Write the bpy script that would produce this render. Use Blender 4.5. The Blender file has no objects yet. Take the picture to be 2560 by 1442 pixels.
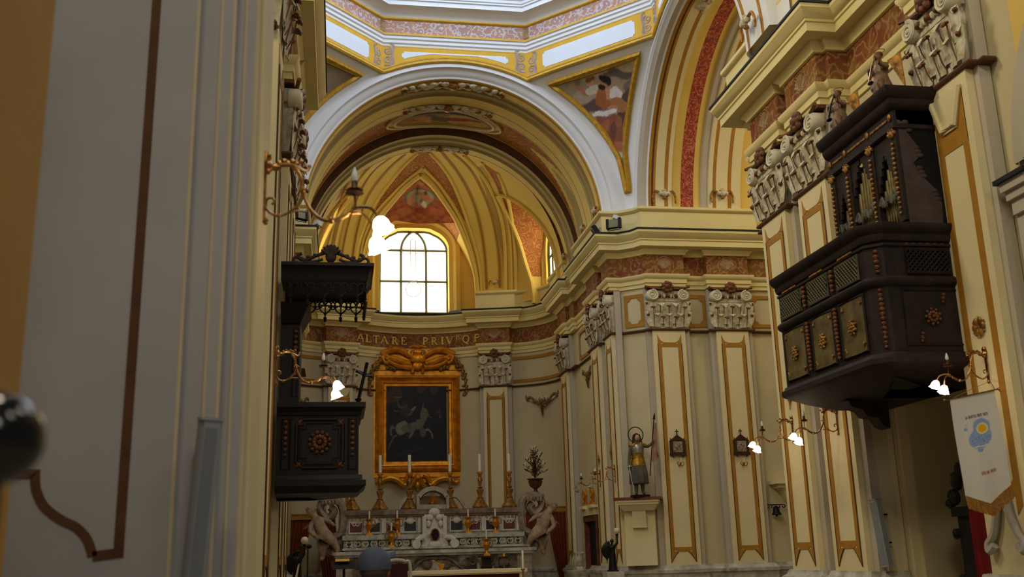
import bpy, math, random
from mathutils import Vector, Matrix
from math import sin, cos, pi, radians, sqrt, atan2, hypot
random.seed(7)
V = Vector
COL = bpy.context.scene.collection
SC = bpy.context.scene

# ---------------------------------------------------------------- camera
EYE = 1.65; FPX = 2560.0
YAW, PITCH, ROLL = radians(9.8), radians(14.54), radians(-1.62)
_F = V((sin(YAW)*cos(PITCH), cos(YAW)*cos(PITCH), sin(PITCH)))
_R0 = V((cos(YAW), -sin(YAW), 0)); _U0 = _R0.cross(_F)
_R = cos(ROLL)*_R0 + sin(ROLL)*_U0
_U = -sin(ROLL)*_R0 + cos(ROLL)*_U0
CAMPOS = V((0, 0, EYE))
cd = bpy.data.cameras.new('camera'); cam = bpy.data.objects.new('camera', cd); COL.objects.link(cam)
cam.matrix_world = Matrix(((_R.x, _U.x, -_F.x, 0), (_R.y, _U.y, -_F.y, 0), (_R.z, _U.z, -_F.z, EYE), (0, 0, 0, 1)))
cd.sensor_width = 36; cd.lens = 36.0; cd.clip_start = 0.05; cd.clip_end = 200
cd.dof.use_dof = True; cd.dof.focus_distance = 26; cd.dof.aperture_fstop = 2.8
SC.camera = cam

def at(x, y, X=None, Y=None, Z=None):
    """surveyed point: where the sight line through frame point (x, y) meets a known plane of the building"""
    d = _R*((x-1280)/FPX) - _U*((y-721)/FPX) + _F
    if X is not None: k = X/d.x
    elif Y is not None: k = Y/d.y
    else: k = (Z-EYE)/d.z
    return CAMPOS + d*k

# ---------------------------------------------------------------- materials
def lin(c):
    o = []
    for v in c[:3]:
        v = v/255.0
        o.append(v/12.92 if v <= .04045 else ((v+.055)/1.055)**2.4)
    return (*o, 1.0)
_M = {}
def nodes(name):
    m = bpy.data.materials.new(name); m.use_nodes = True
    nt = m.node_tree; b = nt.nodes['Principled BSDF']
    return m, nt, b
def N(nt, t, **k):
    n = nt.nodes.new(t)
    for a, v in k.items():
        if a in n.inputs: n.inputs[a].default_value = v
        else: setattr(n, a, v)
    return n
def mat(name, rgb, rough=.7, metal=0, var=.08, scale=2.5, bump=0.0, rgb2=None, spec=.3):
    if name in _M: return _M[name]
    m, nt, b = nodes(name)
    b.inputs['Roughness'].default_value = rough; b.inputs['Metallic'].default_value = metal
    b.inputs['Specular IOR Level'].default_value = spec
    c = lin(rgb)
    c2 = lin(rgb2) if rgb2 else tuple([max(0, x*(1-var*2.2)) for x in c[:3]]+[1])
    tc = N(nt, 'ShaderNodeTexCoord'); nz = N(nt, 'ShaderNodeTexNoise', Scale=scale, Detail=6.0, Roughness=.6)
    nt.links.new(tc.outputs['Object'], nz.inputs['Vector'])
    rp = N(nt, 'ShaderNodeValToRGB'); rp.color_ramp.elements[0].position = .32; rp.color_ramp.elements[1].position = .68
    rp.color_ramp.elements[0].color = c2; rp.color_ramp.elements[1].color = c
    nt.links.new(nz.outputs['Fac'], rp.inputs['Fac']); nt.links.new(rp.outputs['Color'], b.inputs['Base Color'])
    if bump:
        bp = N(nt, 'ShaderNodeBump', Strength=bump, Distance=.02)
        nz2 = N(nt, 'ShaderNodeTexNoise', Scale=scale*9, Detail=4.0)
        nt.links.new(tc.outputs['Object'], nz2.inputs['Vector']); nt.links.new(nz2.outputs['Fac'], bp.inputs['Height']); nt.links.new(bp.outputs['Normal'], b.inputs['Normal'])
    _M[name] = m; return m
def emit(name, rgb, strength):
    if name in _M: return _M[name]
    m, nt, b = nodes(name)
    b.inputs['Base Color'].default_value = lin(rgb); b.inputs['Emission Color'].default_value = lin(rgb); b.inputs['Emission Strength'].default_value = strength
    _M[name] = m; return m
def scroll_mat(name, ground, line, scale=3.0, rings=16.0, amount=.5, tint=None):
    """painted rinceaux: curling strokes of one colour over a ground of another"""
    if name in _M: return _M[name]
    m, nt, b = nodes(name); b.inputs['Roughness'].default_value = .8
    b.inputs['Specular IOR Level'].default_value = .2
    tc = N(nt, 'ShaderNodeTexCoord')
    nz = N(nt, 'ShaderNodeTexNoise', Scale=scale*.9, Detail=3.0); nt.links.new(tc.outputs['Object'], nz.inputs['Vector'])
    mixv = N(nt, 'ShaderNodeVectorMath', operation='MULTIPLY_ADD'); mixv.inputs[1].default_value = (.28, .28, .28)
    nt.links.new(nz.outputs['Color'], mixv.inputs[0]); nt.links.new(tc.outputs['Object'], mixv.inputs[2])
    vo = N(nt, 'ShaderNodeTexVoronoi', Scale=scale); nt.links.new(mixv.outputs[0], vo.inputs['Vector'])
    mu = N(nt, 'ShaderNodeMath', operation='MULTIPLY'); mu.inputs[1].default_value = rings; nt.links.new(vo.outputs['Distance'], mu.inputs[0])
    sn = N(nt, 'ShaderNodeMath', operation='SINE'); nt.links.new(mu.outputs[0], sn.inputs[0])
    rp = N(nt, 'ShaderNodeValToRGB'); rp.color_ramp.elements[0].position = .25; rp.color_ramp.elements[1].position = .95
    rp.color_ramp.elements[0].color = (0, 0, 0, 1); rp.color_ramp.elements[1].color = (amount, amount, amount, 1)
    nt.links.new(sn.outputs[0], rp.inputs['Fac'])
    n2 = N(nt, 'ShaderNodeTexNoise', Scale=scale*.8, Detail=2.0); nt.links.new(tc.outputs['Object'], n2.inputs['Vector'])
    g = N(nt, 'ShaderNodeValToRGB'); g.color_ramp.elements[0].position = .38; g.color_ramp.elements[1].position = .62
    g.color_ramp.elements[0].color = lin(ground); g.color_ramp.elements[1].color = lin(tint or ground)
    nt.links.new(n2.outputs['Fac'], g.inputs['Fac'])
    mx = N(nt, 'ShaderNodeMix', data_type='RGBA'); nt.links.new(rp.outputs['Color'], mx.inputs[0])
    nt.links.new(g.outputs['Color'], mx.inputs[6]); mx.inputs[7].default_value = lin(line)
    nt.links.new(mx.outputs[2], b.inputs['Base Color'])
    _M[name] = m; return m
def attr_mat(name, rough=.8, noise=.25, scale=9):
    if name in _M: return _M[name]
    m, nt, b = nodes(name); b.inputs['Roughness'].default_value = rough; b.inputs['Specular IOR Level'].default_value = .2
    a = N(nt, 'ShaderNodeAttribute', attribute_name='Col'); tc = N(nt, 'ShaderNodeTexCoord')
    nz = N(nt, 'ShaderNodeTexNoise', Scale=scale, Detail=5.0); nt.links.new(tc.outputs['Object'], nz.inputs['Vector'])
    mp = N(nt, 'ShaderNodeMapRange'); mp.inputs[3].default_value = 1-noise; mp.inputs[4].default_value = 1+noise
    nt.links.new(nz.outputs['Fac'], mp.inputs[0])
    mx = N(nt, 'ShaderNodeVectorMath', operation='SCALE'); nt.links.new(a.outputs['Color'], mx.inputs[0]); nt.links.new(mp.outputs[0], mx.inputs['Scale'])
    nt.links.new(mx.outputs[0], b.inputs['Base Color'])
    _M[name] = m; return m

CREAM = mat('cream_plaster', (224, 209, 164), .75, var=.04, scale=1.2)
YELLOW = mat('yellow_plaster', (222, 190, 102), .8, var=.05, scale=1.0)
GREYP = mat('grey_plaster', (186, 176, 158), .8, var=.05, scale=1.3)
WALLP = mat('wall_plaster', (204, 190, 152), .8, var=.06, scale=.9)
PIERP = mat('pier_plaster', (180, 178, 178), .85, var=.06, scale=1.4)
ENT = mat('entablature_cream', (224, 208, 148), .75, var=.04, scale=1.2)
WHITE = mat('white_plaster', (226, 228, 230), .8, var=.03, scale=1.0)
OCHRE = mat('ochre_border', (172, 122, 38), .7, var=.1, scale=5)
BROWN = mat('brown_line', (92, 58, 30), .7, var=.15, scale=6)
GOLDP = mat('gold_paint', (216, 172, 62), .6, var=.1, scale=6)
GILT = mat('gilt', (232, 162, 44), .36, .55, var=.3, scale=5, rgb2=(176, 104, 22), bump=.15)
GILT2 = mat('gilt_worn', (190, 136, 62), .45, .45, var=.3, scale=14, rgb2=(82, 52, 24), bump=.2)
BRASS = mat('brass', (196, 150, 92), .3, .95, var=.25, scale=20, rgb2=(112, 76, 44))
LEAD = mat('lead_cover', (34, 34, 36), .7, var=.2, scale=4)
MARBLE = mat('grey_veined_marble', (196, 192, 176), .4, var=.25, scale=4.5, rgb2=(128, 126, 112))
MARBLE2 = mat('inlaid_marble', (190, 180, 160), .45, var=.3, scale=7, rgb2=(120, 106, 88))
REDM = mat('red_marble', (124, 62, 54), .4, var=.35, scale=6, rgb2=(78, 34, 32))
DKM = mat('dark_green_marble', (58, 66, 62), .4, var=.3, scale=9)
STUCCO = mat('stucco', (222, 216, 196), .75, var=.12, scale=9, bump=.3, rgb2=(168, 152, 110))
STONE = mat('tan_stone', (176, 150, 122), .7, var=.25, scale=6, rgb2=(122, 98, 74))
RUST = mat('gilded_brown', (126, 78, 46), .55, .2, var=.3, scale=14)
DWOOD = mat('dark_walnut', (44, 30, 24), .7, var=.3, scale=6, rgb2=(22, 15, 13), bump=.15)
PWOOD = mat('pulpit_walnut', (30, 21, 21), .5, var=.3, scale=6, rgb2=(17, 12, 13), bump=.15)
GWOOD = mat('greenish_painted_wood', (112, 98, 58), .5, var=.3, scale=5, rgb2=(72, 60, 36))
LATW = mat('olive_lattice_wood', (96, 92, 66), .6, var=.2, scale=8)
BLACKC = mat('matt_black', (14, 13, 13), .9, var=.2, scale=5)
BLACKM = mat('black_metal', (22, 24, 24), .5, .4, var=.2, scale=8)
BRONZE = mat('dark_bronze', (38, 38, 34), .4, .6, var=.3, scale=9)
GREYM = mat('grey_speaker_metal', (158, 164, 170), .5, .2, var=.05, scale=4)
CURT = mat('russet_curtain', (132, 58, 24), .85, var=.2, scale=4)
REDC = mat('crimson_cloth', (122, 18, 26), .85, var=.2, scale=4)
CANDLE = mat('candle_wax', (226, 216, 188), .5, var=.05)
GLASSB = mat('frosted_bulb', (220, 226, 234), .25, var=.03, spec=.6)
LIT = emit('lit_glass_shade', (255, 226, 190), 14.0)
PANE = emit('daylit_frosted_pane', (255, 248, 216), 5.0)
SILVER = mat('silver', (176, 178, 172), .35, .8, var=.2, scale=10)
FRIEZE = scroll_mat('painted_frieze', (132, 90, 44), (176, 148, 100), 4.2, 15, .45, tint=(118, 62, 40))
TERRA = scroll_mat('painted_terracotta', (166, 104, 50), (204, 158, 88), 4, 22, .5, tint=(156, 88, 42))
GRISAI = scroll_mat('painted_grisaille_frieze', (178, 136, 114), (200, 194, 194), 5.5, 13, .8, tint=(164, 132, 126))
ROSEB = scroll_mat('painted_flower_band', (160, 70, 50), (214, 140, 110), 7, 14, .6, tint=(140, 60, 44))
FRESCO = attr_mat('fresco_paint')
CANVAS = attr_mat('oil_paint', .45, .3, 14)
BANP = attr_mat('printed_cloth', .85, .04, 20)

# ---------------------------------------------------------------- mesh builder
class MB:
    def __init__(s): s.v = []; s.f = []; s.m = []; s.mi = 0; s.col = None
    def add(s, vs, fs, mi=None):
        o = len(s.v); s.v += [V(p) for p in vs]; s.f += [tuple(i+o for i in f) for f in fs]
        s.m += [s.mi if mi is None else mi]*len(fs); return s
    def box(s, x0, x1, y0, y1, z0, z1, mi=None):
        a = [(x, y, z) for z in (z0, z1) for y in (y0, y1) for x in (x0, x1)]
        return s.add(a, [(0, 2, 3, 1), (4, 5, 7, 6), (0, 1, 5, 4), (2, 6, 7, 3), (0, 4, 6, 2), (1, 3, 7, 5)], mi)
    def frus(s, b0, b1, z0, z1, mi=None):
        """tapered block: b=(x0,x1,y0,y1) at z0 and z1"""
        a = [(x, y, z) for b, z in ((b0, z0), (b1, z1)) for y in b[2:] for x in b[:2]]
        return s.add(a, [(0, 2, 3, 1), (4, 5, 7, 6), (0, 1, 5, 4), (2, 6, 7, 3), (0, 4, 6, 2), (1, 3, 7, 5)], mi)
    def prism(s, poly, o, u, w, n, d, mi=None):
        """polygon in the (u, w) plane at o, thickened by d along n"""
        o, u, w, n = V(o), V(u), V(w), V(n); k = len(poly)
        a = [o+u*p[0]+w*p[1] for p in poly]; b = [p+n*d for p in a]
        return s.add(a+b, [tuple(range(k-1, -1, -1)), tuple(range(k, 2*k))]+[(i, (i+1) % k, k+(i+1) % k, k+i) for i in range(k)], mi)
    def tube(s, pts, r, n=8, mi=None, flat=1.0, closed=False):
        pts = [V(p) for p in pts]; k = len(pts)
        rr = r if isinstance(r, (list, tuple)) else [r]*k
        vs = []; up = None
        for i, p in enumerate(pts):
            if closed: t = pts[(i+1) % k]-pts[i-1]
            else: t = pts[min(i+1, k-1)]-pts[max(i-1, 0)]
            t = t.normalized() if t.length > 1e-9 else V((0, 0, 1))
            if up is None: up = V((0, 0, 1)) if abs(t.z) < .9 else V((1, 0, 0))
            a = up - t*up.dot(t)
            a = a.normalized() if a.length > 1e-6 else t.orthogonal().normalized()
            up = a; b = t.cross(a)
            for j in range(n):
                q = 2*pi*j/n; vs.append(p+a*cos(q)*rr[i]+b*sin(q)*rr[i]*flat)
        fs = [(i*n+j, i*n+(j+1) % n, (i+1)*n+(j+1) % n, (i+1)*n+j) for i in range(k-1) for j in range(n)]
        if closed: fs += [((k-1)*n+j, (k-1)*n+(j+1) % n, (j+1) % n, j) for j in range(n)]
        else: fs += [tuple(range(n-1, -1, -1)), tuple(range((k-1)*n, k*n))]
        return s.add(vs, fs, mi)
    def lathe(s, prof, c=(0, 0, 0), n=16, axis=(0, 0, 1), mi=None, wob=0, wn=6):
        ax = V(axis).normalized(); a = ax.orthogonal().normalized() if abs(ax.z) < .999 else V((1, 0, 0)); b = ax.cross(a); c = V(c)
        vs = []
        for i, (r, z) in enumerate(prof):
            for j in range(n):
                q = 2*pi*j/n; w = 1+wob*cos(wn*q)*(i/len(prof))
                vs.append(c+ax*z+(a*cos(q)+b*sin(q))*r*w)
        k = len(prof)
        fs = [(i*n+j, i*n+(j+1) % n, (i+1)*n+(j+1) % n, (i+1)*n+j) for i in range(k-1) for j in range(n)]
        fs += [tuple(range(n-1, -1, -1)), tuple(range((k-1)*n, k*n))]
        return s.add(vs, fs, mi)
    def ball(s, c, r, n=10, m=6, rot=None, mi=None):
        r = V(r) if not isinstance(r, (int, float)) else V((r, r, r)); c = V(c); vs = []
        for i in range(m+1):
            th = pi*i/m
            for j in range(n):
                q = 2*pi*j/n; p = V((r.x*sin(th)*cos(q), r.y*sin(th)*sin(q), r.z*cos(th)))
                if rot: p = rot @ p
                vs.append(c+p)
        return s.add(vs, [(i*n+j, (i+1)*n+j, (i+1)*n+(j+1) % n, i*n+(j+1) % n) for i in range(m) for j in range(n)], mi)
    def grid(s, fn, nu, nv, mi=None, flip=False, closeu=False):
        vs = [fn(i/nu, j/nv) for j in range(nv+1) for i in range(nu+1)]; w = nu+1
        fs = []
        for j in range(nv):
            for i in range(nu):
                q = (j*w+i, j*w+i+1, (j+1)*w+i+1, (j+1)*w+i); fs.append(q[::-1] if flip else q)
        o = len(s.v); s.v += [V(p) for p in vs]; s.f += [tuple(i+o for i in f) for f in fs]
        if callable(mi):
            s.m += [mi((i+.5)/nu, (j+.5)/nv) for j in range(nv) for i in range(nu)]
        else: s.m += [s.mi if mi is None else mi]*len(fs)
        return s
    def xf(s, mtx, start=0):
        for i in range(start, len(s.v)): s.v[i] = mtx @ s.v[i]
        return s
    def build(s, name, mats, parent=None, smooth=38, label=None, kind=None):
        me = bpy.data.meshes.new(name)
        inv = WORLD[parent.name].inverted() if parent is not None else Matrix()
        me.from_pydata([inv @ p for p in s.v], [], s.f)
        ml = mats if isinstance(mats, (list, tuple)) else [mats]
        for m in ml: me.materials.append(m)
        if len(ml) > 1: me.polygons.foreach_set('material_index', s.m)
        if s.col:
            ca = me.color_attributes.new('Col', 'FLOAT_COLOR', 'POINT')
            ca.data.foreach_set('color', [x for c in s.col for x in lin(c)])
        if smooth:
            me.polygons.foreach_set('use_smooth', [True]*len(me.polygons))
            me.set_sharp_from_angle(angle=radians(smooth))
        me.validate(); me.update()
        o = bpy.data.objects.new(name, me); COL.objects.link(o)
        if parent is not None: o.parent = parent
        if label: o['label'] = label
        if kind: o['kind'] = kind
        WORLD[o.name] = WORLD[parent.name].copy() if parent is not None else Matrix()
        return o
WORLD = {}
def thing(name, label, cat, loc=(0, 0, 0), rz=0, group=None, scale=(1, 1, 1)):
    o = bpy.data.objects.new(name, None); COL.objects.link(o); o.empty_display_size = .1
    mw = Matrix.Translation(V(loc)) @ Matrix.Rotation(rz, 4, 'Z') @ Matrix.Diagonal((*scale, 1))
    o.matrix_world = mw; WORLD[o.name] = mw
    o['label'] = label; o['category'] = cat
    if group: o['group'] = group
    return o
def local(root, mb):
    """mesh given in the thing's own frame"""
    mb.xf(WORLD[root.name]); return mb
def tag(o, label, cat, group=None):
    o['label'] = label; o['category'] = cat
    if group: o['group'] = group
    return o
def struct(mb, name, mats, smooth=38):
    o = mb.build(name, mats, None, smooth); o['kind'] = 'structure'; return o
def dup(root, label, loc, rz=0, scale=(1, 1, 1), group=None):
    def cp(o, par):
        c = o.copy(); COL.objects.link(c)
        if par is not None:
            c.parent = par
        for ch in o.children: cp(ch, c)
        return c
    r = cp(root, None)
    r.matrix_world = Matrix.Translation(V(loc)) @ Matrix.Rotation(rz, 4, 'Z') @ Matrix.Diagonal((*scale, 1))
    WORLD[r.name] = r.matrix_world.copy()
    r['label'] = label
    if group: r['group'] = group
    return r
def spline(pts, n=8, closed=False):
    pts = [V(p) for p in pts]; k = len(pts); o = []
    for i in range(k if closed else k-1):
        if closed: a, b, c, d = pts[i-1], pts[i], pts[(i+1) % k], pts[(i+2) % k]
        else: a, b, c, d = pts[max(i-1, 0)], pts[i], pts[i+1], pts[min(i+2, k-1)]
        for j in range(n):
            t = j/n; o.append(.5*((2*b)+(c-a)*t+(2*a-5*b+4*c-d)*t*t+(3*b-a-3*c+d)*t**3))
    if not closed: o.append(pts[-1])
    return o
def taper(n, a, b): return [a+(b-a)*i/(n-1) for i in range(n)]
def spiral(c, u, w, r0, r1, turns, a0=0, n=28, sgn=1):
    c, u, w = V(c), V(u), V(w)
    return [c+(u*cos(a0+sgn*2*pi*turns*i/n)+w*sin(a0+sgn*2*pi*turns*i/n))*(r0+(r1-r0)*i/n) for i in range(n+1)]
def offs(path, d, closed=False):
    """offset a plan path to its left by d with mitred corners"""
    k = len(path); o = []
    for i in range(k):
        p = V(path[i]).to_2d() if len(path[i]) > 2 else V(path[i])
        a = V(path[i-1]) if (i > 0 or closed) else None
        b = V(path[(i+1) % k]) if (i < k-1 or closed) else None
        n1 = n2 = None
        if a is not None: t = (p-a).normalized(); n1 = V((-t.y, t.x))
        if b is not None: t = (b-p).normalized(); n2 = V((-t.y, t.x))
        if n1 is None: n1 = n2
        if n2 is None: n2 = n1
        m = n1+n2; l = m.length
        if l < .2: m = n1; sc = 1
        else: m = m/l; sc = min(1/max(.3, m.dot(n1)), 3)
        o.append(p+m*d*sc)
    return o
def sweep(mb, path, prof, mi=None, closed=False):
    """profile [(d, z)] (d to the left of the path) along a plan path"""
    rows = []
    for d, z in prof:
        rows.append([V((q.x, q.y, z)) for q in offs(path, d, closed)])
    k = len(path); vs = [p for r in rows for p in r]; fs = []; ms = []
    for j in range(len(prof)-1):
        for i in range(k if closed else k-1):
            i2 = (i+1) % k; fs.append((j*k+i, j*k+i2, (j+1)*k+i2, (j+1)*k+i)); ms.append(mi[j] if isinstance(mi, (list, tuple)) else (mi or 0))
    o = len(mb.v); mb.v += vs; mb.f += [tuple(i+o for i in f) for f in fs]; mb.m += ms
    return mb
def arch(mb, prof, c, axis, side, mats, a0=0, a1=pi, n=96):
    """profile [(t along axis, radius)] turned about the axis through c: side at angle 0, up at 90 degrees"""
    c, axis, side = V(c), V(axis), V(side); up = V((0, 0, 1))
    rows = [[c+axis*t+(side*cos(a0+(a1-a0)*i/n)+up*sin(a0+(a1-a0)*i/n))*r for i in range(n+1)] for t, r in prof]
    o = len(mb.v); mb.v += [p for r in rows for p in r]; w = n+1
    for j in range(len(prof)-1):
        for i in range(n):
            mb.f.append((o+j*w+i, o+j*w+i+1, o+(j+1)*w+i+1, o+(j+1)*w+i)); mb.m.append(mats[j])
    return mb
def ribbon3(mb, pts, wd, nf, mi=0, lift=.0):
    """painted band of even width lying on a curved surface; nf(p) gives the normal"""
    vs = []; k = len(pts)
    for i, p in enumerate(pts):
        t = (pts[min(i+1, k-1)]-pts[max(i-1, 0)]).normalized(); n = nf(p); s = t.cross(n).normalized()*(wd/2); q = p+n*lift; vs += [q+s, q-s]
    mb.add(vs, [(2*i, 2*i+1, 2*i+3, 2*i+2) for i in range(k-1)], mi)
def inpoly(x, y, P):
    c = False; j = len(P)-1
    for i in range(len(P)):
        if (P[i][1] > y) != (P[j][1] > y) and x < (P[j][0]-P[i][0])*(y-P[i][1])/(P[j][1]-P[i][1])+P[i][0]: c = not c
        j = i
    return c
def paint(surf, nu, nv, base, shapes, seed=1, wob=.012, tex=None):
    """a painted surface: coloured shapes laid over a ground, carried by a fine grid"""
    rnd = random.Random(seed); mb = MB(); mb.grid(surf, nu, nv); cols = []
    ph = [rnd.uniform(0, 6.28) for _ in range(4)]
    for j in range(nv+1):
        for i in range(nu+1):
            u, v = i/nu, j/nv
            c = base(u, v) if callable(base) else base
            if tex: u, v = tex(u, v)
            x = u+wob*sin(9*v*3+ph[0])+wob*.6*sin(31*u+ph[1]); y = v+wob*sin(11*u*3+ph[2])+wob*.6*sin(29*v+ph[3])
            for sh in shapes:
                if sh[0] == 'e':
                    _, cx, cy, rx, ry, ro, rgb = sh; dx, dy = x-cx, y-cy
                    a = dx*cos(ro)+dy*sin(ro); b = -dx*sin(ro)+dy*cos(ro); q = (a/rx)**2+(b/ry)**2
                    if q < 1:
                        k = min(1, (1-q)*3.5); c = tuple(c[m]*(1-k)+rgb[m]*k for m in range(3))
                elif inpoly(x, y, sh[1]): c = sh[2]
            cols.append(tuple(min(255, max(0, c[m]+rnd.uniform(-5, 5))) for m in range(3)))
    mb.col = cols; return mb
def strip(mb, poly, width, o, u, w, n, d, mi=None, closed=True):
    """a flat band of given width inside a closed outline, thickness d"""
    P = [V(p) for p in poly]
    area = sum(P[i-1].x*P[i].y-P[i].x*P[i-1].y for i in range(len(P)))
    Q = offs(P, width if area > 0 else -width, closed)
    o, u, w, n = V(o), V(u), V(w), V(n); k = len(P)
    f3 = lambda q, h: o+u*q.x+w*q.y+n*h
    vs = [f3(p, d) for p in P]+[f3(q, d) for q in Q]+[f3(p, -.004) for p in P]+[f3(q, -.004) for q in Q]
    fs = []
    for i in range(k if closed else k-1):
        j = (i+1) % k; fs += [(i, j, k+j, k+i), (2*k+i, 2*k+j, j, i), (k+i, k+j, 3*k+j, 3*k+i)]
    return mb.add(vs, fs, mi)
# light levels
DRUM_W = 6.2; NAVE_W = 300; NAVE_R = 90; FACADE_W = 210; TRANS_W = 150; WORLD_S = .09; EXPO = 0.12
# ================================================================ THE SETTING
XC, XA = 2.83, 2.5          # axis of the crossing, axis of the apse
SPR = 9.65                  # springing of the great arches
Z_NECK, Z_CAP, Z_FR0, Z_FR1, Z_COR = 6.93, 8.0, 8.335, 8.83, 9.42

def mirror(p):
    x, y = p
    xm = 3.14 if y < 15.99 else XC if y < 30.6 else XC+(XA-XC)*min(1, (y-30.6)/1.6)
    return (2*xm-x, y)
APSE = [(6.85, 30.8), (6.74, 31.35), (6.48, 31.85), (6.1, 32.2), (5.56, 32.5)]
BACK = [(4.3, 32.97), (3.8, 33.22), (3.2, 33.42), (2.5, 33.5)]
DET = [(7.25, 9.3), (7.25, 9.5), (7.12, 9.5), (7.12, 9.6), (7.0, 9.6), (7.0, 10.6), (7.12, 10.6), (7.12, 10.7), (7.45, 10.7), (7.45, 13.0),
       (7.15, 13.0), (7.15, 13.1), (7.0, 13.1), (7.0, 14.22), (7.17, 14.22), (7.17, 14.52), (7.0, 14.52), (7.0, 15.65), (7.15, 15.65), (7.15, 15.95),
       (13.4, 15.95), (13.4, 23.95), (10.2, 23.95), (10.2, 23.75), (9.1, 23.75), (9.1, 23.95), (8.5, 23.95), (8.5, 23.75), (7.5, 23.75), (7.44, 23.87),
       (6.98, 24.22), (6.68, 24.22), (6.68, 25.0), (6.86, 25.0), (6.86, 25.5), (6.68, 25.5), (6.68, 26.65), (6.88, 26.65), (6.88, 28.7), (6.78, 28.7),
       (6.78, 29.35), (6.68, 29.35), (6.68, 30.5), (6.85, 30.5)] + APSE + [(5.44, 32.28), (4.48, 32.52), (4.54, 32.76)] + BACK
COA = [(7.25, 9.2), (7.25, 9.5), (7.0, 9.5), (7.0, 10.7), (7.45, 10.7), (7.45, 13.0), (7.0, 13.0), (7.0, 15.95), (13.4, 15.95), (13.4, 23.95),
       (10.3, 23.95), (10.3, 23.75), (7.5, 23.75), (7.44, 23.87), (6.98, 24.22), (6.68, 24.22), (6.68, 27.0), (6.88, 27.0), (6.88, 28.7), (6.68, 28.7),
       (6.68, 30.55), (6.85, 30.6)] + APSE + [(5.5, 32.3), (4.4, 32.56), (4.46, 32.8)] + BACK
WAL = [(7.27, 9.1), (7.27, 10.66), (7.47, 10.72), (7.47, 13.02), (7.2, 13.04), (7.2, 15.93), (13.42, 15.93), (13.42, 24.0), (7.48, 24.0), (7.46, 23.9),
       (7.0, 24.25), (6.9, 24.3), (6.9, 30.8)] + [(x+.02, y+.02) for x, y in APSE[1:]] + [(4.56, 32.9)] + [(x, y+.03) for x, y in BACK]
def left_of(path): return [mirror(p) for p in path][::-1]

def side_shell(right):
    s = (lambda P: P) if right else left_of
    tagname = 'right' if right else 'left'
    # walls
    mb = MB(); w = s(WAL)
    if right:
        k = 3; sweep(mb, w[:3], [(0, 0), (0, 8.05)], 0); sweep(mb, w[2:4], [(0, 3.55), (0, 8.05)], 0); sweep(mb, w[3:], [(0, 0), (0, 8.05)], 0)
        sweep(mb, [(7.47, 10.72), (7.47, 10.8), (8.7, 10.8), (8.7, 12.85), (7.62, 12.85), (7.62, 12.95), (7.47, 12.95), (7.47, 13.02)], [(0, 0), (0, 3.56)], 0); mb.add([(7.4, 10.7, 3.55), (8.7, 10.7, 3.55), (8.7, 13.1, 3.55), (7.4, 13.1, 3.55)], [(0, 1, 2, 3)])
    else: sweep(mb, w, [(0, 0), (0, 8.05)], 0)
    if right:
        jb = MB(); jb.box(7.50, 7.62, 12.90, 12.97, 0, 3.5); jb.box(7.40, 7.46, 13.0, 13.06, 0, 3.5); struct(jb, 'trim_30', CREAM)
    sweep(mb, w, [(0, 8.0), (0, 9.45)], 0)
    struct(mb, 'wall_'+tagname, WALLP)
    # marble plinth
    PL = [(-.05, 0), (.11, 0), (.11, .86), (.08, .92), (.08, 1.1), (.11, 1.13), (.11, 1.2), (.05, 1.24), (.03, 1.3), (-.25, 1.31)]
    mb = MB()
    if right: sweep(mb, DET[1:9], PL, 0); sweep(mb, DET[9:], PL, 0)
    else: sweep(mb, s(DET[1:]), PL, 0)
    struct(mb, 'baseboard_'+tagname, MARBLE)
    # neck moulding carried along the walls
    mb = MB(); sweep(mb, s(DET[1:]), [(-.1, 6.885), (.03, 6.885), (.045, 6.91), (.03, 6.94), (-.1, 6.95)], 0)
    o = struct(mb, 'trim_1' if right else 'trim_2', BROWN)
    # architrave, frieze, bed moulding
    mb = MB(); sweep(mb, s(DET), [(-.3, 8.0), (.015, 8.0), (.015, 8.09), (.045, 8.1), (.045, 8.2), (.075, 8.22), (.11, 8.28), (.11, 8.32), (0, 8.335)], 0)
    struct(mb, 'trim_3' if right else 'trim_4', ENT)
    mb = MB(); sweep(mb, s(DET), [(0, Z_FR0), (0, Z_FR1)], 0)
    struct(mb, 'trim_5' if right else 'trim_6', FRIEZE)
    mb = MB(); sweep(mb, s(DET), [(0, 8.83), (.05, 8.835), (.06, 8.88), (.12, 8.93), (.12, 8.99), (-.2, 9.0)], 0)
    struct(mb, 'trim_7' if right else 'trim_8', ENT)
    # cornice
    mb = MB(); sweep(mb, s(COA), [(-.25, 8.99), (.30, 8.985), (.30, 9.12), (.325, 9.13), (.325, 9.17), (.345, 9.18), (.40, 9.29), (.42, 9.31), (.42, 9.37), (-.3, 9.40)], 0)
    struct(mb, 'trim_9' if right else 'trim_10', ENT)
    mb = MB(); sweep(mb, s(COA), [(.405, 9.37), (.44, 9.375), (.44, 9.415), (-.35, 9.43)], 0)
    struct(mb, 'trim_11' if right else 'trim_12', LEAD)
    # attic pedestal that carries the arches
    mb = MB(); sweep(mb, s(COA[3:-len(BACK)-1]), [(.17, 9.40), (.17, 9.92), (.20, 9.93), (.24, 9.98), (.24, 10.04), (.18, 10.06), (-.5, 10.1)], 0)
    struct(mb, 'trim_13' if right else 'trim_14', ENT)
side_shell(True); side_shell(False)

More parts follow.
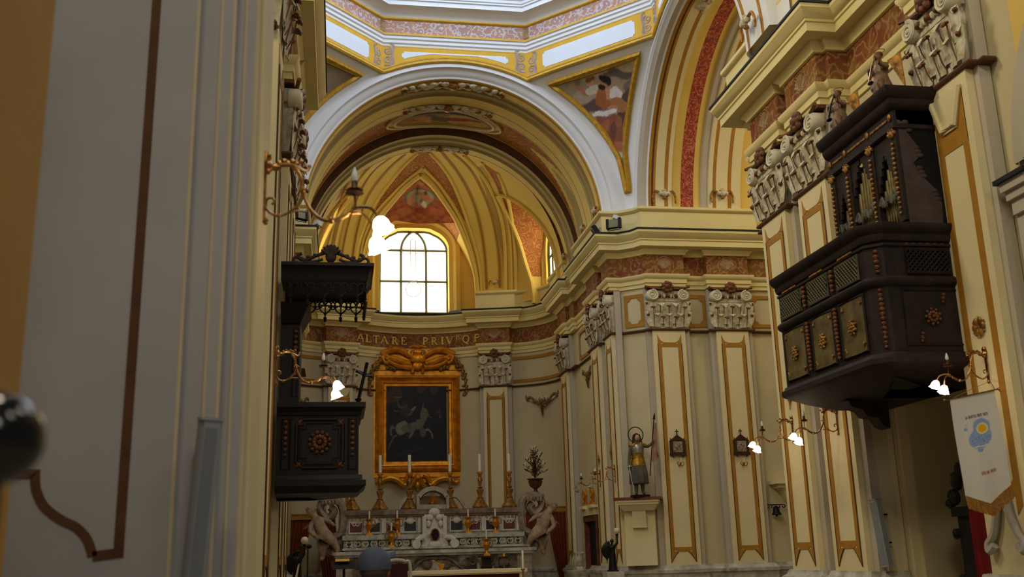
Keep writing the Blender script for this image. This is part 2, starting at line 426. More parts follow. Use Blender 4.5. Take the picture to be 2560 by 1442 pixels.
def wall_panel(mb, a, b, z0, z1, bw=.1, notch=.09, mi=0, off=.012):
    """painted ochre border with notched corners on the vertical plane through plan points a-b (room to the left of a-b)"""
    a, b = V(a), V(b); t = (b-a).normalized(); L = (b-a).length; n = V((-t.y, t.x, 0)); o = V((a.x, a.y, 0))
    u = V((t.x, t.y, 0)); w = V((0, 0, 1))
    outer = [(0, z0), (L, z0), (L, z1), (0, z1)]
    k = notch; i = bw
    inner = [(i+k, z0+i), (L-i-k, z0+i), (L-i-k*.7, z0+i+k*.7), (L-i, z0+i+k), (L-i, z1-i-k), (L-i-k*.7, z1-i-k*.7), (L-i-k, z1-i), (i+k, z1-i), (i+k*.7, z1-i-k*.7), (i, z1-i-k), (i, z0+i+k), (i+k*.7, z0+i+k*.7)]
    f = lambda p: o+u*p[0]+w*p[1]+n*off
    mo = [outer[0], outer[1], outer[1], outer[1], outer[2], outer[2], outer[2], outer[3], outer[3], outer[3], outer[0], outer[0]]
    vs = [f(p) for p in mo]+[f(p) for p in inner]; m = 12
    fs = [(j, (j+1) % m, m+(j+1) % m, m+j) for j in range(m)]
    mb.add(vs, fs, mi)
mb = MB()
PANELS = [((9.08, 23.98), (8.52, 23.98)), ((12.6, 23.98), (10.3, 23.98)), ((7.44, 23.9), (7.03, 24.21))]
for a, b in PANELS: wall_panel(mb, a, b, 7.03, 7.86, .085)
wall_panel(mb, (6.88, 26.8), (6.88, 28.6), 7.03, 7.86, .09)
for pth in (APSE, left_of(APSE)):
    q = [V(p) for p in pth]
    f = lambda i, d, z: V((*offs(pth, d)[i], z))
    for z0, z1 in ((7.03, 7.13), (7.78, 7.88)):
        sweep(mb, pth, [(.012, z0), (.012, z1)], 0)
struct(mb, 'trim_15', OCHRE)

# floor of the nave and the raised floor of the presbytery
mb = MB(); mb.box(-5, 14, -3, 34, -.2, 0); struct(mb, 'floor', mat('floor_marble', (150, 142, 126), .3, var=.2, scale=1.5, rgb2=(110, 100, 86)))
mb = MB(); mb.box(-1.2, 6.9, 22.2, 33.4, 0, .42); mb.box(-1.2, 6.9, 21.9, 22.2, 0, .28); mb.box(-1.2, 6.9, 21.6, 21.9, 0, .14)
struct(mb, 'floor_1', MARBLE)

# ---------------------------------------------------------------- east arch and presbytery barrel
mb = MB()
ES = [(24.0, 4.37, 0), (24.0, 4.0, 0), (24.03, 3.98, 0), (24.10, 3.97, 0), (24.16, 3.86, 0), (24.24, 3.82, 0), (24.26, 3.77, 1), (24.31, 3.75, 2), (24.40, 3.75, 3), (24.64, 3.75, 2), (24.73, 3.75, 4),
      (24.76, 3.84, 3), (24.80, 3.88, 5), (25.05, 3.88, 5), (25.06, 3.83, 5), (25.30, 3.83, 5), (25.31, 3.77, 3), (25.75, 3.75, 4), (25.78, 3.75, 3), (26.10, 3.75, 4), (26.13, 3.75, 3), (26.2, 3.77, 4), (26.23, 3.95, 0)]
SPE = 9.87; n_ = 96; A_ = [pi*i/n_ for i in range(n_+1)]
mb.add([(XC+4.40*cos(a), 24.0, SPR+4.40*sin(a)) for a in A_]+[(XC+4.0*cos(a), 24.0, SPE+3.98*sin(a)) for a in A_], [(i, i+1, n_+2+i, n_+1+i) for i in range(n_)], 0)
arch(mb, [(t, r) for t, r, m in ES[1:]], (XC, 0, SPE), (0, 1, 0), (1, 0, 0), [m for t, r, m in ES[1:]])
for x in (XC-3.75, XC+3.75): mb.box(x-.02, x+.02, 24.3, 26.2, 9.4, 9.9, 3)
VC = mat('vault_cream', (226, 198, 116), .8, var=.05); VG = mat('vault_tan_stripe', (176, 156, 106), .8, var=.05)  # stripes are a darker tan plaster
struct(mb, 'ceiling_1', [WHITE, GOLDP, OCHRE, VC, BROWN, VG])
mb = MB()
R3 = [(27.60, 4.4, 4), (27.62, 3.95, 4), (27.64, 3.86, 5), (27.9, 3.86, 5), (27.91, 3.81, 5), (28.15, 3.81, 5), (28.16, 3.76, 4), (28.2, 3.76, 3), (28.52, 3.76, 4), (28.56, 3.76, 3), (28.64, 3.78, 4), (28.66, 4.1, 4)]
arch(mb, [(t, r) for t, r, m in R3], (XC, 0, SPR), (0, 1, 0), (1, 0, 0), [m for t, r, m in R3])
struct(mb, 'ceiling_2', [WHITE, GOLDP, OCHRE, VC, BROWN, VG])
# painted bay between the ribs: terracotta with a cream oval frame and pointed cream lunette mouldings
def bay_pt(u, v):           # u along the arc 0..1, v across
    a = pi*u; return (XC+3.96*cos(a), 26.2+1.45*v, SPR+.16+3.96*sin(a))
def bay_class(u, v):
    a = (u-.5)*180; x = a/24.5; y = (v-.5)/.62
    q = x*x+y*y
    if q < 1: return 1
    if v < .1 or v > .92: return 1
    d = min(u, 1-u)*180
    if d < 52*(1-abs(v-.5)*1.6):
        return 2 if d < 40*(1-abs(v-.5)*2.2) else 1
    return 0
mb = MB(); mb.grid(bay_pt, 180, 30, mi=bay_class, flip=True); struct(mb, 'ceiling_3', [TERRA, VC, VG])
def medal(u, v):
    a = 2*pi*u; r = v; th = radians(90)+radians(20)*r*cos(a); y = 26.92+.52*r*sin(a)
    return (XC+3.93*cos(th), y, SPR+.16+3.93*sin(th))
def medal_uv(u, v):
    th = radians(90)+radians(20)*(2*u-1); vv = 2*v-1; w = sqrt(max(0, 1-(2*u-1)**2))
    return (XC+3.925*cos(th), 26.92+.52*vv*w, SPR+.16+3.925*sin(th))
fr = thing('ceiling_medallion', 'oval painted medallion on the presbytery vault, red and yellow robed figures', 'fresco', (XC, 26.92, SPR+3.9))
paint(medal_uv, 90, 40, lambda u, v: (120+40*v, 96+30*v, 52), [
    ('e', .25, .55, .25, .35, .2, (176, 140, 70)), ('p', [(.12, .45), (.3, .62), (.52, .72), (.56, .55), (.34, .42), (.14, .3)], (140, 44, 30)),
    ('e', .5, .62, .09, .2, .5, (110, 70, 40)), ('e', .62, .5, .09, .22, .2, (84, 80, 62)), ('e', .75, .58, .12, .2, -.4, (176, 120, 60)), ('e', .66, .75, .05, .12, 0, (190, 150, 100)),
    ('e', .85, .5, .06, .18, .3, (150, 80, 40)), ('e', .5, .12, .4, .14, 0, (62, 46, 28)), ('e', .4, .78, .05, .1, .2, (190, 148, 96))], 5).build('canvas', FRESCO, fr)
m2 = MB()
for rr, wv in ((1.06, .05), (1.22, .035)):
    m2.tube([V(medal(i/72, rr))+V((0, 0, -.01)) for i in range(72)], wv, 6, closed=True)
m2.build('oval_frame', CREAM, fr)
# stucco crests at the crowns of the three ribs
def crest_motif(mb, c, u, w, n, s, gold=True):
    """symmetrical scrolled cartouche lying on the plane (u, w)"""
    c, u, w, n = V(c), V(u), V(w), V(n)
    P = lambda x, y, h=0: c+u*(x*s)+w*(y*s)+n*(h*s)
    mb.ball(P(0, 0, .03), (.16*s, .1*s, .1*s), 8, 6, mi=1)
    for sg in (1, -1):
        mb.tube(spline([P(sg*.1, .1), P(sg*.35, .22, .05), P(sg*.62, .1, .06), P(sg*.5, -.05, .05), P(sg*.4, .04, .05)], 5), taper(21, .055*s, .02*s), 6, mi=0)
        mb.tube(spline([P(sg*.15, -.12), P(sg*.5, -.16, .05), P(sg*.85, .02, .06), P(sg*1.1, .12, .04), P(sg*1.2, .02, .04)], 5), taper(21, .06*s, .02*s), 6, mi=0)
        for k in range(4):
            x = .7+k*.22; mb.ball(P(sg*x, -.05+.05*(k % 2), .04), (.1*s, .07*s, .06*s), 7, 5, mi=k % 2)
def vault_crest(name, y, r, halfarc, label):
    t = thing(name, label, 'ornament', (XC, y, SPR+r), group='stucco crests at the crowns of the presbytery arches')
    mb = MB(); n = 14
    for sg in (1, -1):
        for k in range(n):
            a = radians(90)-sg*radians(halfarc)*(k+.3)/n; c = V((XC+(r-.03)*cos(a), y+.1*sin(k*2.1), SPR+(r-.03)*sin(a)))
            mb.ball(c, (.14-.004*k, .08, .06), 7, 5, mi=1 if k in (3, 9, 12, 13) else 0)
        pts = [V((XC+(r-.02)*cos(radians(90)-sg*radians(halfarc)*q/20), y+.14*sin(q*.9), SPR+(r-.02)*sin(radians(90)-sg*radians(halfarc)*q/20))) for q in range(21)]
        mb.tube(pts, .035, 6, mi=0)
    mb.ball((XC, y, SPR+r-.05), (.17, .15, .1), 8, 6, mi=1)
    mb.build('scrollwork', [STUCCO, GILT2], t); return t
vault_crest('vault_crest', 24.52, 3.96, 20, 'stucco crest on the outermost arch in front of the oval medallion vault')
vault_crest('vault_crest', 25.92, 3.96, 18, 'stucco crest on the arch directly above the oval medallion')
vault_crest('vault_crest', 28.36, 3.76, 13, 'stucco crest on the arch where the apse ribs meet')

# ---------------------------------------------------------------- apse vault
import bisect
APX = V((2.7, 28.6)); HD = 3.95
_pl = [(6.5, 28.6), (6.5, 29.6), (6.48, 30.6), (6.38, 31.3), (6.05, 31.95), (5.4, 32.5), (4.4, 33.0), (3.4, 33.32), (2.5, 33.4)]
_pl = _pl+[(2*(XC if y < 30 else XC+(XA-XC)*min(1, (y-30)/2.4))-x, y) for x, y in _pl[:-1][::-1]]
_pv = spline([(x, y, 0) for x, y in _pl], 12); _ln = [0]
for i in range(1, len(_pv)): _ln.append(_ln[-1]+(_pv[i]-_pv[i-1]).length)
def plan(t):
    d = t*_ln[-1]; i = min(max(1, bisect.bisect_left(_ln, d)), len(_ln)-1)
    k = (d-_ln[i-1])/max(1e-9, _ln[i]-_ln[i-1]); return _pv[i-1].lerp(_pv[i], k)
def dome(t, ph, off=0):
    c = plan(t); k = cos(ph)*(1-off/4.2)
    return V((APX.x+(c.x-APX.x)*k, APX.y+(c.y-APX.y)*k, SPR+(HD-off)*sin(ph)))
_PA = sorted((atan2(plan(i/300).y-APX.y, plan(i/300).x-APX.x), (plan(i/300).xy-APX).length) for i in range(301))
_PK = [e[0] for e in _PA]
def in_dome(p):
    d = p.xy-APX; i = min(max(0, bisect.bisect_left(_PK, atan2(d.y, d.x))), 300)
    return (d.length/_PA[i][1])**2+(max(0, p.z-SPR)/HD)**2 < 1
def on_dome(x, y, pull=0):
    """surveyed point on the vault"""
    d = (at(x, y, Y=30)-CAMPOS)/30; lo, hi = 28.0, 34.0
    for _ in range(26):
        m = (lo+hi)/2
        if in_dome(CAMPOS+d*m): lo = m
        else: hi = m
    return CAMPOS+d*(lo-pull)
def frame_xy(p):
    q = p-CAMPOS; z = q.dot(_F); return 1280+FPX*q.dot(_R)/z, 721-FPX*q.dot(_U)/z
LC_R = [(1051, 436), (1082, 464), (1117, 512), (1141, 550), (1162, 599), (1179, 647), (1190, 693), (1193, 742), (1195, 800)]
LC_L = [(1051, 436), (1013, 467), (982, 502), (954, 537), (933, 571), (916, 616), (907, 672), (904, 742), (903, 800)]
TERR = [[(1073, 379), (1099, 412), (1124, 450), (1148, 505), (1165, 550), (1170, 564), (1158, 547), (1134, 505), (1099, 457), (1058, 415), (1020, 446), (982, 484), (947, 523), (930, 543), (950, 498), (982, 453), (1016, 412), (1046, 380)],
        [(1205, 406), (1245, 432), (1252, 460), (1262, 500), (1269, 532), (1255, 491), (1228, 453), (1212, 425)],
        [(905, 408), (870, 425), (858, 450), (850, 478), (838, 505), (862, 478), (886, 440)]]
HOLE = LC_R+LC_L[::-1]
OCH = [[(1105, 382), (1141, 426), (1172, 478), (1193, 533), (1207, 595), (1214, 658), (1217, 724)], [(1131, 382), (1172, 419), (1203, 471), (1228, 533), (1242, 595), (1249, 658), (1250, 720)],
       [(1013, 386), (968, 426), (919, 491), (895, 561), (881, 637), (876, 724)], [(989, 386), (933, 429), (891, 498), (867, 568), (852, 647), (846, 724)]]
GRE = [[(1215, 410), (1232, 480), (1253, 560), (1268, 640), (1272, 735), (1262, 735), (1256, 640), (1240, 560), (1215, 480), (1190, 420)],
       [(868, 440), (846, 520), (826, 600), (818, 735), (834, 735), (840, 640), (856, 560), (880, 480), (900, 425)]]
def seg_d(x, y, P):
    b = 1e9
    for (x0, y0), (x1, y1) in zip(P, P[1:]):
        l = (x1-x0)**2+(y1-y0)**2; k = max(0, min(1, ((x-x0)*(x1-x0)+(y-y0)*(y1-y0))/l)); b = min(b, hypot(x-x0-k*(x1-x0), y-y0-k*(y1-y0)))
    return b
LUN = [(V((2.52, 33.4)), V((1, 0)), V((0, 1)), 2.0), (V((6.5, 30.45)), V((0, 1)), V((1, 0)), 1.25), (V((-.92, 30.45)), V((0, 1)), V((-1, 0)), 1.25)]
def lun_w(z, w0, top=12.75, zs=10.7):
    return w0 if z <= zs else 0 if z >= top else w0*(1-((z-zs)/(top-zs))**1.4)**.75
def side_hole(p): return (p.x > 4.9 or p.x < .6) and abs(p.y-30.45) < lun_w(p.z, 1.25)
def side_terra(p): return (p.x > 4.4 or p.x < 1.1) and abs(p.y-30.45) < lun_w(p.z, 1.75, 13.2)*1.02 and p.z > 11.4 and p.y < 31.3
mb = MB(); nt_, np_ = 560, 140; mb.v = [dome(i/nt_, pi/2*j/np_) for j in range(np_+1) for i in range(nt_+1)]; w = nt_+1
OCHB = [(min(p[0] for p in P)-4, max(p[0] for p in P)+4) for P in OCH]
for j in range(np_):
    for i in range(nt_):
        p = dome((i+.5)/nt_, pi/2*(j+.5)/np_); x, y = frame_xy(p)
        if (880 < x < 1200 and inpoly(x, y, HOLE)) or side_hole(p): continue
        c = 0
        if any(inpoly(x, y, T) for T in TERR): c = 1
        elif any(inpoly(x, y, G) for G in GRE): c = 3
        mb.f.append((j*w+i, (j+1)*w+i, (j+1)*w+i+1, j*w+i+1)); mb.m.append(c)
APSEC = mat('apse_cream', (228, 194, 98), .8, var=.04, scale=1.0); APSEG = mat('apse_tan_stripe', (190, 156, 80), .8, var=.05)  # stripe beside the ribs is a darker tan
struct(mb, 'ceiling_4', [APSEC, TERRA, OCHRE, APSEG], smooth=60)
BR = [on_dome(*p) for p in spline([(x, y, 0) for x, y in LC_R], 4) for p in [(p.x, p.y)]]; BL = [on_dome(p.x, p.y) for p in spline([(x, y, 0) for x, y in LC_L], 4)]
mb = MB()
for row in (BR, BL):
    mb.tube([p+V((0, -.03, -.03)) for p in row], .085, 8)
MO = [[(1058, 420), (1094, 458), (1128, 508), (1152, 552), (1172, 605), (1188, 660), (1198, 742)], [(1058, 420), (1016, 452), (978, 490), (942, 530), (920, 570), (905, 620), (896, 742)],
      [(1073, 381), (1101, 412), (1127, 450), (1151, 505), (1168, 555), (1185, 610), (1199, 670), (1204, 740)], [(1046, 382), (1013, 412), (979, 453), (946, 498), (922, 545), (905, 590), (894, 640), (888, 740)],
      [(1160, 388), (1200, 430), (1230, 480), (1252, 540), (1262, 610), (1264, 740)], [(1205, 405), (1235, 455), (1258, 510), (1272, 560), (1278, 640), (1280, 740)], [(1245, 432), (1265, 480), (1278, 540), (1288, 620), (1291, 740)],
      [(960, 388), (915, 425), (880, 480), (858, 540), (840, 620), (832, 740)], [(905, 408), (878, 440), (850, 500), (834, 560), (820, 640), (815, 740)]]
for P, r in zip(MO, (.05, .05, .045, .045, .06, .05, .06, .06, .05)):
    mb.tube([on_dome(p.x, p.y, .01) for p in spline([(x, y, 0) for x, y in P], 5)], r, 6)
for P in OCH: ribbon3(mb, [on_dome(p.x, p.y, .0) for p in spline([(x, y, 0) for x, y in P], 7)], .075, lambda p: (V((APX.x, APX.y, p.z*.6+4))-p).normalized(), 1, .022)
struct(mb, 'trim_16', [APSEC, OCHRE], smooth=60)
# lunette vaults behind the pointed edges
mb = MB()
for row, fl in ((BR, 0), (BL, 1)):
    for p0, p1 in zip(row, row[1:]):
        q0, q1 = V((p0.x, 33.52, p0.z)), V((p1.x, 33.52, p1.z)); mb.add([p0, q0, q1, p1], [(3, 2, 1, 0) if fl else (0, 1, 2, 3)], 1 if p1.z > 12.0 else 0)
for sgn, xw in ((1, 6.72), (-1, -1.2)):
    zz = [9.5+3.24*(1-(1-i/24)**1.8) for i in range(25)]
    for s2 in (1, -1):
        row = []
        for z in zz:
            y = 30.45+s2*lun_w(z, 1.25); lo, hi = 2.7, 2.7+sgn*5
            for _ in range(22):
                m = (lo+hi)/2
                if in_dome(V((m, y, z))): lo = m
                else: hi = m
            row.append(V((lo, y, z)))
        for p0, p1 in zip(row, row[1:]):
            q0, q1 = V((xw, p0.y, p0.z)), V((xw, p1.y, p1.z)); mb.add([p0, q0, q1, p1], [(0, 1, 2, 3)], 1 if p0.z > 10.3 else 0)
        mb.tube([p-V((sgn*.04, 0, 0)) for p in row], .07, 6, mi=0)
struct(mb, 'ceiling_5', [APSEC, TERRA], smooth=50)
def resample(P, n):
    L = [0]
    for a, b in zip(P, P[1:]): L.append(L[-1]+hypot(b[0]-a[0], b[1]-a[1]))
    o = []
    for i in range(n+1):
        d = L[-1]*i/n; k = min(max(1, bisect.bisect_left(L, d)), len(L)-1); q = (d-L[k-1])/max(1e-9, L[k]-L[k-1]); o.append((P[k-1][0]+(P[k][0]-P[k-1][0])*q, P[k-1][1]+(P[k][1]-P[k-1][1])*q))
    return o
OL = mat('olive_window_bars', (92, 84, 40), .6, var=.1)
def window_wall(name, wname, F, OUTL, cx, hw, z0, zr, zt, gb, shoulder):
    """wall inside a lunette with a shouldered round-headed window; F maps (x, z, depth) into the church"""
    n = 48
    def hole(k):
        if k < .3: return (cx-hw, z0+(zr-z0)*k/.3)
        if k > .7: return (cx+hw, zr-(zr-z0)*(k-.7)/.3)
        q = pi*(1-(k-.3)/.4); x = cx+hw*cos(q); z = zr+(zt-zr)*1.1*sin(q)
        return (x, min(z, zt) if abs(x-cx) < hw*shoulder else min(z, zt-.1))
    H = [hole(i/n) for i in range(n+1)]; G = resample(OUTL, n)
    ring = lambda g: [(cx+(x-cx)*(1+g/hw), zr+(z-zr)*(1+g/(zt-zr)) if z > zr else z) for x, z in H]
    rows = [[F(*p, .05) for p in G], [F(*p, .04) for p in ring(.42)], [F(*p, -.03) for p in ring(.38)], [F(*p, -.05) for p in ring(.24)], [F(*p, .05) for p in ring(.15)], [F(*p, .1) for p in ring(.02)], [F(*p, gb+.04) for p in H]]
    mb = MB()
    for r0, r1 in zip(rows, rows[1:]): mb.add(r0+r1, [(i, i+1, n+2+i, n+1+i) for i in range(n)])
    struct(mb, name, [APSEC], 40)
    wn = bpy.data.objects.new(wname, None); COL.objects.link(wn); WORLD[wn.name] = Matrix(); wn['kind'] = 'structure'
    g = MB(); g.add([F(*p, gb) for p in H], [tuple(range(n+1))]); g.build('pane', PANE, wn, None)
    m = MB(); b = gb-.03; tb = .042; bar = lambda p, q: m.tube([F(*p, b), F(*q, b)], tb, 4)
    for x in (cx-hw*.37, cx+hw*.37): bar((x, z0), (x, zr+.02))
    for z in (z0, z0+(zr-z0)*.5, zr): bar((cx-hw, z), (cx+hw, z))
    for sg in (1, -1):
        m.tube(spline([F(cx+sg*hw*.37, zr, b), F(cx+sg*hw*.32, zr+(zt-zr)*.42, b), F(cx+sg*hw*.18, zr+(zt-zr)*.8, b), F(cx, zt+.02, b)], 6), tb, 4)
    m.tube([F(*p, b) for p in H], tb*1.3, 4)
    m.build('glazing_bars', OL, wn, None)
GY = 33.9
gz = lambda y: at(1034, y, Y=GY).z
gx0, gx1 = at(948, 704, Y=GY).x, at(1118.5, 704, Y=GY).x
cx1, hw1 = (gx0+gx1)/2, (gx1-gx0)/2
FC = lambda x, z, d: V((x, 33.4+d, z))
OUT1 = [(p.x, p.z) for p in BL[::-1]]+[(p.x, p.z) for p in BR[1:]]
OUT1 = [(OUT1[0][0], 9.2)]+OUT1+[(OUT1[-1][0], 9.2)]
window_wall('wall_apse_1', 'window_1', FC, OUT1, cx1, hw1, gz(783), gz(627), gz(580), .5, .55)
OUTS = [(-1.25, 9.2)]+[(-lun_w(z, 1.25), z) for z in (10.7, 11.2, 11.7, 12.1, 12.4, 12.6, 12.7, 12.75)]; OUTS = OUTS+[(-x, z) for x, z in OUTS[::-1]]
window_wall('wall_apse_2', 'window_2', lambda x, z, d: V((6.5+d*.7, 30.45-x, z)), OUTS, -.1, .85, 9.3, 10.95, 11.9, .3, .4)
window_wall('wall_apse_3', 'window_3', lambda x, z, d: V((-.92-d*.7, 30.45+x, z)), OUTS, .1, .85, 9.3, 10.95, 11.9, .3, .4)
# cross with a ball foot, outlined in the middle light of the window
f = lambda x, y: at(x, y, Y=33.78)
cr = thing('window_cross', 'pale outlined cross standing on a ball inside the apse window', 'cross', tuple(f(1033, 740)))
m = MB(); OUT = mat('cross_outline', (176, 176, 200), .4)
m.tube(spline([f(1027, 703), f(1026.5, 612), f(1027, 602), f(1033, 597), f(1039, 602), f(1039.5, 612), f(1040, 703)], 4), .012, 5)
for sg in (1, -1): m.tube(spline([f(1033+sg*6.5, 621), f(1033+sg*24, 621.3), f(1033+sg*28, 627), f(1033+sg*24, 633), f(1033+sg*6.5, 632.5)], 4), .012, 5)
m.build('outline', OUT, cr)
m = MB(); m.tube([f(1033.5+19*cos(i*pi/16), 723+19*sin(i*pi/16)) for i in range(32)], .012, 5, closed=True); m.build('ball', OUT, cr)
# putti painted in the middle lunette
def putti_s(u, v):
    k = v*12; i = min(int(k), 11); q = k-i; i = 12-i
    r, l = BR[i].lerp(BR[i-1], q), BL[i].lerp(BL[i-1], q)
    p = l.lerp(r, u); e = abs(2*u-1); p.z -= .015; w_ = .5-.3*e
    return p.lerp(V((p.x, 33.4, p.z)), w_*.8)
_q = lambda x, y: ((x-940)/220, 1-(y-430)/160)
_e = lambda x, y, rx, ry, ro, c: ('e', *_q(x, y), rx/220, ry/160, ro, c)
pp = paint(putti_s, 90, 40, lambda u, v: (168+18*sin(40*u)*sin(30*v), 94+16*sin(37*u+1)*sin(33*v), 58), [_e(1050, 494, 42, 25, 0, (110, 96, 74)), _e(1050, 494, 38, 22, 0, (160, 160, 132)), _e(1028, 504, 12, 10, .4, (206, 142, 104)), _e(1030, 490, 6, 7, 0, (196, 138, 92)), _e(1040, 512, 12, 7, -.3, (190, 120, 86)),
    _e(1062, 494, 13, 11, -.2, (190, 118, 92)), _e(1064, 482, 6, 6, 0, (110, 74, 54)), _e(1050, 484, 12, 5, .2, (176, 120, 90)), _e(1060, 510, 7, 9, .4, (214, 206, 180)), _e(1052, 502, 5, 6, 0, (120, 120, 100)), _e(1076, 500, 8, 5, .5, (196, 130, 100)),
    _e(1010, 528, 22, 9, .3, (190, 110, 74)), _e(1092, 530, 22, 9, -.3, (190, 110, 74)), _e(1050, 527, 16, 8, 0, (150, 70, 50)), _e(985, 545, 14, 8, .5, (196, 120, 76)), _e(1120, 548, 14, 8, -.5, (196, 120, 76)), _e(1050, 455, 12, 10, 0, (190, 124, 70))], 4, .004, lambda u, v: _q(*frame_xy(putti_s(u, v))))
o = pp.build('lunette_fresco', FRESCO); tag(o, 'painted putti on a terracotta ground in the lunette over the apse window', 'fresco')
# the scroll that ends each painted band at the foot of a rib
FOOT = []
def foot_scroll(c, u, w, n, s, label):
    t = thing('rib_foot_scroll', label, 'ornament', tuple(c), group='stucco scrolls at the feet of the arch bands'); mb = MB(); c, u, w, n = V(c), V(u), V(w), V(n)
    for sg in (1, -1):
        mb.tube(spline([c+u*sg*s*.95-w*s*.7, c+u*sg*s*.98-w*s*.1, c+u*sg*s*.75+w*s*.3+n*.02, c+u*sg*s*.4+w*s*.15+n*.04], 6), taper(19, s*.07, s*.13), 6, mi=1)
        mb.ball(c+u*sg*s*.33+w*s*.08+n*.04, (s*.22, s*.22, s*.2), 8, 6)
    mb.ball(c+w*s*.05+n*.06, (s*.26, s*.2, s*.26), 8, 6); mb.ball(c-w*s*.25+n*.03, (s*.2, s*.14, s*.16), 8, 6, mi=1); mb.ball(c+w*s*.4+n*.03, (s*.22, s*.14, s*.14), 8, 6)
    mb.build('scrollwork', [STUCCO, GILT2], t)
ax = lambda v: V(v).normalized()
foot_scroll(on_dome(1236, 706, .08), (.92, -.3, 0), (0, 0, 1), (-.3, -.92, 0), .19, 'small stucco scroll at the foot of the apse rib beside the window')
foot_scroll((8.05, 23.56, 10.36), (1, 0, 0), (0, 0, 1), (0, -1, 0), .3, 'white and gold scroll at the arch foot above the pilaster next to the armoured statue')
foot_scroll((9.58, 23.52, 10.4), (1, 0, 0), (0, 0, 1), (0, -1, 0), .3, 'white and brown scroll at the arch foot above the inner transept pilaster')
foot_scroll((6.5, 14.27, 9.95), (0, 1, 0), (0, 0, 1), (-1, 0, 0), .28, 'white scroll at the arch foot on top of the great cornice, near the organ')
foot_scroll((6.5, 24.52, 10.2), (0, 1, 0), (0, 0, 1), (-1, 0, 0), .24, 'gold-tipped scroll at the foot of the outer presbytery arch')
foot_scroll((6.5, 25.95, 10.2), (0, 1, 0), (0, 0, 1), (-1, 0, 0), .2, 'grey scroll at the foot of the second presbytery arch')
foot_scroll((6.5, 28.36, 10.1), (0, 1, 0), (0, 0, 1), (-1, 0, 0), .2, 'stucco scroll at the foot of the arch beside the side window')
# ---------------------------------------------------------------- crossing: transept arch, pendentives, octagon, drum
HX, HC, YC, RE = 4.5, 1.88, 19.5, 4.37
for nm, sx, a0, a1 in (('ceiling_6', 1, 0, pi), ('ceiling_7', -1, 0, pi)):
    mb = MB()
    TS = [(4.50, 4.37, 0), (4.50, 4.22, 0), (4.56, 4.19, 5), (4.64, 4.07, 5), (4.76, 4.05, 0), (4.80, 4.02, 2), (4.88, 4.02, 4), (4.93, 4.02, 2), (4.99, 4.02, 3), (5.22, 4.02, 2), (5.32, 4.02, 3), (5.42, 4.02, 3), (5.44, 4.1, 6), (5.68, 4.1, 7), (6.02, 4.1, 6), (6.2, 4.1, 5),
          (6.22, 4.04, 5), (6.38, 4.04, 3), (6.40, 4.0, 3), (6.5, 4.0, 2), (6.59, 4.0, 3), (6.9, 4.0, 2), (7.0, 4.0, 3), (7.25, 4.0, 3), (7.28, 4.12, 6), (10.6, 4.12, 6)]
    arch(mb, [(t*sx, r) for t, r, m in TS], (XC, YC+.1, SPR), (1, 0, 0), (0, 1, 0), [m for t, r, m in TS], a0, a1)
    struct(mb, nm, [WHITE, GOLDP, OCHRE, CREAM, BROWN, GREYP, YELLOW, ROSEB])
for nm, x in (('wall_transept_right', 13.4), ('wall_transept_left', 2*XC-13.4)):
    mb = MB(); mb.box(min(x, x+.3), max(x, x+.3), 15.3, 24.1, 8, 14.2); struct(mb, nm, YELLOW)
# west arch towards the nave
mb = MB()
WS = [(15.0, 4.37, 0), (15.0, 4.05, 0), (14.93, 3.95, 0), (14.85, 3.85, 0), (14.80, 3.80, 1), (14.70, 3.75, 3), (14.62, 3.75, 2), (14.52, 3.75, 3), (14.05, 3.75, 2), (13.95, 3.75, 3), (13.75, 3.75, 0), (13.72, 3.9, 0), (13.3, 3.9, 0)]
arch(mb, [(t, r) for t, r, m in WS], (XC+.05, 0, SPR), (0, 1, 0), (1, 0, 0), [m for t, r, m in WS])
struct(mb, 'ceiling_8', [WHITE, GOLDP, OCHRE, WHITE, BROWN, GREYP])
# pendentives
CORN = {'se': (1, 1), 'sw': (-1, 1), 'ne': (1, -1), 'nw': (-1, -1)}
def pend(k, u, z):
    sx, sy = k; h = sqrt(max(.01, RE*RE-(z-SPR)**2)); h = max(h, HC)
    A = V((XC+sx*h, YC+sy*HX, z)); B = V((XC+sx*HX, YC+sy*h, z)); return A.lerp(B, u)
for i, (nm, k) in enumerate(CORN.items()):
    mb = MB(); mb.grid(lambda u, v: pend(k, u, SPR-.1+(13.62-SPR+.1)*v), 12, 40, flip=(k[0]*k[1] > 0))
    struct(mb, 'wall_pendentive_%d' % (i+1), WHITE)
def pend_frame_pt(k, u, v):
    """u 0..1 across, v 0 (tip) .. 1 (top): inner field of the pendentive inside its gilt frame"""
    z = 10.55+(13.40-10.55)*v; a, b = pend(k, 0, z), pend(k, 1, z); L = (b-a).length
    m0 = min(.26, L*.36); m1 = min(.28, L*.36)
    if v < .02: pass
    return a.lerp(b, (m0+(L-m0-m1)*u)/L)
def pend_n(k): return V((-k[0], -k[1], 0)).normalized()
def pendentive(k, shapes, base, label, seed, tex=None):
    t = thing('pendentive_fresco', label, 'fresco', tuple(pend(k, .5, 12)), group=None); n = pend_n(k)*.02
    paint(lambda u, v: pend_frame_pt(k, u, v)+n, 110, 120, base, shapes, seed, .008, tex).build('canvas', FRESCO, t)
    loop = [pend_frame_pt(k, 0, i/30) for i in range(31)]+[pend_frame_pt(k, i/10, 1) for i in range(1, 11)]+[pend_frame_pt(k, 1, 1-i/30) for i in range(1, 31)]
    mb = MB(); n2 = pend_n(k)*.03
    mb.tube([p+n2 for p in loop], .075, 6, closed=True); 
    c = sum(loop, V((0, 0, 0)))/len(loop)
    mb.tube([p+(c-p).normalized()*.09+n2 for p in loop], .025, 5, closed=True)
    mb.build('gilt_frame', mat('gilt_paint', (206, 160, 52), .45, .3, var=.2, scale=10), t); return t
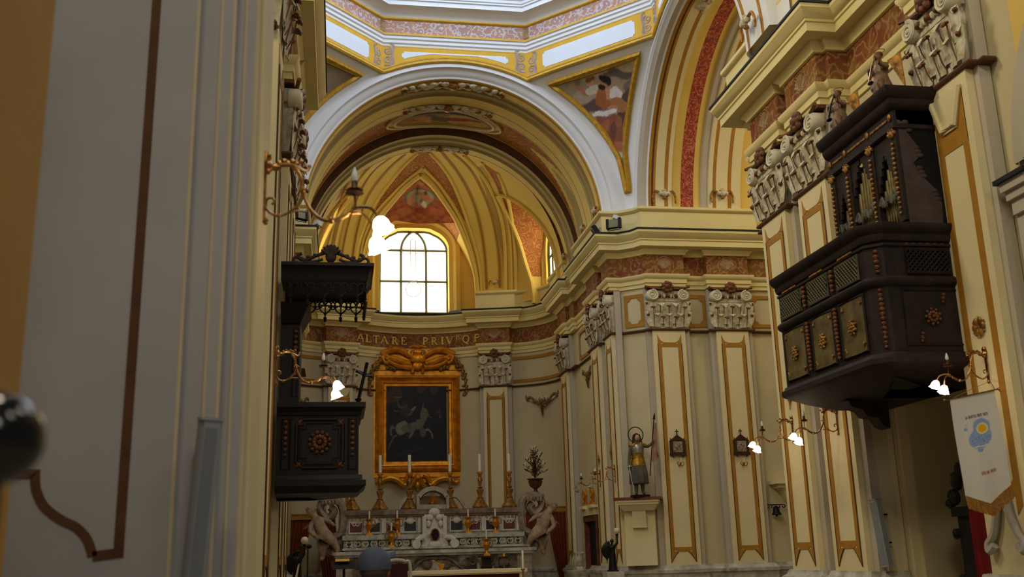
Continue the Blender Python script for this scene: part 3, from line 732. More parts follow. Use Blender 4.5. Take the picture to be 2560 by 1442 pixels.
SKY = lambda u, v: (150-30*v+20*sin(5*u), 134-24*v+14*sin(5*u), 116-14*v)
Q = lambda x, y: ((x-1360)/245, 1-(y-130)/345)
QE = lambda x, y, rx, ry, ro, c: ('e', *Q(x, y), rx/245, ry/345, ro, c)
QP = lambda pts, c: ('p', [Q(*p) for p in pts], c)
PTEX = lambda u, v: Q(*frame_xy(pend_frame_pt((1, 1), u, v)))
pendentive((1, 1), [
    QE(1440, 215, 70, 40, 0, (146, 136, 116)), QE(1560, 165, 90, 22, .2, (172, 154, 116)), QE(1545, 184, 46, 11, -.1, (96, 86, 82)), QE(1500, 176, 30, 10, .2, (150, 138, 116)), QE(1577, 215, 22, 18, 0, (118, 104, 104)), QE(1575, 250, 20, 30, 0, (86, 72, 70)),
    QE(1455, 262, 50, 34, .4, (166, 152, 132)), QE(1480, 268, 34, 18, .2, (96, 78, 74)), QE(1470, 300, 30, 24, 0, (150, 134, 118)),
    QP([(1434, 214), (1440, 225), (1462, 240), (1478, 236), (1462, 226), (1446, 214)], (170, 116, 92)), QE(1433, 213, 6, 5, 0, (182, 126, 100)), QE(1443, 208, 9, 12, .3, (128, 112, 104)),
    QP([(1462, 226), (1474, 216), (1490, 214), (1502, 222), (1498, 236), (1480, 240), (1466, 234)], (200, 186, 172)), QE(1476, 204, 11, 12, 0, (184, 136, 108)), QE(1470, 198, 9, 9, .2, (122, 78, 50)), QE(1482, 196, 7, 6, 0, (122, 78, 50)),
    QP([(1496, 226), (1512, 222), (1526, 240), (1530, 262), (1512, 272), (1492, 262)], (156, 98, 56)), QP([(1512, 222), (1526, 218), (1536, 236), (1528, 250), (1518, 246)], (190, 138, 106)),
    QP([(1524, 226), (1540, 218), (1558, 232), (1556, 246), (1536, 252), (1526, 244)], (216, 206, 202)), QP([(1530, 250), (1556, 244), (1572, 256), (1570, 276), (1548, 280), (1528, 268)], (164, 112, 74)), QP([(1544, 282), (1568, 276), (1566, 320), (1548, 330)], (92, 62, 58)),
    QE(1508, 208, 13, 16, .1, (176, 124, 94)), QE(1512, 196, 15, 11, -.1, (40, 34, 32)), QE(1521, 204, 7, 12, 0, (40, 34, 32)), QE(1504, 219, 9, 8, .2, (52, 38, 32)), QE(1497, 210, 3, 3, 0, (190, 140, 110)),
    QP([(1478, 288), (1500, 278), (1524, 272), (1544, 274), (1542, 284), (1514, 288), (1486, 296)], (216, 212, 208)), QP([(1478, 288), (1486, 296), (1480, 304), (1474, 298)], (186, 178, 172)), QE(1534, 268, 16, 5, -.1, (182, 128, 98)),
    QP([(1490, 296), (1545, 288), (1560, 320), (1556, 352), (1530, 362), (1506, 340), (1496, 320)], (136, 84, 62)), QE(1514, 318, 10, 22, -.2, (164, 100, 72)), QE(1536, 330, 9, 22, .1, (112, 70, 58)), QE(1548, 306, 8, 16, 0, (150, 96, 72)),
    QE(1545, 368, 16, 12, 0, (170, 98, 68)), QE(1552, 388, 10, 7, .2, (196, 180, 160)), QE(1556, 415, 14, 22, 0, (124, 112, 92)), QE(1560, 445, 8, 20, 0, (118, 90, 84))], lambda u, v: (146+14*sin(6*u+4*v), 130+10*sin(6*u+4*v), 112),
    'triangular fresco of a bearded man with an open book and an angel', 11, PTEX)
pendentive((-1, 1), [('e', .5, .5, .5, .3, .2, (136, 116, 108)), ('e', .45, .62, .16, .2, .3, (104, 84, 80)), ('e', .3, .78, .05, .06, 0, (92, 76, 76)), ('e', .62, .4, .14, .2, -.2, (120, 78, 58)), ('e', .5, .82, .05, .045, 0, (160, 116, 92)), ('e', .55, .2, .3, .1, 0, (130, 120, 100))], SKY,
    'triangular fresco of a cloaked figure, half hidden behind the tall pier', 12)
# octagon: fascia, mouldings, painted frieze, cove and cornice
OCT = [(XC+HX, YC+HC), (XC+HC, YC+HX), (XC-HC, YC+HX), (XC-HX, YC+HC), (XC-HX, YC-HC), (XC-HC, YC-HX), (XC+HC, YC-HX), (XC+HX, YC-HC)]
mb = MB()
for i in range(8):                                   # sides over the four arches come down to the arch
    a, b = V(OCT[i]), V(OCT[(i+1) % 8]); c = (a+b)/2; t = (b-a).normalized(); n = 24; L = (b-a).length
    lowz = (lambda x: SPR+sqrt(RE*RE-x*x)-.02) if i % 2 else (lambda x: 13.55)
    top = [c+t*(L*(k/n-.5)) for k in range(n+1)]; inn = V((-t.y, t.x))*.006
    vs = [V((p.x+inn.x, p.y+inn.y, lowz((p-c).dot(t)))) for p in top]+[V((p.x+inn.x, p.y+inn.y, 14.42)) for p in top]
    mb.add(vs, [(k, k+1, n+2+k, n+1+k) for k in range(n)])
struct(mb, 'wall_octagon_1', WHITE)
mb = MB(); sweep(mb, OCT, [(0, 14.34), (.01, 14.36), (.01, 14.40), (.05, 14.43), (.05, 14.50), (.09, 14.53), (.09, 14.60), (.12, 14.62), (.12, 14.64), (0, 14.645)], 0, True); struct(mb, 'trim_17', WHITE)
mb = MB(); sweep(mb, OCT, [(.125, 14.61), (.125, 14.665), (.0, 14.67)], 0, True); sweep(mb, OCT, [(.0, 15.08), (.03, 15.085), (.06, 15.11), (.06, 15.15), (.0, 15.17)], 0, True)
sweep(mb, OCT, [(.0, 14.32), (.014, 14.325), (.014, 14.35), (0, 14.355)], 0, True); struct(mb, 'trim_18', GOLDP)
mb = MB(); sweep(mb, OCT, [(.0, 14.66), (.0, 15.10)], 0, True); struct(mb, 'trim_19', GRISAI)
mb = MB(); sweep(mb, OCT, [(.0, 15.16), (.02, 15.2), (.10, 15.28), (.3, 15.33), (.36, 15.34), (.36, 15.46), (.40, 15.47), (.40, 15.51), (.43, 15.53), (.43, 15.6), (.52, 15.68), (.55, 15.69), (.55, 15.82), (.1, 15.86)], 0, True); struct(mb, 'trim_20', WHITE)
# gilt moulding along the lower edge, painted panels, grisaille corner scrolls
mb = MB(); loop = []
for i in range(8):
    a, b = V(OCT[i]), V(OCT[(i+1) % 8])
    if i % 2 == 0: loop += [V((*a.lerp(b, k/4), 13.60)) for k in range(4)]
    else:
        c = (a+b)/2; t = (b-a).normalized()
        for k in range(20):
            x = HC*(2*k/20-1); p = c+t*x; loop.append(V((p.x, p.y, SPR+sqrt(RE*RE-x*x)-.02)))
inw = lambda p, d: p+(V((XC, YC, p.z))-p).normalized()*d
mb.tube([inw(p, .03) for p in loop], .055, 6, closed=True); mb.tube([inw(p, .02)+V((0, 0, .09)) for p in loop], .03, 5, closed=True)
struct(mb, 'trim_21', GOLDP)
mb = MB(); mp = MB(); ms = MB()
for i in range(8):
    a, b = V(OCT[i]), V(OCT[(i+1) % 8]); t = (b-a).normalized(); L = (b-a).length; n = V((-t.y, t.x, 0)); o = V((a.x, a.y, 0)); u = V((t.x, t.y, 0)); w = V((0, 0, 1))
    n_ = 24
    if i % 2:
        base = lambda x: SPR+sqrt(RE*RE-(x-L/2)**2)+.1
        top = 14.29
    else: base = lambda x: 13.68; top = 14.29
    # gold field
    xs = [L*k/n_ for k in range(n_+1)]
    vs = [o+u*x+w*base(x)+n*.008 for x in xs]+[o+u*x+w*14.33+n*.008 for x in xs]
    mb.add(vs, [(k, k+1, n_+2+k, n_+1+k) for k in range(n_)])
    # white panel with nibbled corners
    e = .5; xs = [e+(L-2*e)*k/n_ for k in range(n_+1)]; bb = .09
    lo = [(x, min(base(x)+bb, top-.12)) for x in xs]
    poly = [(lo[0][0]+.06, lo[0][1])]+lo[1:-1]+[(lo[-1][0]-.06, lo[-1][1]), (lo[-1][0]-.05, lo[-1][1]+.05), (lo[-1][0], lo[-1][1]+.06), (lo[-1][0], top-.14), (lo[-1][0]-.05, top-.13), (lo[-1][0]-.06, top-.08), (lo[0][0]+.06, top-.08), (lo[0][0]+.05, top-.13), (lo[0][0], top-.14), (lo[0][0], lo[0][1]+.06), (lo[0][0]+.05, lo[0][1]+.05)]
    mp.prism(poly, o+n*.008, u, w, n, .008)
    for xe, sg in ((.0, 1), (L, -1)):
        z0 = base(xe+sg*.2)
        for zz, s2 in ((z0+.16, 1), (z0+.42, -1)):
            c = o+u*(xe+sg*.15)+w*zz+n*.014
            ms.tube(spiral(c, u*sg, w*s2, .12, .02, 1.6, -1.2, 26), taper(27, .026, .012), 5, flat=.4)
        ms.tube(spline([o+u*(xe+sg*.06)+w*(z0+.02)+n*.012, o+u*(xe+sg*.28)+w*(z0+.06)+n*.012, o+u*(xe+sg*.26)+w*(z0+.3)+n*.012, o+u*(xe+sg*.3)+w*(z0+.56)+n*.012, o+u*(xe+sg*.2)+w*(z0+.62)+n*.012], 5), .03, 5, flat=.4)
struct(mb, 'trim_22', mat('gold_field', (214, 168, 52), .7, var=.06, scale=3)); struct(mp, 'trim_23', mat('panel_white', (216, 222, 230), .8, var=.02)); struct(ms, 'trim_24', mat('grisaille_scrolls', (176, 156, 154), .8, var=.2, scale=8))
# drum and its windows, above the frame
mb = MB(); sweep(mb, OCT, [(.15, 15.8), (.15, 19.6)], 0, True); mb.add([V((*p, 19.6)) for p in OCT], [tuple(range(8))[::-1]]); struct(mb, 'wall_drum_1', WHITE)
for i in range(8):
    a, b = V(OCT[i]), V(OCT[(i+1) % 8]); c = (a+b)/2; t = (b-a).normalized(); n = V((-t.y, t.x))
    mb = MB(); q = c+n*.2; hw = .85
    mb.add([V((*(q-t*hw), 16.6)), V((*(q+t*hw), 16.6)), V((*(q+t*hw), 19.1)), V((*(q-t*hw), 19.1))], [(0, 1, 2, 3)])
    struct(mb, 'window_%d' % (4+i), emit('drum_daylight', (226, 238, 255), DRUM_W), None)
# the shells painted on the frieze
def shell_decal(mb, c, u, w, n, r):
    c, u, w, n = V(c), V(u), V(w), V(n)
    for k in range(9):
        a = radians(18+144*k/8); d = u*cos(a)+w*sin(a); e = c+d*r-w*r*.25
        mb.tube([c-w*r*.6+d*.05*r, c-w*r*.35+d*r*.5, e], [r*.03, r*.09, r*.13], 6, flat=.35)
    for sg in (1, -1): mb.tube(spiral(c-w*r*.55+u*sg*r*.3, u*sg, w, r*.2, r*.04, 1.2, 0, 14), r*.05, 5)
    mb.tube(spline([c-w*r*.5-u*r*1.15, c+w*r*.3-u*r*1.1, c+w*r*.95, c+w*r*.3+u*r*1.1, c-w*r*.5+u*r*1.15], 6), r*.05, 5, flat=.4)
mb = MB(); zc = 8.60
for x in (9.65, 8.0): shell_decal(mb, (x, 23.745, zc), (-1, 0, 0), (0, 0, 1), (0, -1, 0), .2)
for y in (15.08, 13.66, 10.1): shell_decal(mb, (6.995, y, zc), (0, 1, 0), (0, 0, 1), (-1, 0, 0), .2)
shell_decal(mb, (4.96, 32.395, zc), (-.968, .25, 0), (0, 0, 1), (-.25, -.968, 0), .19)
shell_decal(mb, (.04, 32.395, zc), (-.968, -.25, 0), (0, 0, 1), (.25, -.968, 0), .19)
for i in range(8):
    p = V(OCT[i]); n = (V((XC, YC))-p).normalized(); t = V((-n.y, n.x))
    if p.y > YC: shell_decal(mb, (p.x+n.x*.03, p.y+n.y*.03, 14.87), (t.x, t.y, 0), (0, 0, 1), (n.x, n.y, 0), .2)
struct(mb, 'trim_25', mat('painted_shell', (176, 146, 106), .8, var=.2, scale=8))

# stucco and painted masks on the transept arch
t = thing('arch_crest', 'white and gold stucco crest high on the transept arch beside the fresco', 'ornament', tuple(at(1725, 40, X=8.05))); m = MB()
for i, (x, y, r) in enumerate(((1700, 80, .16), (1712, 72, .14), (1694, 66, .12), (1706, 56, .17), (1722, 50, .14), (1716, 36, .16), (1734, 38, .15), (1730, 22, .16), (1748, 26, .13), (1750, 10, .17), (1764, 12, .12), (1768, 0, .15))):
    m.ball(at(x, y, X=8.02+.05*(i % 3)), (r*.9, r*.8, r*.8), 7, 5, mi=1 if i in (0, 2, 8) else 0)
for P_ in ([(1690, 82), (1702, 60), (1716, 40), (1738, 18), (1765, -6)], [(1712, 88), (1722, 64), (1738, 44), (1758, 24), (1776, 4)]): m.tube(spline([at(x, y, X=8.0+.12*(P_[0][0] > 1700)) for x, y in P_], 4), .05, 6, mi=0)
m.build('scrollwork', [STUCCO, GILT2], t)
for (x, y), lb in (((1713, 470), 'lowest winged mask on the flower band of the transept arch'), ((1718, 296), 'middle winged mask on the flower band of the transept arch'), ((1742, 150), 'upper winged mask on the flower band of the transept arch'), ((1790, 20), 'topmost winged mask on the flower band of the transept arch')):
    c = at(x, y, X=8.72); n = (V((c.x, YC+.1, SPR))-c).normalized(); w_ = n.cross(V((1, 0, 0))); m = MB(); c = c+n*.03
    m.ball(c, (.13, .12, .14), 8, 6); 
    for s in (1, -1): m.ball(c+V((s*.2, 0, 0)), (.1, .07, .16), 7, 5)
    o_ = m.build('winged_mask', mat('painted_mask', (146, 96, 62), .8, var=.3, scale=10)); tag(o_, lb, 'ornament', 'winged masks on the flower band')
# ================================================================ PILASTERS AND CAPITALS
def leaf(mb, x, z0, h, wd, out, y0=0, lean=0, mi=0):
    def f(u, v):
        k = v; b = out*(k**2.2)*1.1; dz = h*min(1, k*1.25)-(h*.22*max(0, k-.8)/.2 if k > .8 else 0)
        ww = wd*(.75+.35*sin(pi*min(1, k*1.1)))*(1 if k < .8 else 1-.9*(k-.8)/.2)
        return (x+lean*k+(u-.5)*ww, y0-.02-b-.02*(1-abs(2*u-1)), z0+dz)
    mb.grid(f, 4, 9, mi=mi)
def make_pilaster():
    """local frame: face at y=0 looking towards -y, width .86, standing from z=0"""
    t = thing('pilaster', 'prototype', 'pilaster')
    L = lambda mb: local(t, mb)
    m = MB(); m.box(-.40, .40, 0, .24, 1.28, 6.9); L(m).build('shaft', CREAM, t, None)
    m = MB(); m.box(-.53, -.405, .085, .24, 1.29, 7.98); m.box(.405, .53, .085, .24, 1.29, 7.98); L(m).build('side_strip', GREYP, t, None)
    m = MB(); o, u, w, n = (0, 0, 0), (1, 0, 0), (0, 0, 1), (0, -1, 0); zb, zt = 1.62, 6.56; e, i = .29, .2
    arcs = [(e, zt+.24), (.25, zt+.13), (.2, zt+.06), (.13, zt+.03)]; arcb = [(e, zb-.26), (.25, zb-.19), (.19, zb-.1), (.12, zb-.02)]
    for s in (1, -1):
        m.prism([(s*e, zb), (s*e, zt), (s*i, zt), (s*i, zb)][::s], o, u, w, n, .008, 0)
        m.prism(([(s*e, zt)]+[(s*x, z) for x, z in arcs])[::-s], o, u, w, n, .0085, 0); m.prism(([(s*e, zb)]+[(s*x, z) for x, z in arcb])[::s], o, u, w, n, .0085, 0)
        m.tube([(s*x, -.008, z) for x, z in [(.12, zb-.02)]+arcb[::-1]+[(e, zb), (e, zt)]], .009, 4, 1); 
    m.prism([(-e, zt-.085), (e, zt-.085), (.13, zt+.03), (-.13, zt+.03)], o, u, w, n, .0078, 0); m.prism([(-e, zb+.085), (-.12, zb-.02), (.12, zb-.02), (e, zb+.085)], o, u, w, n, .0078, 0)
    L(m).build('painted_border', [OCHRE, BROWN], t, None)
    # capital
    m = MB(); m.frus((-.38, .38, -.0, .24), (-.42, .42, -.05, .24), 6.95, 7.62); m.box(-.4, .4, -.06, .24, 7.62, 7.70); m.box(-.44, .44, -.02, .24, 7.70, 7.9)
    for x in (-.29, .0, .29): leaf(m, x, 6.97, .34, .24, .11)
    for x in (-.17, .17): leaf(m, x, 7.05, .52, .24, .12, -.01)
    for s in (1, -1): leaf(m, s*.40, 6.98, .38, .2, .05, -.02, s*.12); leaf(m, s*.40, 7.2, .42, .2, .06, -.03, s*.10)
    for k in range(7): m.ball((-.24+.08*k, -.08, 7.74), (.035, .04, .05), 7, 5)
    cap = L(m).build('capital', STUCCO, t)
    m = MB(); m.tube(spline([(-.55, -.12, 7.98), (-.3, -.07, 7.945), (0, -.05, 7.935), (.3, -.07, 7.945), (.55, -.12, 7.98)], 5), .03, 6); m.box(-.5, .5, -.05, .24, 7.955, 8.005)
    L(m).build('abacus', RUST, cap)
    for s in (1, -1):
        m = MB(); m.lathe([(.135, 0), (.15, .03), (.15, .13), (.13, .16)], (s*.38, -.13, 7.76), 18, (0, 1, 0)); m.tube(spiral((s*.38, -.135, 7.76), (s, 0, 0), (0, 0, 1), .135, .015, 2.3, pi/2, 34), taper(35, .03, .014), 5)
        m.ball((s*.38, -.14, 7.76), .03, 7, 5); L(m).build('volute', mat('volute_stucco', (214, 206, 180), .75, var=.1, scale=9, bump=.2), cap)
    m = MB(); m.ball((0, -.12, 7.98), (.09, .08, .09)); m.ball((0, -.13, 8.06), (.06, .06, .06))
    for k in range(7): a = 2*pi*k/7; m.ball((.1*cos(a), -.13, 7.97+.1*sin(a)), (.06, .05, .06), 7, 5)
    L(m).build('rosette', RUST, cap)
    m = MB(); m.tube([(-.26, -.06, 7.75), (.26, -.06, 7.75)], .025, 6)
    for x in (-.2, 0, .2): m.ball((x, -.1, 7.75), (.06, .05, .05), 7, 5)
    L(m).build('egg_moulding', RUST, cap)
    m = MB()
    for x, z0, z1 in ((-.15, 6.97, 7.2), (.15, 6.97, 7.2), (0, 6.97, 7.48), (-.2, 7.25, 7.5), (.2, 7.25, 7.5), (-.36, 6.97, 7.45), (.36, 6.97, 7.45)):
        m.tube([(x, -.04, z0), (x*1.02, -.1, (z0+z1)/2), (x*1.05, -.13, z1)], [.006, .010, .009], 5)
        if abs(x) != .2: m.ball((x*1.08, -.155, z1+.0), (.07, .035, .022), 7, 5); m.ball((x*1.08, -.185, z1-.02), (.04, .02, .03), 7, 5)
    for s in (1, -1): m.ball((s*.50, -.08, 7.27), (.04, .045, .035), 7, 5); m.ball((s*.52, -.09, 7.56), (.04, .045, .03), 7, 5)
    L(m).build('leaf_tips', RUST, cap)
    return t
PROT = make_pilaster()
_first = [True]
def pilaster(x, y, ang, label, w=.86, grp='composite pilasters with painted borders'):
    if _first[0]:
        o = PROT; _first[0] = False
        o.matrix_world = Matrix.Translation((x, y, 0)) @ Matrix.Rotation(radians(ang), 4, 'Z') @ Matrix.Diagonal((w/.86, 1, 1, 1)); o['label'] = label; o['group'] = grp; return o
    return dup(PROT, label, (x, y, 0), radians(ang), (w/.86, 1, 1), grp)
pilaster(8.0, 23.75, 0, 'cream transept pilaster immediately beside the armoured saint, behind a carved plaque', .9)
pilaster(9.65, 23.75, 0, 'second transept pilaster from the armoured saint, next to the wall bell', .9)
pilaster(7.0, 15.1, -90, 'nave pilaster at the crossing corner under the end of the great cornice', 1.0)
pilaster(7.0, 13.68, -90, 'nave pilaster directly beside the far side of the organ case', 1.0)
pilaster(6.68, 24.6, -90, 'presbytery pilaster at the crossing edge, left of the armoured saint', .72)
pilaster(6.68, 26.07, -90, 'presbytery pilaster between the crossing edge and the marble doorway', .9)
pilaster(6.68, 29.95, -90, 'presbytery pilaster where the apse begins, beside the russet curtains', .9)
pilaster(4.96, 32.4, -14.5, 'apse pilaster on the window side of the potted branch candelabrum', .84)
pilaster(.04, 32.4, 14.5, 'apse pilaster half hidden behind the leaning crucifix', .84)
pilaster(-.72, 13.68, 90, 'left nave pilaster whose capital shows over the pulpit, nearer one', 1.0)
pilaster(-.72, 15.1, 90, 'left nave pilaster seen edge-on behind the pulpit, farther one', 1.0)
# the big pilaster beside the organ has its own relief panel
t = thing('relief_pilaster', 'nave pilaster behind the hanging banner with a raised shield-shaped panel head', 'pilaster', (7.0, 10.1, 0), radians(-90), 'composite pilasters with painted borders')
L = lambda mb: local(t, mb)
m = MB(); m.box(-.40, .40, 0, .24, 1.28, 6.9); L(m).build('shaft', CREAM, t, None)
m = MB(); m.box(-.5, -.405, .1, .25, 1.29, 7.98); m.box(.405, .5, .1, .25, 1.29, 7.98); L(m).build('side_strip', GREYP, t, None)
m = MB(); o, u, w, n = (0, 0, 0), (1, 0, 0), (0, 0, 1), (0, -1, 0)
for s in (1, -1): m.prism([(s*.29, 2.35), (s*.29, 6.7), (s*.19, 6.55), (s*.19, 2.2)][::s], o, u, w, n, .008)
m.prism([(-.29, 6.05), (.29, 6.05), (.29, 6.7), (.1, 6.3), (-.1, 6.3), (-.29, 6.7)], o, u, w, n, .0078); m.prism([(-.29, 2.35), (-.1, 2.2), (.1, 2.2), (.29, 2.35), (.29, 2.0), (.19, 1.9), (.19, 2.1), (-.19, 2.1), (-.19, 1.9), (-.29, 2.0)], o, u, w, n, .0079)
L(m).build('painted_border', OCHRE, t, None)
m = MB(); m.prism([(-.3, 6.75), (-.12, 6.28), (.12, 6.28), (.3, 6.75)], o, u, w, n, .03)
m.tube([(-.28, -.03, 6.74), (-.12, -.04, 6.32), (.12, -.04, 6.32), (.28, -.03, 6.74)], .035, 6); L(m).build('panel_head', CREAM, t)
m = MB()
for s in (1, -1): m.tube(spline([(s*.08, -.03, 2.1), (s*.1, -.05, 1.95), (s*.2, -.05, 1.72), (s*.3, -.06, 1.62), (s*.28, -.07, 1.54), (s*.2, -.06, 1.6)], 6), .045, 6)
m.box(-.1, .1, -.05, 0, 2.04, 2.14); L(m).build('panel_foot', mat('grey_stucco', (178, 172, 160), .8, var=.08), t)
m = MB()
for k in range(6):
    a = pi*k/3; m.ball((.07*cos(a), -.02, 3.95+.07*sin(a)), (.045, .02, .045), 7, 5); m.tube([(0, -.015, 3.95), (.12*cos(a+.5), -.015, 3.95+.12*sin(a+.5))], .012, 4)
L(m).build('star_rosette', GILT2, t)
cap0 = next(c for c in PROT.children if c.name.startswith('capital'))
c = cap0.copy(); COL.objects.link(c); c.parent = t
for g in cap0.children: d = g.copy(); COL.objects.link(d); d.parent = c
pilaster(-.66, 10.1, 90, 'left nave pilaster carrying the lamp bracket in front of the pulpit', .9)
# ---------------------------------------------------------------- near nave arch on the right edge
mb = MB(); n = 20; yc, r, zi = 7.05, 2.02, 5.6
pts = [(9.2, 0), (9.2, 8.1), (3.5, 8.1), (3.5, 7.0)]
mb.prism([(9.15, 0), (9.15, 8.1), (4, 8.1), (4, zi+1.2)]+[(yc+r*cos(a), zi+r*1.05*sin(a)) for a in [radians(150-150*k/n) for k in range(n+1)]]+[(yc+r, 0)], (7.25, 0, 0), (0, 1, 0), (0, 0, 1), (1, 0, 0), .8)
struct(mb, 'wall_arcade', YELLOW)
mb = MB()
arch(mb, [(7.26, 2.35), (7.2, 2.33), (7.2, 2.16), (7.16, 2.14), (7.16, 2.02), (8.0, 2.02)], (0, yc, zi), (1, 0, 0), (0, 1, 0), [0]*5, 0, pi*.8, 50)
mb.box(7.02, 7.25, 9.04, 9.45, 5.28, 5.38); mb.box(7.06, 7.25, 9.0, 9.42, 5.18, 5.28); mb.box(7.1, 7.25, 8.98, 9.4, 5.02, 5.18); mb.box(7.14, 7.3, 8.98, 9.4, 1.3, 5.02)
struct(mb, 'trim_26', [GREYP]); mb = MB(); mb.box(6.98, 7.25, 9.0, 9.5, 5.38, 5.43); struct(mb, 'trim_27', LEAD)
# ================================================================ LEFT FOREGROUND
def ribbon(mb, pts, wd, n, mi=0):
    """flat painted band of even width along a polyline on a plane with normal n"""
    pts = [V(p) for p in pts]; n = V(n); k = len(pts); vs = []
    for i, p in enumerate(pts):
        t1 = (pts[i]-pts[i-1]).normalized() if i else None; t2 = (pts[i+1]-pts[i]).normalized() if i < k-1 else None
        t1 = t1 or t2; t2 = t2 or t1; a, b = t1.cross(n), t2.cross(n); m = (a+b).normalized(); sc = wd/2/max(.4, m.dot(a))
        vs += [p+m*sc, p-m*sc]
    vs += [v-n*.004 for v in vs]
    o = 2*k; fs = []
    for i in range(k-1):
        fs += [(2*i, 2*i+1, 2*i+3, 2*i+2), (2*i, 2*i+2, o+2*i+2, o+2*i), (2*i+1, o+2*i+1, o+2*i+3, 2*i+3)]
    mb.add(vs, fs, mi)
YP = 4.55
mb = MB(); x1, x2, x3 = at(480, 300, Y=YP).x, at(573, 300, Y=4.65).x, -.40
mb.box(-2.6, x1, YP, 5.75, 0, 8.2); mb.box(x1-.02, x2, 4.65, 5.7, 0, 8.2); mb.box(x2-.02, x3-.03, 4.75, 5.65, 0, 8.2); mb.mi = 1; mb.box(x2, x3, 4.83, 5.42, 0, 8.2)
mb.mi = 2
for x, y, r in ((x1, YP+.01, .012), (x2, 4.66, .012), (x2-.055, 4.65, .008), (x3-.03, 4.76, .014), (x3-.085, 4.75, .008)): mb.tube([(x, y, 0), (x, y, 8.2)], r, 8)
struct(mb, 'wall_pier', [PIERP, CREAM, mat('pier_arris', (206, 192, 160), .8, var=.05)])
mb = MB(); f = lambda x, y: at(x, y, Y=YP-.004)
ribbon(mb, [f(392, 0)+V((0, 0, 1.2))+(f(392, 0)-f(301, 1380))*.3, f(392, 0), f(296, 1382), f(231, 1391)], .041, (0, -1, 0))
ribbon(mb, [f(231, 1391)]+spline([f(228, 1376), f(216, 1346), f(190, 1318), f(150, 1298), f(112, 1268), f(94, 1236), f(88, 1210), f(88, 1185)], 4)+[f(30, 1186)], .038, (0, -1, 0))
struct(mb, 'trim_28', mat('brown_painted_band', (104, 66, 44), .8, var=.15, scale=8))
mb = MB(); a, b = at(446, 1442, Y=4.645), at(478, 1130, Y=4.645)
mb.prism([(a.x, 1.0), (b.x+.06, 1.0), (b.x+.05, b.z), (b.x+.01, b.z-.02), (a.x+.03, b.z-.2)], (0, 4.648, 0), (1, 0, 0), (0, 0, 1), (0, -1, 0), .003); struct(mb, 'trim_29', OCHRE)
# long grey column loudspeaker leaning out from the pier
def column_speaker(base, top, wd, dp, label, face=(0, -1, 0)):
    t = thing('column_loudspeaker', label, 'loudspeaker', base, group='slim grey column loudspeakers'); b, c = V(base), V(top); ax = (c-b).normalized()
    n = V(face); n = (n-ax*n.dot(ax)).normalized(); u = ax.cross(n)
    P = [(-wd/2, 0), (-wd/2, dp*.8), (-wd/2+.012, dp), (wd/2-.012, dp), (wd/2, dp*.8), (wd/2, 0)]
    m = MB(); m.prism(P, b, u, n, ax, (c-b).length); m.build('housing', GREYM, t, 30)
    m = MB(); m.prism([(-wd/2+.02, dp), (wd/2-.02, dp), (wd/2-.02, dp+.004), (-wd/2+.02, dp+.004)], b+ax*.03, u, n, ax, (c-b).length-.06); m.build('grille', mat('speaker_grille', (128, 134, 140), .6, var=.05), t)
    m = MB(); m.prism([(-wd/2-.004, -.004), (wd/2+.004, -.004), (wd/2+.004, dp+.006), (-wd/2-.004, dp+.006)], c, u, n, ax, .012); m.build('end_cap', GREYM, t)
    m = MB(); m.tube([b+ax*.3, b+ax*.3-n*.1], .012, 6); m.tube([c-ax*.2, c-ax*.2-n*.12], .012, 6); m.build('bracket', BLACKM, t); return t
column_speaker(tuple(at(462, 1600, Y=4.5)), tuple(at(522, 1052, Y=4.42)), .088, .075, 'grey column loudspeaker leaning on the big grey pier', (.35, -1, 0))
# nearest ochre pier edge and an unidentified black shape beside it, modelled as a ball
mb = MB(); e = at(140, 0, Y=2.6).x; mb.box(e-1.4, e, 2.2, 2.6, 0, 4.5); struct(mb, 'wall_near_pier', mat('ochre_plaster', (190, 146, 74), .85, var=.08, scale=3))
c = at(-14, 1096, Y=1.2)
t = thing('dark_blob', 'out-of-focus unidentified black shape, modelled as a ball on a post, beside the nearest ochre pier', 'blob', (c.x, c.y, 0))
m = MB(); m.ball(c, .052, 24, 16); m.build('ball', mat('gloss_black', (12, 12, 14), .12, var=.05, spec=.7), t); m = MB(); m.tube([(c.x, c.y, 0), (c.x, c.y, c.z-.045)], .012, 10); m.build('post', BLACKM, t); m = MB(); m.lathe([(.12, 0), (.12, .02), (.03, .05)], (c.x, c.y, 0), 20); m.build('base', BLACKM, t)  # post and base are added below the ball, out of view

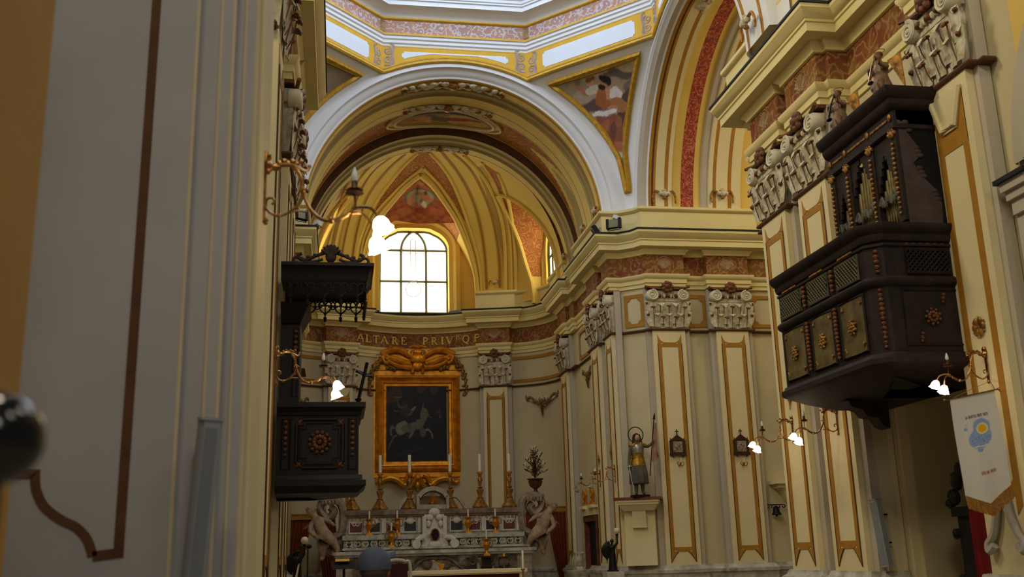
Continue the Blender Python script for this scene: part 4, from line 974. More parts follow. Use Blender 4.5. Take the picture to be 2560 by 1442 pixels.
# ================================================================ LAMP BRACKETS
def make_sconce(name, label, lit):
    """local frame: wall at x=0, arm reaching along +x"""
    t = thing(name, label, 'wall lamp', group='brass wall lamp brackets'); L = lambda mb: local(t, mb)
    m = MB(); m.prism([(-.016, -.19), (.016, -.19), (.02, .1), (.034, .13), (.02, .19), (-.02, .19), (-.034, .13), (-.02, .1)], (0, 0, 0), (0, 1, 0), (0, 0, 1), (1, 0, 0), .012)
    m.ball((.018, 0, .165), (.016, .026, .03), 8, 6); m.ball((.018, 0, .11), (.022, .04, .04), 8, 6); m.ball((.015, 0, -.185), (.014, .016, .022), 8, 6); m.lathe([(.035, 0), (.03, .02), (.018, .03), (.022, .05), (.014, .07)], (.01, 0, .11), 12, (1, 0, 0))
    L(m).build('back_plate', BRASS, t)
    m = MB()
    p = spline([(.05, 0, .11), (.1, 0, .125), (.15, 0, .115), (.185, 0, .06), (.2, 0, -.02), (.235, 0, -.11), (.29, 0, -.165), (.345, 0, -.172), (.40, 0, -.15), (.455, 0, -.115)], 6); m.tube(p, taper(len(p), .013, .008), 8)
    p = spline([(.345, 0, -.172), (.38, 0, -.17), (.43, 0, -.14)], 5); m.tube(p, .008, 6)
    q = [(.03+.035*cos(a), 0, -.105+.035*sin(a)) for a in [radians(-60+40*k) for k in range(8)]]
    p = spline([(.2, 0, -.02), (.185, 0, -.08), (.13, 0, -.135), (.075, 0, -.155), (.03, 0, -.135), (.012, 0, -.1), (.02, 0, -.065), (.045, 0, -.06), (.056, 0, -.08), (.042, 0, -.095)], 6); m.tube(p, taper(len(p), .008, .007), 8)
    p = spline([(.12, 0, -.14), (.17, 0, -.125), (.22, 0, -.13)], 5); m.tube(p, .006, 6)
    for c, r in (((.345, 0, -.172), .018), ((.08, 0, -.155), .013), ((.195, 0, -.01), .02)): m.ball(c, r, 8, 6)
    for k in range(6):          # acanthus along the upper scroll
        x = .075+.022*k; m.ball((x, 0, .135+.012*(k % 2)), (.016, .016, .012), 7, 5)
    p = spline([(.15, 0, .125), (.19, 0, .1), (.215, 0, .095), (.228, 0, .115)], 5); m.tube(p, taper(len(p), .012, .007), 6); m.ball((.228, 0, .12), .012, 7, 5)
    for x, z, a in ((.185, -.02, 1), (.225, -.065, -1)): m.tube([(x, 0, z), (x+.03*a, 0, z+.01), (x+.045*a, .0, z+.002)], [.006, .006, .004], 5)
    L(m).build('arm', BRASS, t)
    m = MB(); p = spline([(.455, 0, -.115), (.468, 0, -.09), (.465, 0, -.045), (.462, 0, -.02)], 5); m.tube(p, .006, 6); m.lathe([(.012, 0), (.05, .008), (.035, .014), (.045, .026), (.018, .034), (.014, .05), (.014, .075)], (.462, 0, -.028), 12, wob=.18)
    h = L(m).build('candle_holder', mat('aged_brass', (112, 84, 52), .45, .8, var=.3, scale=20), t)
    m = MB(); m.lathe([(.012, 0), (.017, .015), (.018, .03), (.011, .055), (.003, .078)], (.462, 0, .047), 12); L(m).build('candle_bulb', GLASSB, h)
    for i, (y, ex, ez, z0) in enumerate(((-.05, .585, -.165, -.11), (.06, .57, -.235, -.13))):
        m = MB(); p = spline([(.45, 0, z0), (.50, y*.4, z0+.008), (.55, y*.8, (z0+ez)/2+.02), (ex, y, ez)], 6); m.tube(p, taper(len(p), .009, .007), 6)
        a = L(m).build('branch', BRASS, t)
        ax = V((.35, y*1.2, -.93)).normalized(); m = MB(); m.lathe([(.010, 0), (.028, .010), (.041, .037), (.043, .062), (.054, .084)], (ex, y, ez), 21, ax, wob=.2, wn=7)
        L(m).build('glass_shade', LIT if lit else mat('clear_glass_shade', (132, 126, 100), .2, var=.1, spec=.6), a)
    return t
sc = make_sconce('wall_lamp', 'lit brass lamp bracket on the big grey pier, nearest to the viewer', True)
sc.matrix_world = Matrix.Translation((-.40, 5.12, 3.52))
for (x, y, z), rz, lb, s in (((-.62, 10.1, 3.50), 0, 'lit brass lamp bracket in front of the pulpit', 1), ((7.0, 10.07, 3.52), 180, 'lit brass lamp bracket above the white banner', 1.02),
        ((7.0, 15.1, 3.42), 180, 'lit brass lamp bracket on the far corner pilaster, reaching furthest towards the saint', 1.1), ((7.0, 13.62, 3.38), 180, 'lit brass lamp bracket tucked under the carved bracket of the organ gallery', 1.1)):
    dup(sc, lb, (x, y, z), radians(rz), (s, s, s))
su = make_sconce('unlit_wall_lamp', 'unlit brass lamp bracket on the pilaster just left of the armoured saint', False)
zz = at(1548, 1180, X=6.68).z; su.matrix_world = Matrix.Translation((6.68, 24.6, zz)) @ Matrix.Rotation(pi, 4, 'Z') @ Matrix.Diagonal((1.1, 1.1, 1.1, 1))
dup(su, 'unlit brass lamp bracket on the pilaster beside the marble doorway', (6.68, 26.07, zz), pi, (1.1, 1.1, 1.1))
# ================================================================ PULPIT
PX0, PX1, PY0, PY1 = -.74, .30, 12.58, 13.6
t = thing('pulpit', 'dark walnut pulpit with fretted canopy on the left nave wall', 'pulpit', (-.6, 13.1, 2.44))
m = MB(); m.box(PX0, PX1-.06, PY0+.06, PY1, 2.62, 3.36); m.build('body', PWOOD, t, None)
def ringmould(m, prof, x1=PX1-.06, y0=PY0+.06, y1=PY1):
    sweep(m, [(PX0, y1), (x1, y1), (x1, y0), (PX0, y0)][::1] if False else [(PX0, y0), (x1, y0), (x1, y1), (PX0, y1)], [(-d, z) for d, z in prof])
m = MB(); ringmould(m, [(0, 3.34), (.03, 3.345), (.04, 3.38), (.03, 3.39), (.05, 3.42), (.08, 3.44), (.08, 3.50), (.0, 3.505), (-.5, 3.505)]); m.build('upper_moulding', PWOOD, t)
m = MB(); ringmould(m, [(0, 2.64), (.04, 2.63), (.05, 2.58), (.09, 2.56), (.09, 2.50), (.05, 2.47), (-.0, 2.42), (-.1, 2.41), (-.6, 2.36)]); m.build('lower_moulding', PWOOD, t)
o, u, w, n = V((0, PY0+.06, 0)), V((1, 0, 0)), V((0, 0, 1)), V((0, -1, 0))
def oct_loop(x0, x1, z0, z1, c): return [(x0+c, z0), (x1-c, z0), (x1-c, z0+c), (x1, z0+c), (x1, z1-c), (x1-c, z1-c), (x1-c, z1), (x0+c, z1), (x0+c, z1-c), (x0, z1-c), (x0, z0+c), (x0+c, z0+c)]
m = MB()
for e, r in ((0, .022), (.045, .012)): m.tube([o+u*p[0]+w*p[1]+n*.01 for p in oct_loop(-.5+e, .05-e, 2.72+e, 3.3-e, .07)], r, 6, closed=True)
for x in (-.68, .115): m.tube([o+u*p[0]+w*p[1]+n*.008 for p in ((x, 2.7), (x+.1, 2.7), (x+.1, 3.3), (x, 3.3))], .012, 5, closed=True)
m.build('panel_frame', PWOOD, t)
def rosette(m, c, u, w, n, r, petals=10):
    c, u, w, n = V(c), V(u), V(w), V(n); m.ball(c+n*r*.2, r*.22, 8, 6)
    for ring, rr, k in ((.45, .2, petals), (.8, .17, petals)):
        for i in range(k):
            a = 2*pi*(i+.5*(ring > .5))/k; m.ball(c+u*(r*ring*cos(a))+w*(r*ring*sin(a))+n*r*.12, (r*rr,)*3, 7, 5)
def garland(m, c, w, n, L, r, k=8):
    c, w, n = V(c), V(w), V(n)
    for i in range(k):
        q = i/(k-1); s = r*(1.1-.35*abs(q-.35)); m.ball(c-w*L*q+n*s*.5, (s, s, s*.9), 7, 5)
        if i % 2: m.tube([c-w*L*q+n*.005, c-w*(L*q+r)+n*s*1.2], [s*.9, s*.2], 5)
P = lambda x, z: o+u*x+w*z+n*.01
m = MB(); rosette(m, P(-.225, 3.02), u, w, n, .15, 12); m.build('rosette', RUST, t)
for x, z in ((-.47, 3.26), (.02, 3.26), (-.47, 2.76), (.02, 2.76)):
    m = MB()
    for k in range(4): a = pi/4+k*pi/2; m.tube([P(x, z), P(x+.055*cos(a), z+.055*sin(a))], [.022, .006], 6)
    m.ball(P(x, z), .022, 7, 5); m.build('corner_leaf', RUST, t)
for x in (-.63, .165):
    m = MB(); garland(m, P(x, 3.27), w, n, .4, .026, 7); m.build('garland', RUST, t)
# back board
m = MB(); m.box(PX0, -.50, 12.95, PY1, 3.5, 4.72); m.frus((PX0, -.50, 12.9, PY1), (PX0, -.38, 12.7, PY1), 4.55, 4.78); m.build('back_board', PWOOD, t, None)
m = MB(); m.tube([(-.585, 12.945, 3.62), (-.525, 12.945, 3.62), (-.525, 12.945, 4.5), (-.585, 12.945, 4.5)], .008, 5, closed=True); m.build('back_board_frame', PWOOD, t)
m = MB(); garland(m, (-.555, 12.945, 4.45), w, n, .55, .028, 9); m.build('back_garland', RUST, t)
# canopy
CX1, CY0, CY1, CZ = .36, 12.6, 13.7, 5.05
m = MB(); m.box(PX0, CX1-.04, CY0+.04, CY1-.04, CZ, 5.2); sweep(m, [(PX0, CY0+.04), (CX1-.04, CY0+.04), (CX1-.04, CY1-.04), (PX0, CY1-.04)], [(0, CZ-.02), (-.02, CZ+.02), (-.02, CZ+.08), (-.05, CZ+.12), (-.07, CZ+.16), (-.09, CZ+.17), (-.09, CZ+.21), (.2, CZ+.23)]); m.build('canopy', PWOOD, t)
def valance(a, b, z, name):
    a, b = V(a), V(b); uu = (b-a).normalized(); L = (b-a).length; k = max(3, round(L/.21)); s = L/k; m = MB(); ww = V((0, 0, 1))
    m.tube([a+ww*z, b+ww*z], .016, 5); m.tube([a+ww*(z-.03), b+ww*(z-.03)], .009, 5)
    for i in range(k):
        c = a+uu*(s*(i+.5))+ww*z
        for sg in (1, -1):
            m.tube(spline([c+uu*sg*s*.1-ww*.1, c+uu*sg*s*.03-ww*.07, c+uu*sg*s*.2-ww*.035, c+uu*sg*s*.38-ww*.06, c+uu*sg*s*.3-ww*.11, c+uu*sg*s*.18-ww*.095], 4), .011, 5)
            m.tube(spline([c+uu*sg*s*.38-ww*.07, c+uu*sg*s*.3-ww*.15, c-ww*.2], 4), .011, 5)
        m.tube([c-ww*.1, c-ww*.24], .01, 5); m.ball(c-ww*.21, .018, 7, 5); m.tube([c-ww*.235, c-ww*.25, c-ww*.31], [.01, .024, .016], 8)
        d = c+uu*s*.5; m.tube(spiral(d-ww*.075, uu, ww, .03, .03, 1, 0, 10), .009, 5); m.tube(spiral(d-ww*.12, uu, ww, .02, .02, 1, 0, 8), .008, 5)
    return m.build(name, PWOOD, t)
valance((PX0+.02, CY0+.05, CZ), (CX1-.05, CY0+.05, CZ), CZ*0, 'front_valance') if False else None
valance((PX0+.02, CY0+.05, 0), (CX1-.05, CY0+.05, 0), CZ, 'front_valance'); valance((CX1-.05, CY0+.05, 0), (CX1-.05, CY1-.05, 0), CZ, 'side_valance'); valance((PX0+.02, CY1-.05, 0), (CX1-.05, CY1-.05, 0), CZ, 'rear_valance')
m = MB(); z = CZ+.21
for sg, c0 in ((1, -.13), (-1, -.13)):
    m.tube(spline([(c0+sg*.05, CY0, z+.14), (c0+sg*.17, CY0, z+.1), (c0+sg*.3, CY0, z+.04), (c0+sg*.38, CY0, z+.05), (c0+sg*.4, CY0, z+.1), (c0+sg*.36, CY0, z+.12)], 5), .022, 6)
    m.tube(spline([(c0+sg*.1, CY0, z+.05), (c0+sg*.2, CY0, z+.02), (c0+sg*.34, CY0, z+.015)], 4), .018, 6)
    m.tube(spline([(c0+sg*.38, CY0, z+.06), (c0+sg*.44, CY0, z+.07), (c0+sg*.47, CY0, z+.03), (c0+sg*.46, CY0, z)], 4), .018, 6)
    for k in range(4): m.ball((c0+sg*(.12+.08*k), CY0, z+.12-.022*k), (.03, .02, .026), 7, 5)
    m.tube([(c0+sg*.2, CY0, z+.02), (c0+sg*.2, CY0, z-.02)], .014, 5)
for k in range(7):
    a = radians(20+140*k/6); m.tube([(-.13, CY0, z+.08), (-.13+.09*cos(a), CY0-.02, z+.12+.1*sin(a)), (-.13+.13*cos(a), CY0-.03, z+.12+.12*sin(a))], [.03, .03, .012], 6)
m.ball((-.13, CY0, z+.08), (.07, .04, .08), 8, 6); m.build('crest', mat('carved_crest', (62, 44, 32), .6, var=.3, scale=9), t)
# crucifix leaning on the pulpit rim
t = thing('crucifix', 'dark crucifix leaning on the pulpit rim in front of the gilt frame', 'crucifix', (.22, 12.75, 3.505))
b = at(894, 1000, Y=12.75); b.z = 3.505; tp = at(918, 906, Y=12.75); ax = (tp-b).normalized(); sx = V((.9, -.1, -.35)).normalized()
m = MB(); m.tube([b, tp], .021, 4); c = b.lerp(tp, .72); m.tube([c-sx*.115, c+sx*.11], .019, 4); m.build('cross', BLACKM, t, None)
m = MB(); m.tube([c-sx*.09+n*.02, c+n*.025-ax*.03, c+sx*.09+n*.02], [.007, .014, .007], 6); m.tube([c+n*.03+ax*.02, c+n*.03-ax*.03, c+n*.025-ax*.12, c+n*.022-ax*.22], [.012, .018, .015, .008], 7); m.ball(c+n*.035+ax*.04, .018, 8, 6); m.build('corpus', BRONZE, t)
m = MB()
for k in range(9): m.tube([(.23, 12.72, 3.505), (.23+.035*cos(k*2.4), 12.72+.03*sin(k*2.4), 3.55+.01*(k % 3))], [.006, .012], 5)
o_ = m.build('leaf_sprig', BRONZE); tag(o_, 'small dark sprig of leaves at the foot of the leaning crucifix', 'sprig')
# ================================================================ ORGAN GALLERY AND ORGAN
GX, GY0, GY1, GW = 6.0, 10.45, 13.0, 7.42
t = thing('organ_gallery', 'dark projecting organ gallery with lattice openings and olive panels on the right wall', 'gallery', (6.7, 11.7, 3.5))
CH = .16
GP = [(GX, GY1), (GX, GY0+CH), (GX+CH, GY0), (GX+1.42, GY0)]   # room to the right of this path, so profiles use negative d
def gs(m, prof): sweep(m, GP, [(-d, z) for d, z in prof])
m = MB(); gs(m, [(0, 3.6), (0, 5.1)]); m.prism([(p[0], p[1]) for p in GP]+[(GW, GY1)], (0, 0, 3.62), (1, 0, 0), (0, 1, 0), (0, 0, 1), .04); m.prism([(p[0], p[1]) for p in GP]+[(GW, GY1)], (0, 0, 5.05), (1, 0, 0), (0, 1, 0), (0, 0, 1), .04)
m.add([(GX, GY1, 3.6), (GW, GY1, 3.6), (GW, GY1, 5.1), (GX, GY1, 5.1)], [(0, 1, 2, 3)]); m.build('body', DWOOD, t, None)
m = MB(); gs(m, [(-.02, 5.02), (.03, 5.04), (.05, 5.09), (.05, 5.12), (.09, 5.15), (.12, 5.2), (.12, 5.235), (-.12, 5.24)]); m.build('top_moulding', DWOOD, t)
m = MB(); gs(m, [(0, 4.50), (.04, 4.52), (.06, 4.55), (.06, 4.585), (.02, 4.62), (0, 4.62)]); gs(m, [(0, 4.97), (.025, 4.98), (.025, 5.01), (0, 5.02)]); m.build('middle_moulding', DWOOD, t)
m = MB(); gs(m, [(0, 3.74), (.03, 3.73), (.05, 3.69), (.09, 3.67), (.09, 3.61), (.06, 3.59), (.0, 3.57), (-.25, 3.50), (-.7, 3.42), (-1.4, 3.42)]); m.build('lower_moulding', DWOOD, t)
m = MB()
for y in (12.3,):
    prof = [(0, 0), (.55, 0), (.5, -.08), (.36, -.12), (.3, -.2), (.16, -.22), (.1, -.32), (0, -.36)]
    m.prism([(GW-.42-p[0]-.02, 3.44+p[1]) for p in prof], (0, y-.12, 0), (1, 0, 0), (0, 0, 1), (0, 1, 0), .24)
m.build('carved_bracket', DWOOD, t)
EX = V((-1, 0, 0)); bays = [(12.92, 12.28), (12.08, 11.5), (11.3, 10.72)]
for i, (ya, yb) in enumerate(bays):
    m = MB(); m.box(GX-.012, GX, yb, ya, 3.80, 4.47); m.build('panel', GWOOD, t, None)
    m = MB(); m.tube([(GX-.012, ya, 3.80), (GX-.012, yb, 3.80), (GX-.012, yb, 4.47), (GX-.012, ya, 4.47)], .02, 5, closed=True); m.build('panel_frame', DWOOD, t)
    m = MB(); rosette(m, (GX-.02, (ya+yb)/2, 4.13), (0, 1, 0), (0, 0, 1), EX, .105, 8); m.build('rosette', GILT2, t)
    for y in (ya-.07, yb+.07):
        for z in (3.9, 4.38):
            m = MB(); c = V((GX-.02, y, z)); m.ball(c, .02, 6, 4); s = 1 if y > (ya+yb)/2 else -1
            m.tube([c, c+V((0, -s*.02, .045 if z > 4 else -.045))], [.018, .006], 5); m.tube([c, c+V((0, s*.035, 0))], [.016, .006], 5); m.build('corner_leaf', GILT2, t)
    def lattice(A, U, W, n_, name, matl):
        m = MB(); A, U, W, n_ = V(A), V(U), V(W), V(n_); L, H = U.length, W.length; u_, w_ = U/L, W/H; st = .062
        import itertools
        for sg in (1, -1):
            k = -int(H/st)-1
            while k*st < L+H:
                x0 = k*st; a = max(0, x0 if sg > 0 else x0-H); b = min(L, x0+H if sg > 0 else x0)
                if b-a > .02:
                    z0 = (a-x0) if sg > 0 else (x0-a); z1 = (b-x0) if sg > 0 else (x0-b)
                    m.tube([A+u_*a+w_*z0+n_*.01, A+u_*b+w_*z1+n_*.01], .0095, 4)
                k += 1
        m.tube([A, A+U, A+U+W, A+W], .022, 5, closed=True); return m.build(name, matl, t)
    m = MB(); m.box(GX-.004, GX, yb+.02, ya-.02, 4.66, 4.94); m.build('black_shade_sheet', BLACKC, t, None)  # flat black sheet on the solid body stands for shade behind the lattice
    lattice((GX-.02, ya-.02, 4.66), (0, yb-ya+.04, 0), (0, 0, .28), EX, 'lattice', LATW)
    m = MB(); 
    for k in range(7): m.ball((GX-.03, ya-.14-(ya-yb-.28)*k/6, 5.01), (.012, .04, .016), 6, 4)
    m.build('gilt_bar', GILT2, t)
m = MB(); m.box(GX+.42, GX+.95, GY0-.004, GY0, 4.66, 4.94); m.build('black_shade_sheet', BLACKC, t, None)
lattice((GX+.42, GY0-.02, 4.66), (.53, 0, 0), (0, 0, .28), (0, -1, 0), 'lattice', DWOOD)
m = MB(); m.tube([(GX+.32, GY0-.006, 3.82), (GX+1.12, GY0-.006, 3.82), (GX+1.12, GY0-.006, 4.46), (GX+.32, GY0-.006, 4.46)], .014, 5, closed=True); m.build('panel_frame', DWOOD, t)
m = MB(); rosette(m, (GX+.66, GY0-.015, 4.14), (1, 0, 0), (0, 0, 1), (0, -1, 0), .11, 9); m.build('rosette', RUST, t)
for x, z in ((GX+.82, 4.36), (GX+.5, 3.9)):
    m = MB(); m.ball((x, GY0-.015, z), .025, 6, 4); m.ball((x+.01, GY0-.015, z+.045), .02, 6, 4); m.ball((x-.005, GY0-.015, z-.04), .018, 6, 4); m.build('corner_leaf', RUST, t)
cn = V((-1, -1, 0)).normalized(); cc = V((GX+CH/2, GY0+CH/2, 0))
for c, w_, n_, L in [((GX-.012, 12.18, 4.44), (0, 0, 1), EX, .6), ((GX-.012, 11.4, 4.44), (0, 0, 1), EX, .6), (tuple(cc+cn*.01+V((.03, -.0, 4.46))), (0, 0, 1), cn, .66), ((GX+1.18, GY0-.012, 4.44), (0, 0, 1), (0, -1, 0), .6)]:
    m = MB(); garland(m, c, w_, n_, L, .03, 13); m.build('garland', RUST, t)
for c, w_, n_, L in [((GX-.012, 12.18, 4.92), (0, 0, 1), EX, .24), ((GX-.012, 11.4, 4.92), (0, 0, 1), EX, .24), (tuple(cc+cn*.01+V((.03, 0, 4.92))), (0, 0, 1), cn, .24), ((GX+1.14, GY0-.012, 4.92), (0, 0, 1), (0, -1, 0), .24)]:
    m = MB(); garland(m, c, w_, n_, L, .032, 5); m.build('garland', RUST, t)
m = MB()
for k in range(6): m.ball((GX+.45+.09*k, GY0-.015, 5.0), (.04, .012, .02), 6, 4)
m.build('gilt_bar', RUST, t)

# organ case
OX, OY0, OY1, OW = 6.5, 10.42, 12.1, 7.4
t = thing('pipe_organ', 'tall dark organ case with pipes and gilt garlands, above the gallery', 'organ', (6.9, 11.3, 5.24))
m = MB(); m.box(OX, OW, OY0+.03, OY1, 5.22, 5.34)
ys = [OY1, 11.62, 11.02, OY0]         # pilaster strip centres
edges = [(12.1, 11.98), (11.70, 11.56), (11.10, 10.96), (10.56, 10.42)]
for a, b in edges: m.box(OX-.02, OX+.1, b, a, 5.3, 6.45)
ops = [(11.98, 11.70, 5.34, 6.12), (11.56, 11.10, 5.34, 6.40), (10.96, 10.56, 5.34, 6.22)]
for a, b, z0, z1 in ops:
    st = 5; w_ = (a-b)/(2*st+1)           # stepped head of the opening
    for k in range(st): 
        zt_ = z1-.42*((st-k)/st)**1.2
        m.box(OX+.0, OX+.03, a-w_*(k+1), a-w_*k, zt_, 6.45); m.box(OX+.0, OX+.03, b+w_*k, b+w_*(k+1), zt_, 6.45)
    m.box(OX+.0, OX+.03, b+w_*st, a-w_*st, z1, 6.45)
m.build('case_front', DWOOD, t, None)
m = MB(); m.box(OX+.3, OX+.32, OY0+.05, OY1-.02, 5.25, 6.45); m.box(OX+.06, OW, OY1-.03, OY1, 5.25, 6.6); m.build('case_back', BLACKC, t, None)
m = MB(); side = [(0, 5.22), (.88, 5.22), (.9, 5.6), (.84, 5.95), (.74, 6.15), (.62, 6.3), (.58, 6.5), (.6, 6.9), (0, 6.9)]
m.prism([(OX+.02+p[0], p[1]) for p in side], (0, OY0, 0), (1, 0, 0), (0, 0, 1), (0, 1, 0), .04); m.build('side_panel', BLACKC, t, None)
m = MB(); wing = [(0, 5.26), (.42, 5.26), (.44, 5.5), (.36, 5.7), (.22, 5.85), (.14, 6.0), (.24, 6.1), (.2, 6.25), (.1, 6.4), (.14, 6.5), (0, 6.55)]
m.prism([(OX+.02+p[0], p[1]) for p in wing], (0, OY0-.012, 0), (1, 0, 0), (0, 0, 1), (0, 1, 0), .012)
for x, z in ((.40, 5.56), (.25, 5.84), (.24, 6.1), (.14, 6.42)):
    for k in range(3): m.ball((OX+.02+x-.02*k, OY0-.01, z+.05*k), (.045, .015, .03), 7, 5)
m.build('carved_wing', mat('grey_brown_wood', (74, 62, 60), .6, var=.2, scale=6), t)
m = MB(); OP = [(OX-.02, OY1), (OX-.02, OY0), (OW-.3, OY0)]
os_ = lambda m, prof: sweep(m, OP, [(-d, z) for d, z in prof])
os_(m, [(.0, 6.42), (.03, 6.44), (.03, 6.49), (.0, 6.5), (.0, 6.68), (.04, 6.7), (.07, 6.76), (.07, 6.8), (.13, 6.85), (.15, 6.9), (.15, 6.93), (-.2, 6.94)]); m.prism([(OX-.02, OY0), (OW-.3, OY0), (OW-.3, OY1), (OX-.02, OY1)], (0, 0, 6.9), (1, 0, 0), (0, 1, 0), (0, 0, 1), .03)
m.build('cornice', DWOOD, t)
PIPE = mat('tin_pipes', (150, 136, 92), .35, .7, var=.2, scale=6, rgb2=(96, 86, 60))
for a, b, z0, z1 in ops:
    k = 7 if a-b > .35 else 5
    for i in range(k):
        q = abs(i-(k-1)/2)/((k-1)/2); r = (a-b)/k/2*.92; y = a-(a-b)*(i+.5)/k; zt_ = z1-.04-.36*q
        m = MB(); m.lathe([(r*.3, 0), (r, .16), (r, zt_-5.36)], (OX+.075, y, 5.36), 10); m.box(OX+.075-r*1.02, OX+.075-r*.6, y-r*.5, y+r*.5, 5.52, 5.55); m.build('pipe', PIPE, t)
    m = MB()
    for sg in (1, -1):
        c = V((OX-.01, (a+b)/2, z0+.28)); s = (a-b)*.5
        m.tube(spline([c+V((0, sg*s, .02)), c+V((0, sg*s*.7, .1)), c+V((0, sg*s*.4, -.02)), c+V((0, sg*s*.15, .08)), c+V((0, 0, .02))], 5), .025, 6, flat=.5)
        m.ball(c+V((0, sg*s*.6, .02)), (.015, .05, .05), 7, 5)
    m.build('pipe_shade', mat('grey_fretwork', (96, 94, 84), .6, var=.2, scale=8), t)
for a, b in edges:
    y = (a+b)/2; m = MB(); garland(m, (OX-.022, y, 6.26), (0, 0, 1), EX, .86, .024, 15); m.build('garland', GILT2, t)
    m = MB(); c = V((OX-.03, y, 6.38)); m.ball(c, (.03, .05, .055), 8, 6)
    for k in range(5): a_ = pi*k/4; m.ball(c+V((0, .06*cos(a_), .05*sin(a_)+.01)), .026, 6, 4)
    m.build('gilt_mask', GILT2, t)
    m = MB(); m.ball((OX-.03, y, 6.6), (.02, .035, .05), 7, 5); m.build('gilt_knob', GILT2, t)
for a, b, z0, z1 in ops:
    m = MB(); L = a-b
    for k in range(6): m.ball((OX-.025, b+.03+(L-.06)*k/5, 6.59), (.012, L/9, .02), 6, 4)
    m.build('gilt_bar', GILT2, t)
# ================================================================ FIGURES
def skin(name, J, E, matl, parent, sub=2, root=None):
    """one continuous body grown over a skeleton: J {joint: (point, radius)}, E [(a, b)]"""
    ks = list(J); ix = {k: i for i, k in enumerate(ks)}; inv = WORLD[parent.name].inverted()
    me = bpy.data.meshes.new(name); me.from_pydata([inv @ V(J[k][0]) for k in ks], [(ix[a], ix[b]) for a, b in E], [])
    me.skin_vertices.new() if hasattr(me.skin_vertices, 'new') and not me.skin_vertices else None
    o = bpy.data.objects.new(name, me); COL.objects.link(o); o.parent = parent; WORLD[o.name] = WORLD[parent.name].copy()
    md = o.modifiers.new('skin', 'SKIN'); md.use_smooth_shade = True
    sv = me.skin_vertices[0].data
    for k in ks:
        r = J[k][1]; sv[ix[k]].radius = (r, r) if isinstance(r, (int, float)) else r
        sv[ix[k]].use_root = (k == (root or ks[0]))
    s = o.modifiers.new('sub', 'SUBSURF'); s.levels = sub; s.render_levels = sub
    me.materials.append(matl); return o
def hand(J, E, wrist, d, side, s, pre, curl=.5):
    """palm, four fingers and a thumb as branches of the same body"""
    d, side = V(d).normalized(), V(side).normalized(); nrm = d.cross(side); w = V(J[wrist][0])
    J[pre+'palm'] = (tuple(w+d*.045*s), .022*s); E.append((wrist, pre+'palm'))
    for i in range(4):
        b = w+d*(.085*s)+side*((i-1.5)*.021*s); L = (.07, .08, .075, .055)[i]*s
        J[pre+'k%d' % i] = (tuple(b), .0105*s); J[pre+'t%d' % i] = (tuple(b+d*L*(1-curl*.5)+nrm*L*curl*.6), .0085*s); E += [(pre+'palm', pre+'k%d' % i), (pre+'k%d' % i, pre+'t%d' % i)]
    J[pre+'th'] = (tuple(w+d*.05*s-side*.04*s), .011*s); J[pre+'tt'] = (tuple(w+d*.085*s-side*.05*s+nrm*.02*s), .009*s); E += [(pre+'palm', pre+'th'), (pre+'th', pre+'tt')]
SKIN = mat('painted_flesh', (190, 140, 108), .55, var=.08, scale=9)
# ---- armoured saint on the bracket
SX, SY, SZ = 6.97, 23.58, 2.9
t = thing('saint_statue', 'painted statue of an armoured young woman with halo and banner on a wall bracket', 'statue', (SX, SY, SZ)); h = 1.47
P = lambda x, z, y=0: V((SX+x*h, SY+y*h, SZ+z*h))
HF = mat('grey_green_paint', (92, 88, 62), .5, var=.2, scale=8)
J = {'pel': (P(0, .52), (.085*h, .07*h)), 'ch': (P(.0, .70), (.09*h, .065*h)), 'sh': (P(.0, .79), (.065*h, .05*h)), 'nk': (P(.0, .845), .028*h), 'hd': (P(.0, .90, -.005), (.045*h, .05*h)), 'tp': (P(.0, .95), (.036*h, .042*h)),
     'ls': (P(.095, .79), .036*h), 'le': (P(.155, .765, -.05), .029*h), 'lw': (P(.20, .79, -.10), .021*h), 'rs': (P(-.095, .78), .036*h), 're': (P(-.135, .63), .030*h), 'rw': (P(-.16, .49, -.02), .021*h),
     'lh': (P(.045, .48), .062*h), 'lk': (P(.05, .27, -.01), .044*h), 'la': (P(.055, .05), .028*h), 'lf': (P(.065, .02, -.06), .026*h), 'rh': (P(-.045, .48), .062*h), 'rk': (P(-.05, .27, -.01), .044*h), 'ra': (P(-.055, .05), .028*h), 'rf': (P(-.07, .02, -.06), .026*h)}
E = [('pel', 'ch'), ('ch', 'sh'), ('sh', 'nk'), ('nk', 'hd'), ('hd', 'tp'), ('sh', 'ls'), ('ls', 'le'), ('le', 'lw'), ('sh', 'rs'), ('rs', 're'), ('re', 'rw'), ('pel', 'lh'), ('lh', 'lk'), ('lk', 'la'), ('la', 'lf'), ('pel', 'rh'), ('rh', 'rk'), ('rk', 'ra'), ('ra', 'rf')]
hand(J, E, 'lw', (.2, -.5, .5), (0, 0, 1), h*.75, 'L'); hand(J, E, 'rw', (-.1, -.1, -1), (0, 1, 0), h*.75, 'R')
skin('body', J, E, HF, t)
m = MB(); m.ball(P(0, .905, -.03), (.040*h, .036*h, .054*h), 14, 10); m.ball(P(0, .90, -.068), (.008*h, .012*h, .016*h), 7, 5); m.build('face', SKIN, t)
m = MB()
for s in (1, -1): m.ball(P(s*.016, .913, -.064), (.006*h, .004*h, .004*h), 6, 4)
m.ball(P(0, .872, -.060), (.012*h, .005*h, .004*h), 6, 4); m.build('eyes_and_mouth', mat('face_paint', (70, 36, 30), .6), t)
m = MB(); m.ball(P(0, .94, .016), (.052*h, .046*h, .05*h), 14, 10)
for s in (1, -1): m.tube(spline([P(s*.036, .965, 0), P(s*.055, .9, .005), P(s*.062, .84, -.02), P(s*.06, .79, -.035), P(s*.052, .775, -.04)], 5), taper(21, .02*h, .024*h), 8)
m.build('hair', mat('dark_brown_hair', (48, 34, 26), .7, var=.2, scale=18), t)
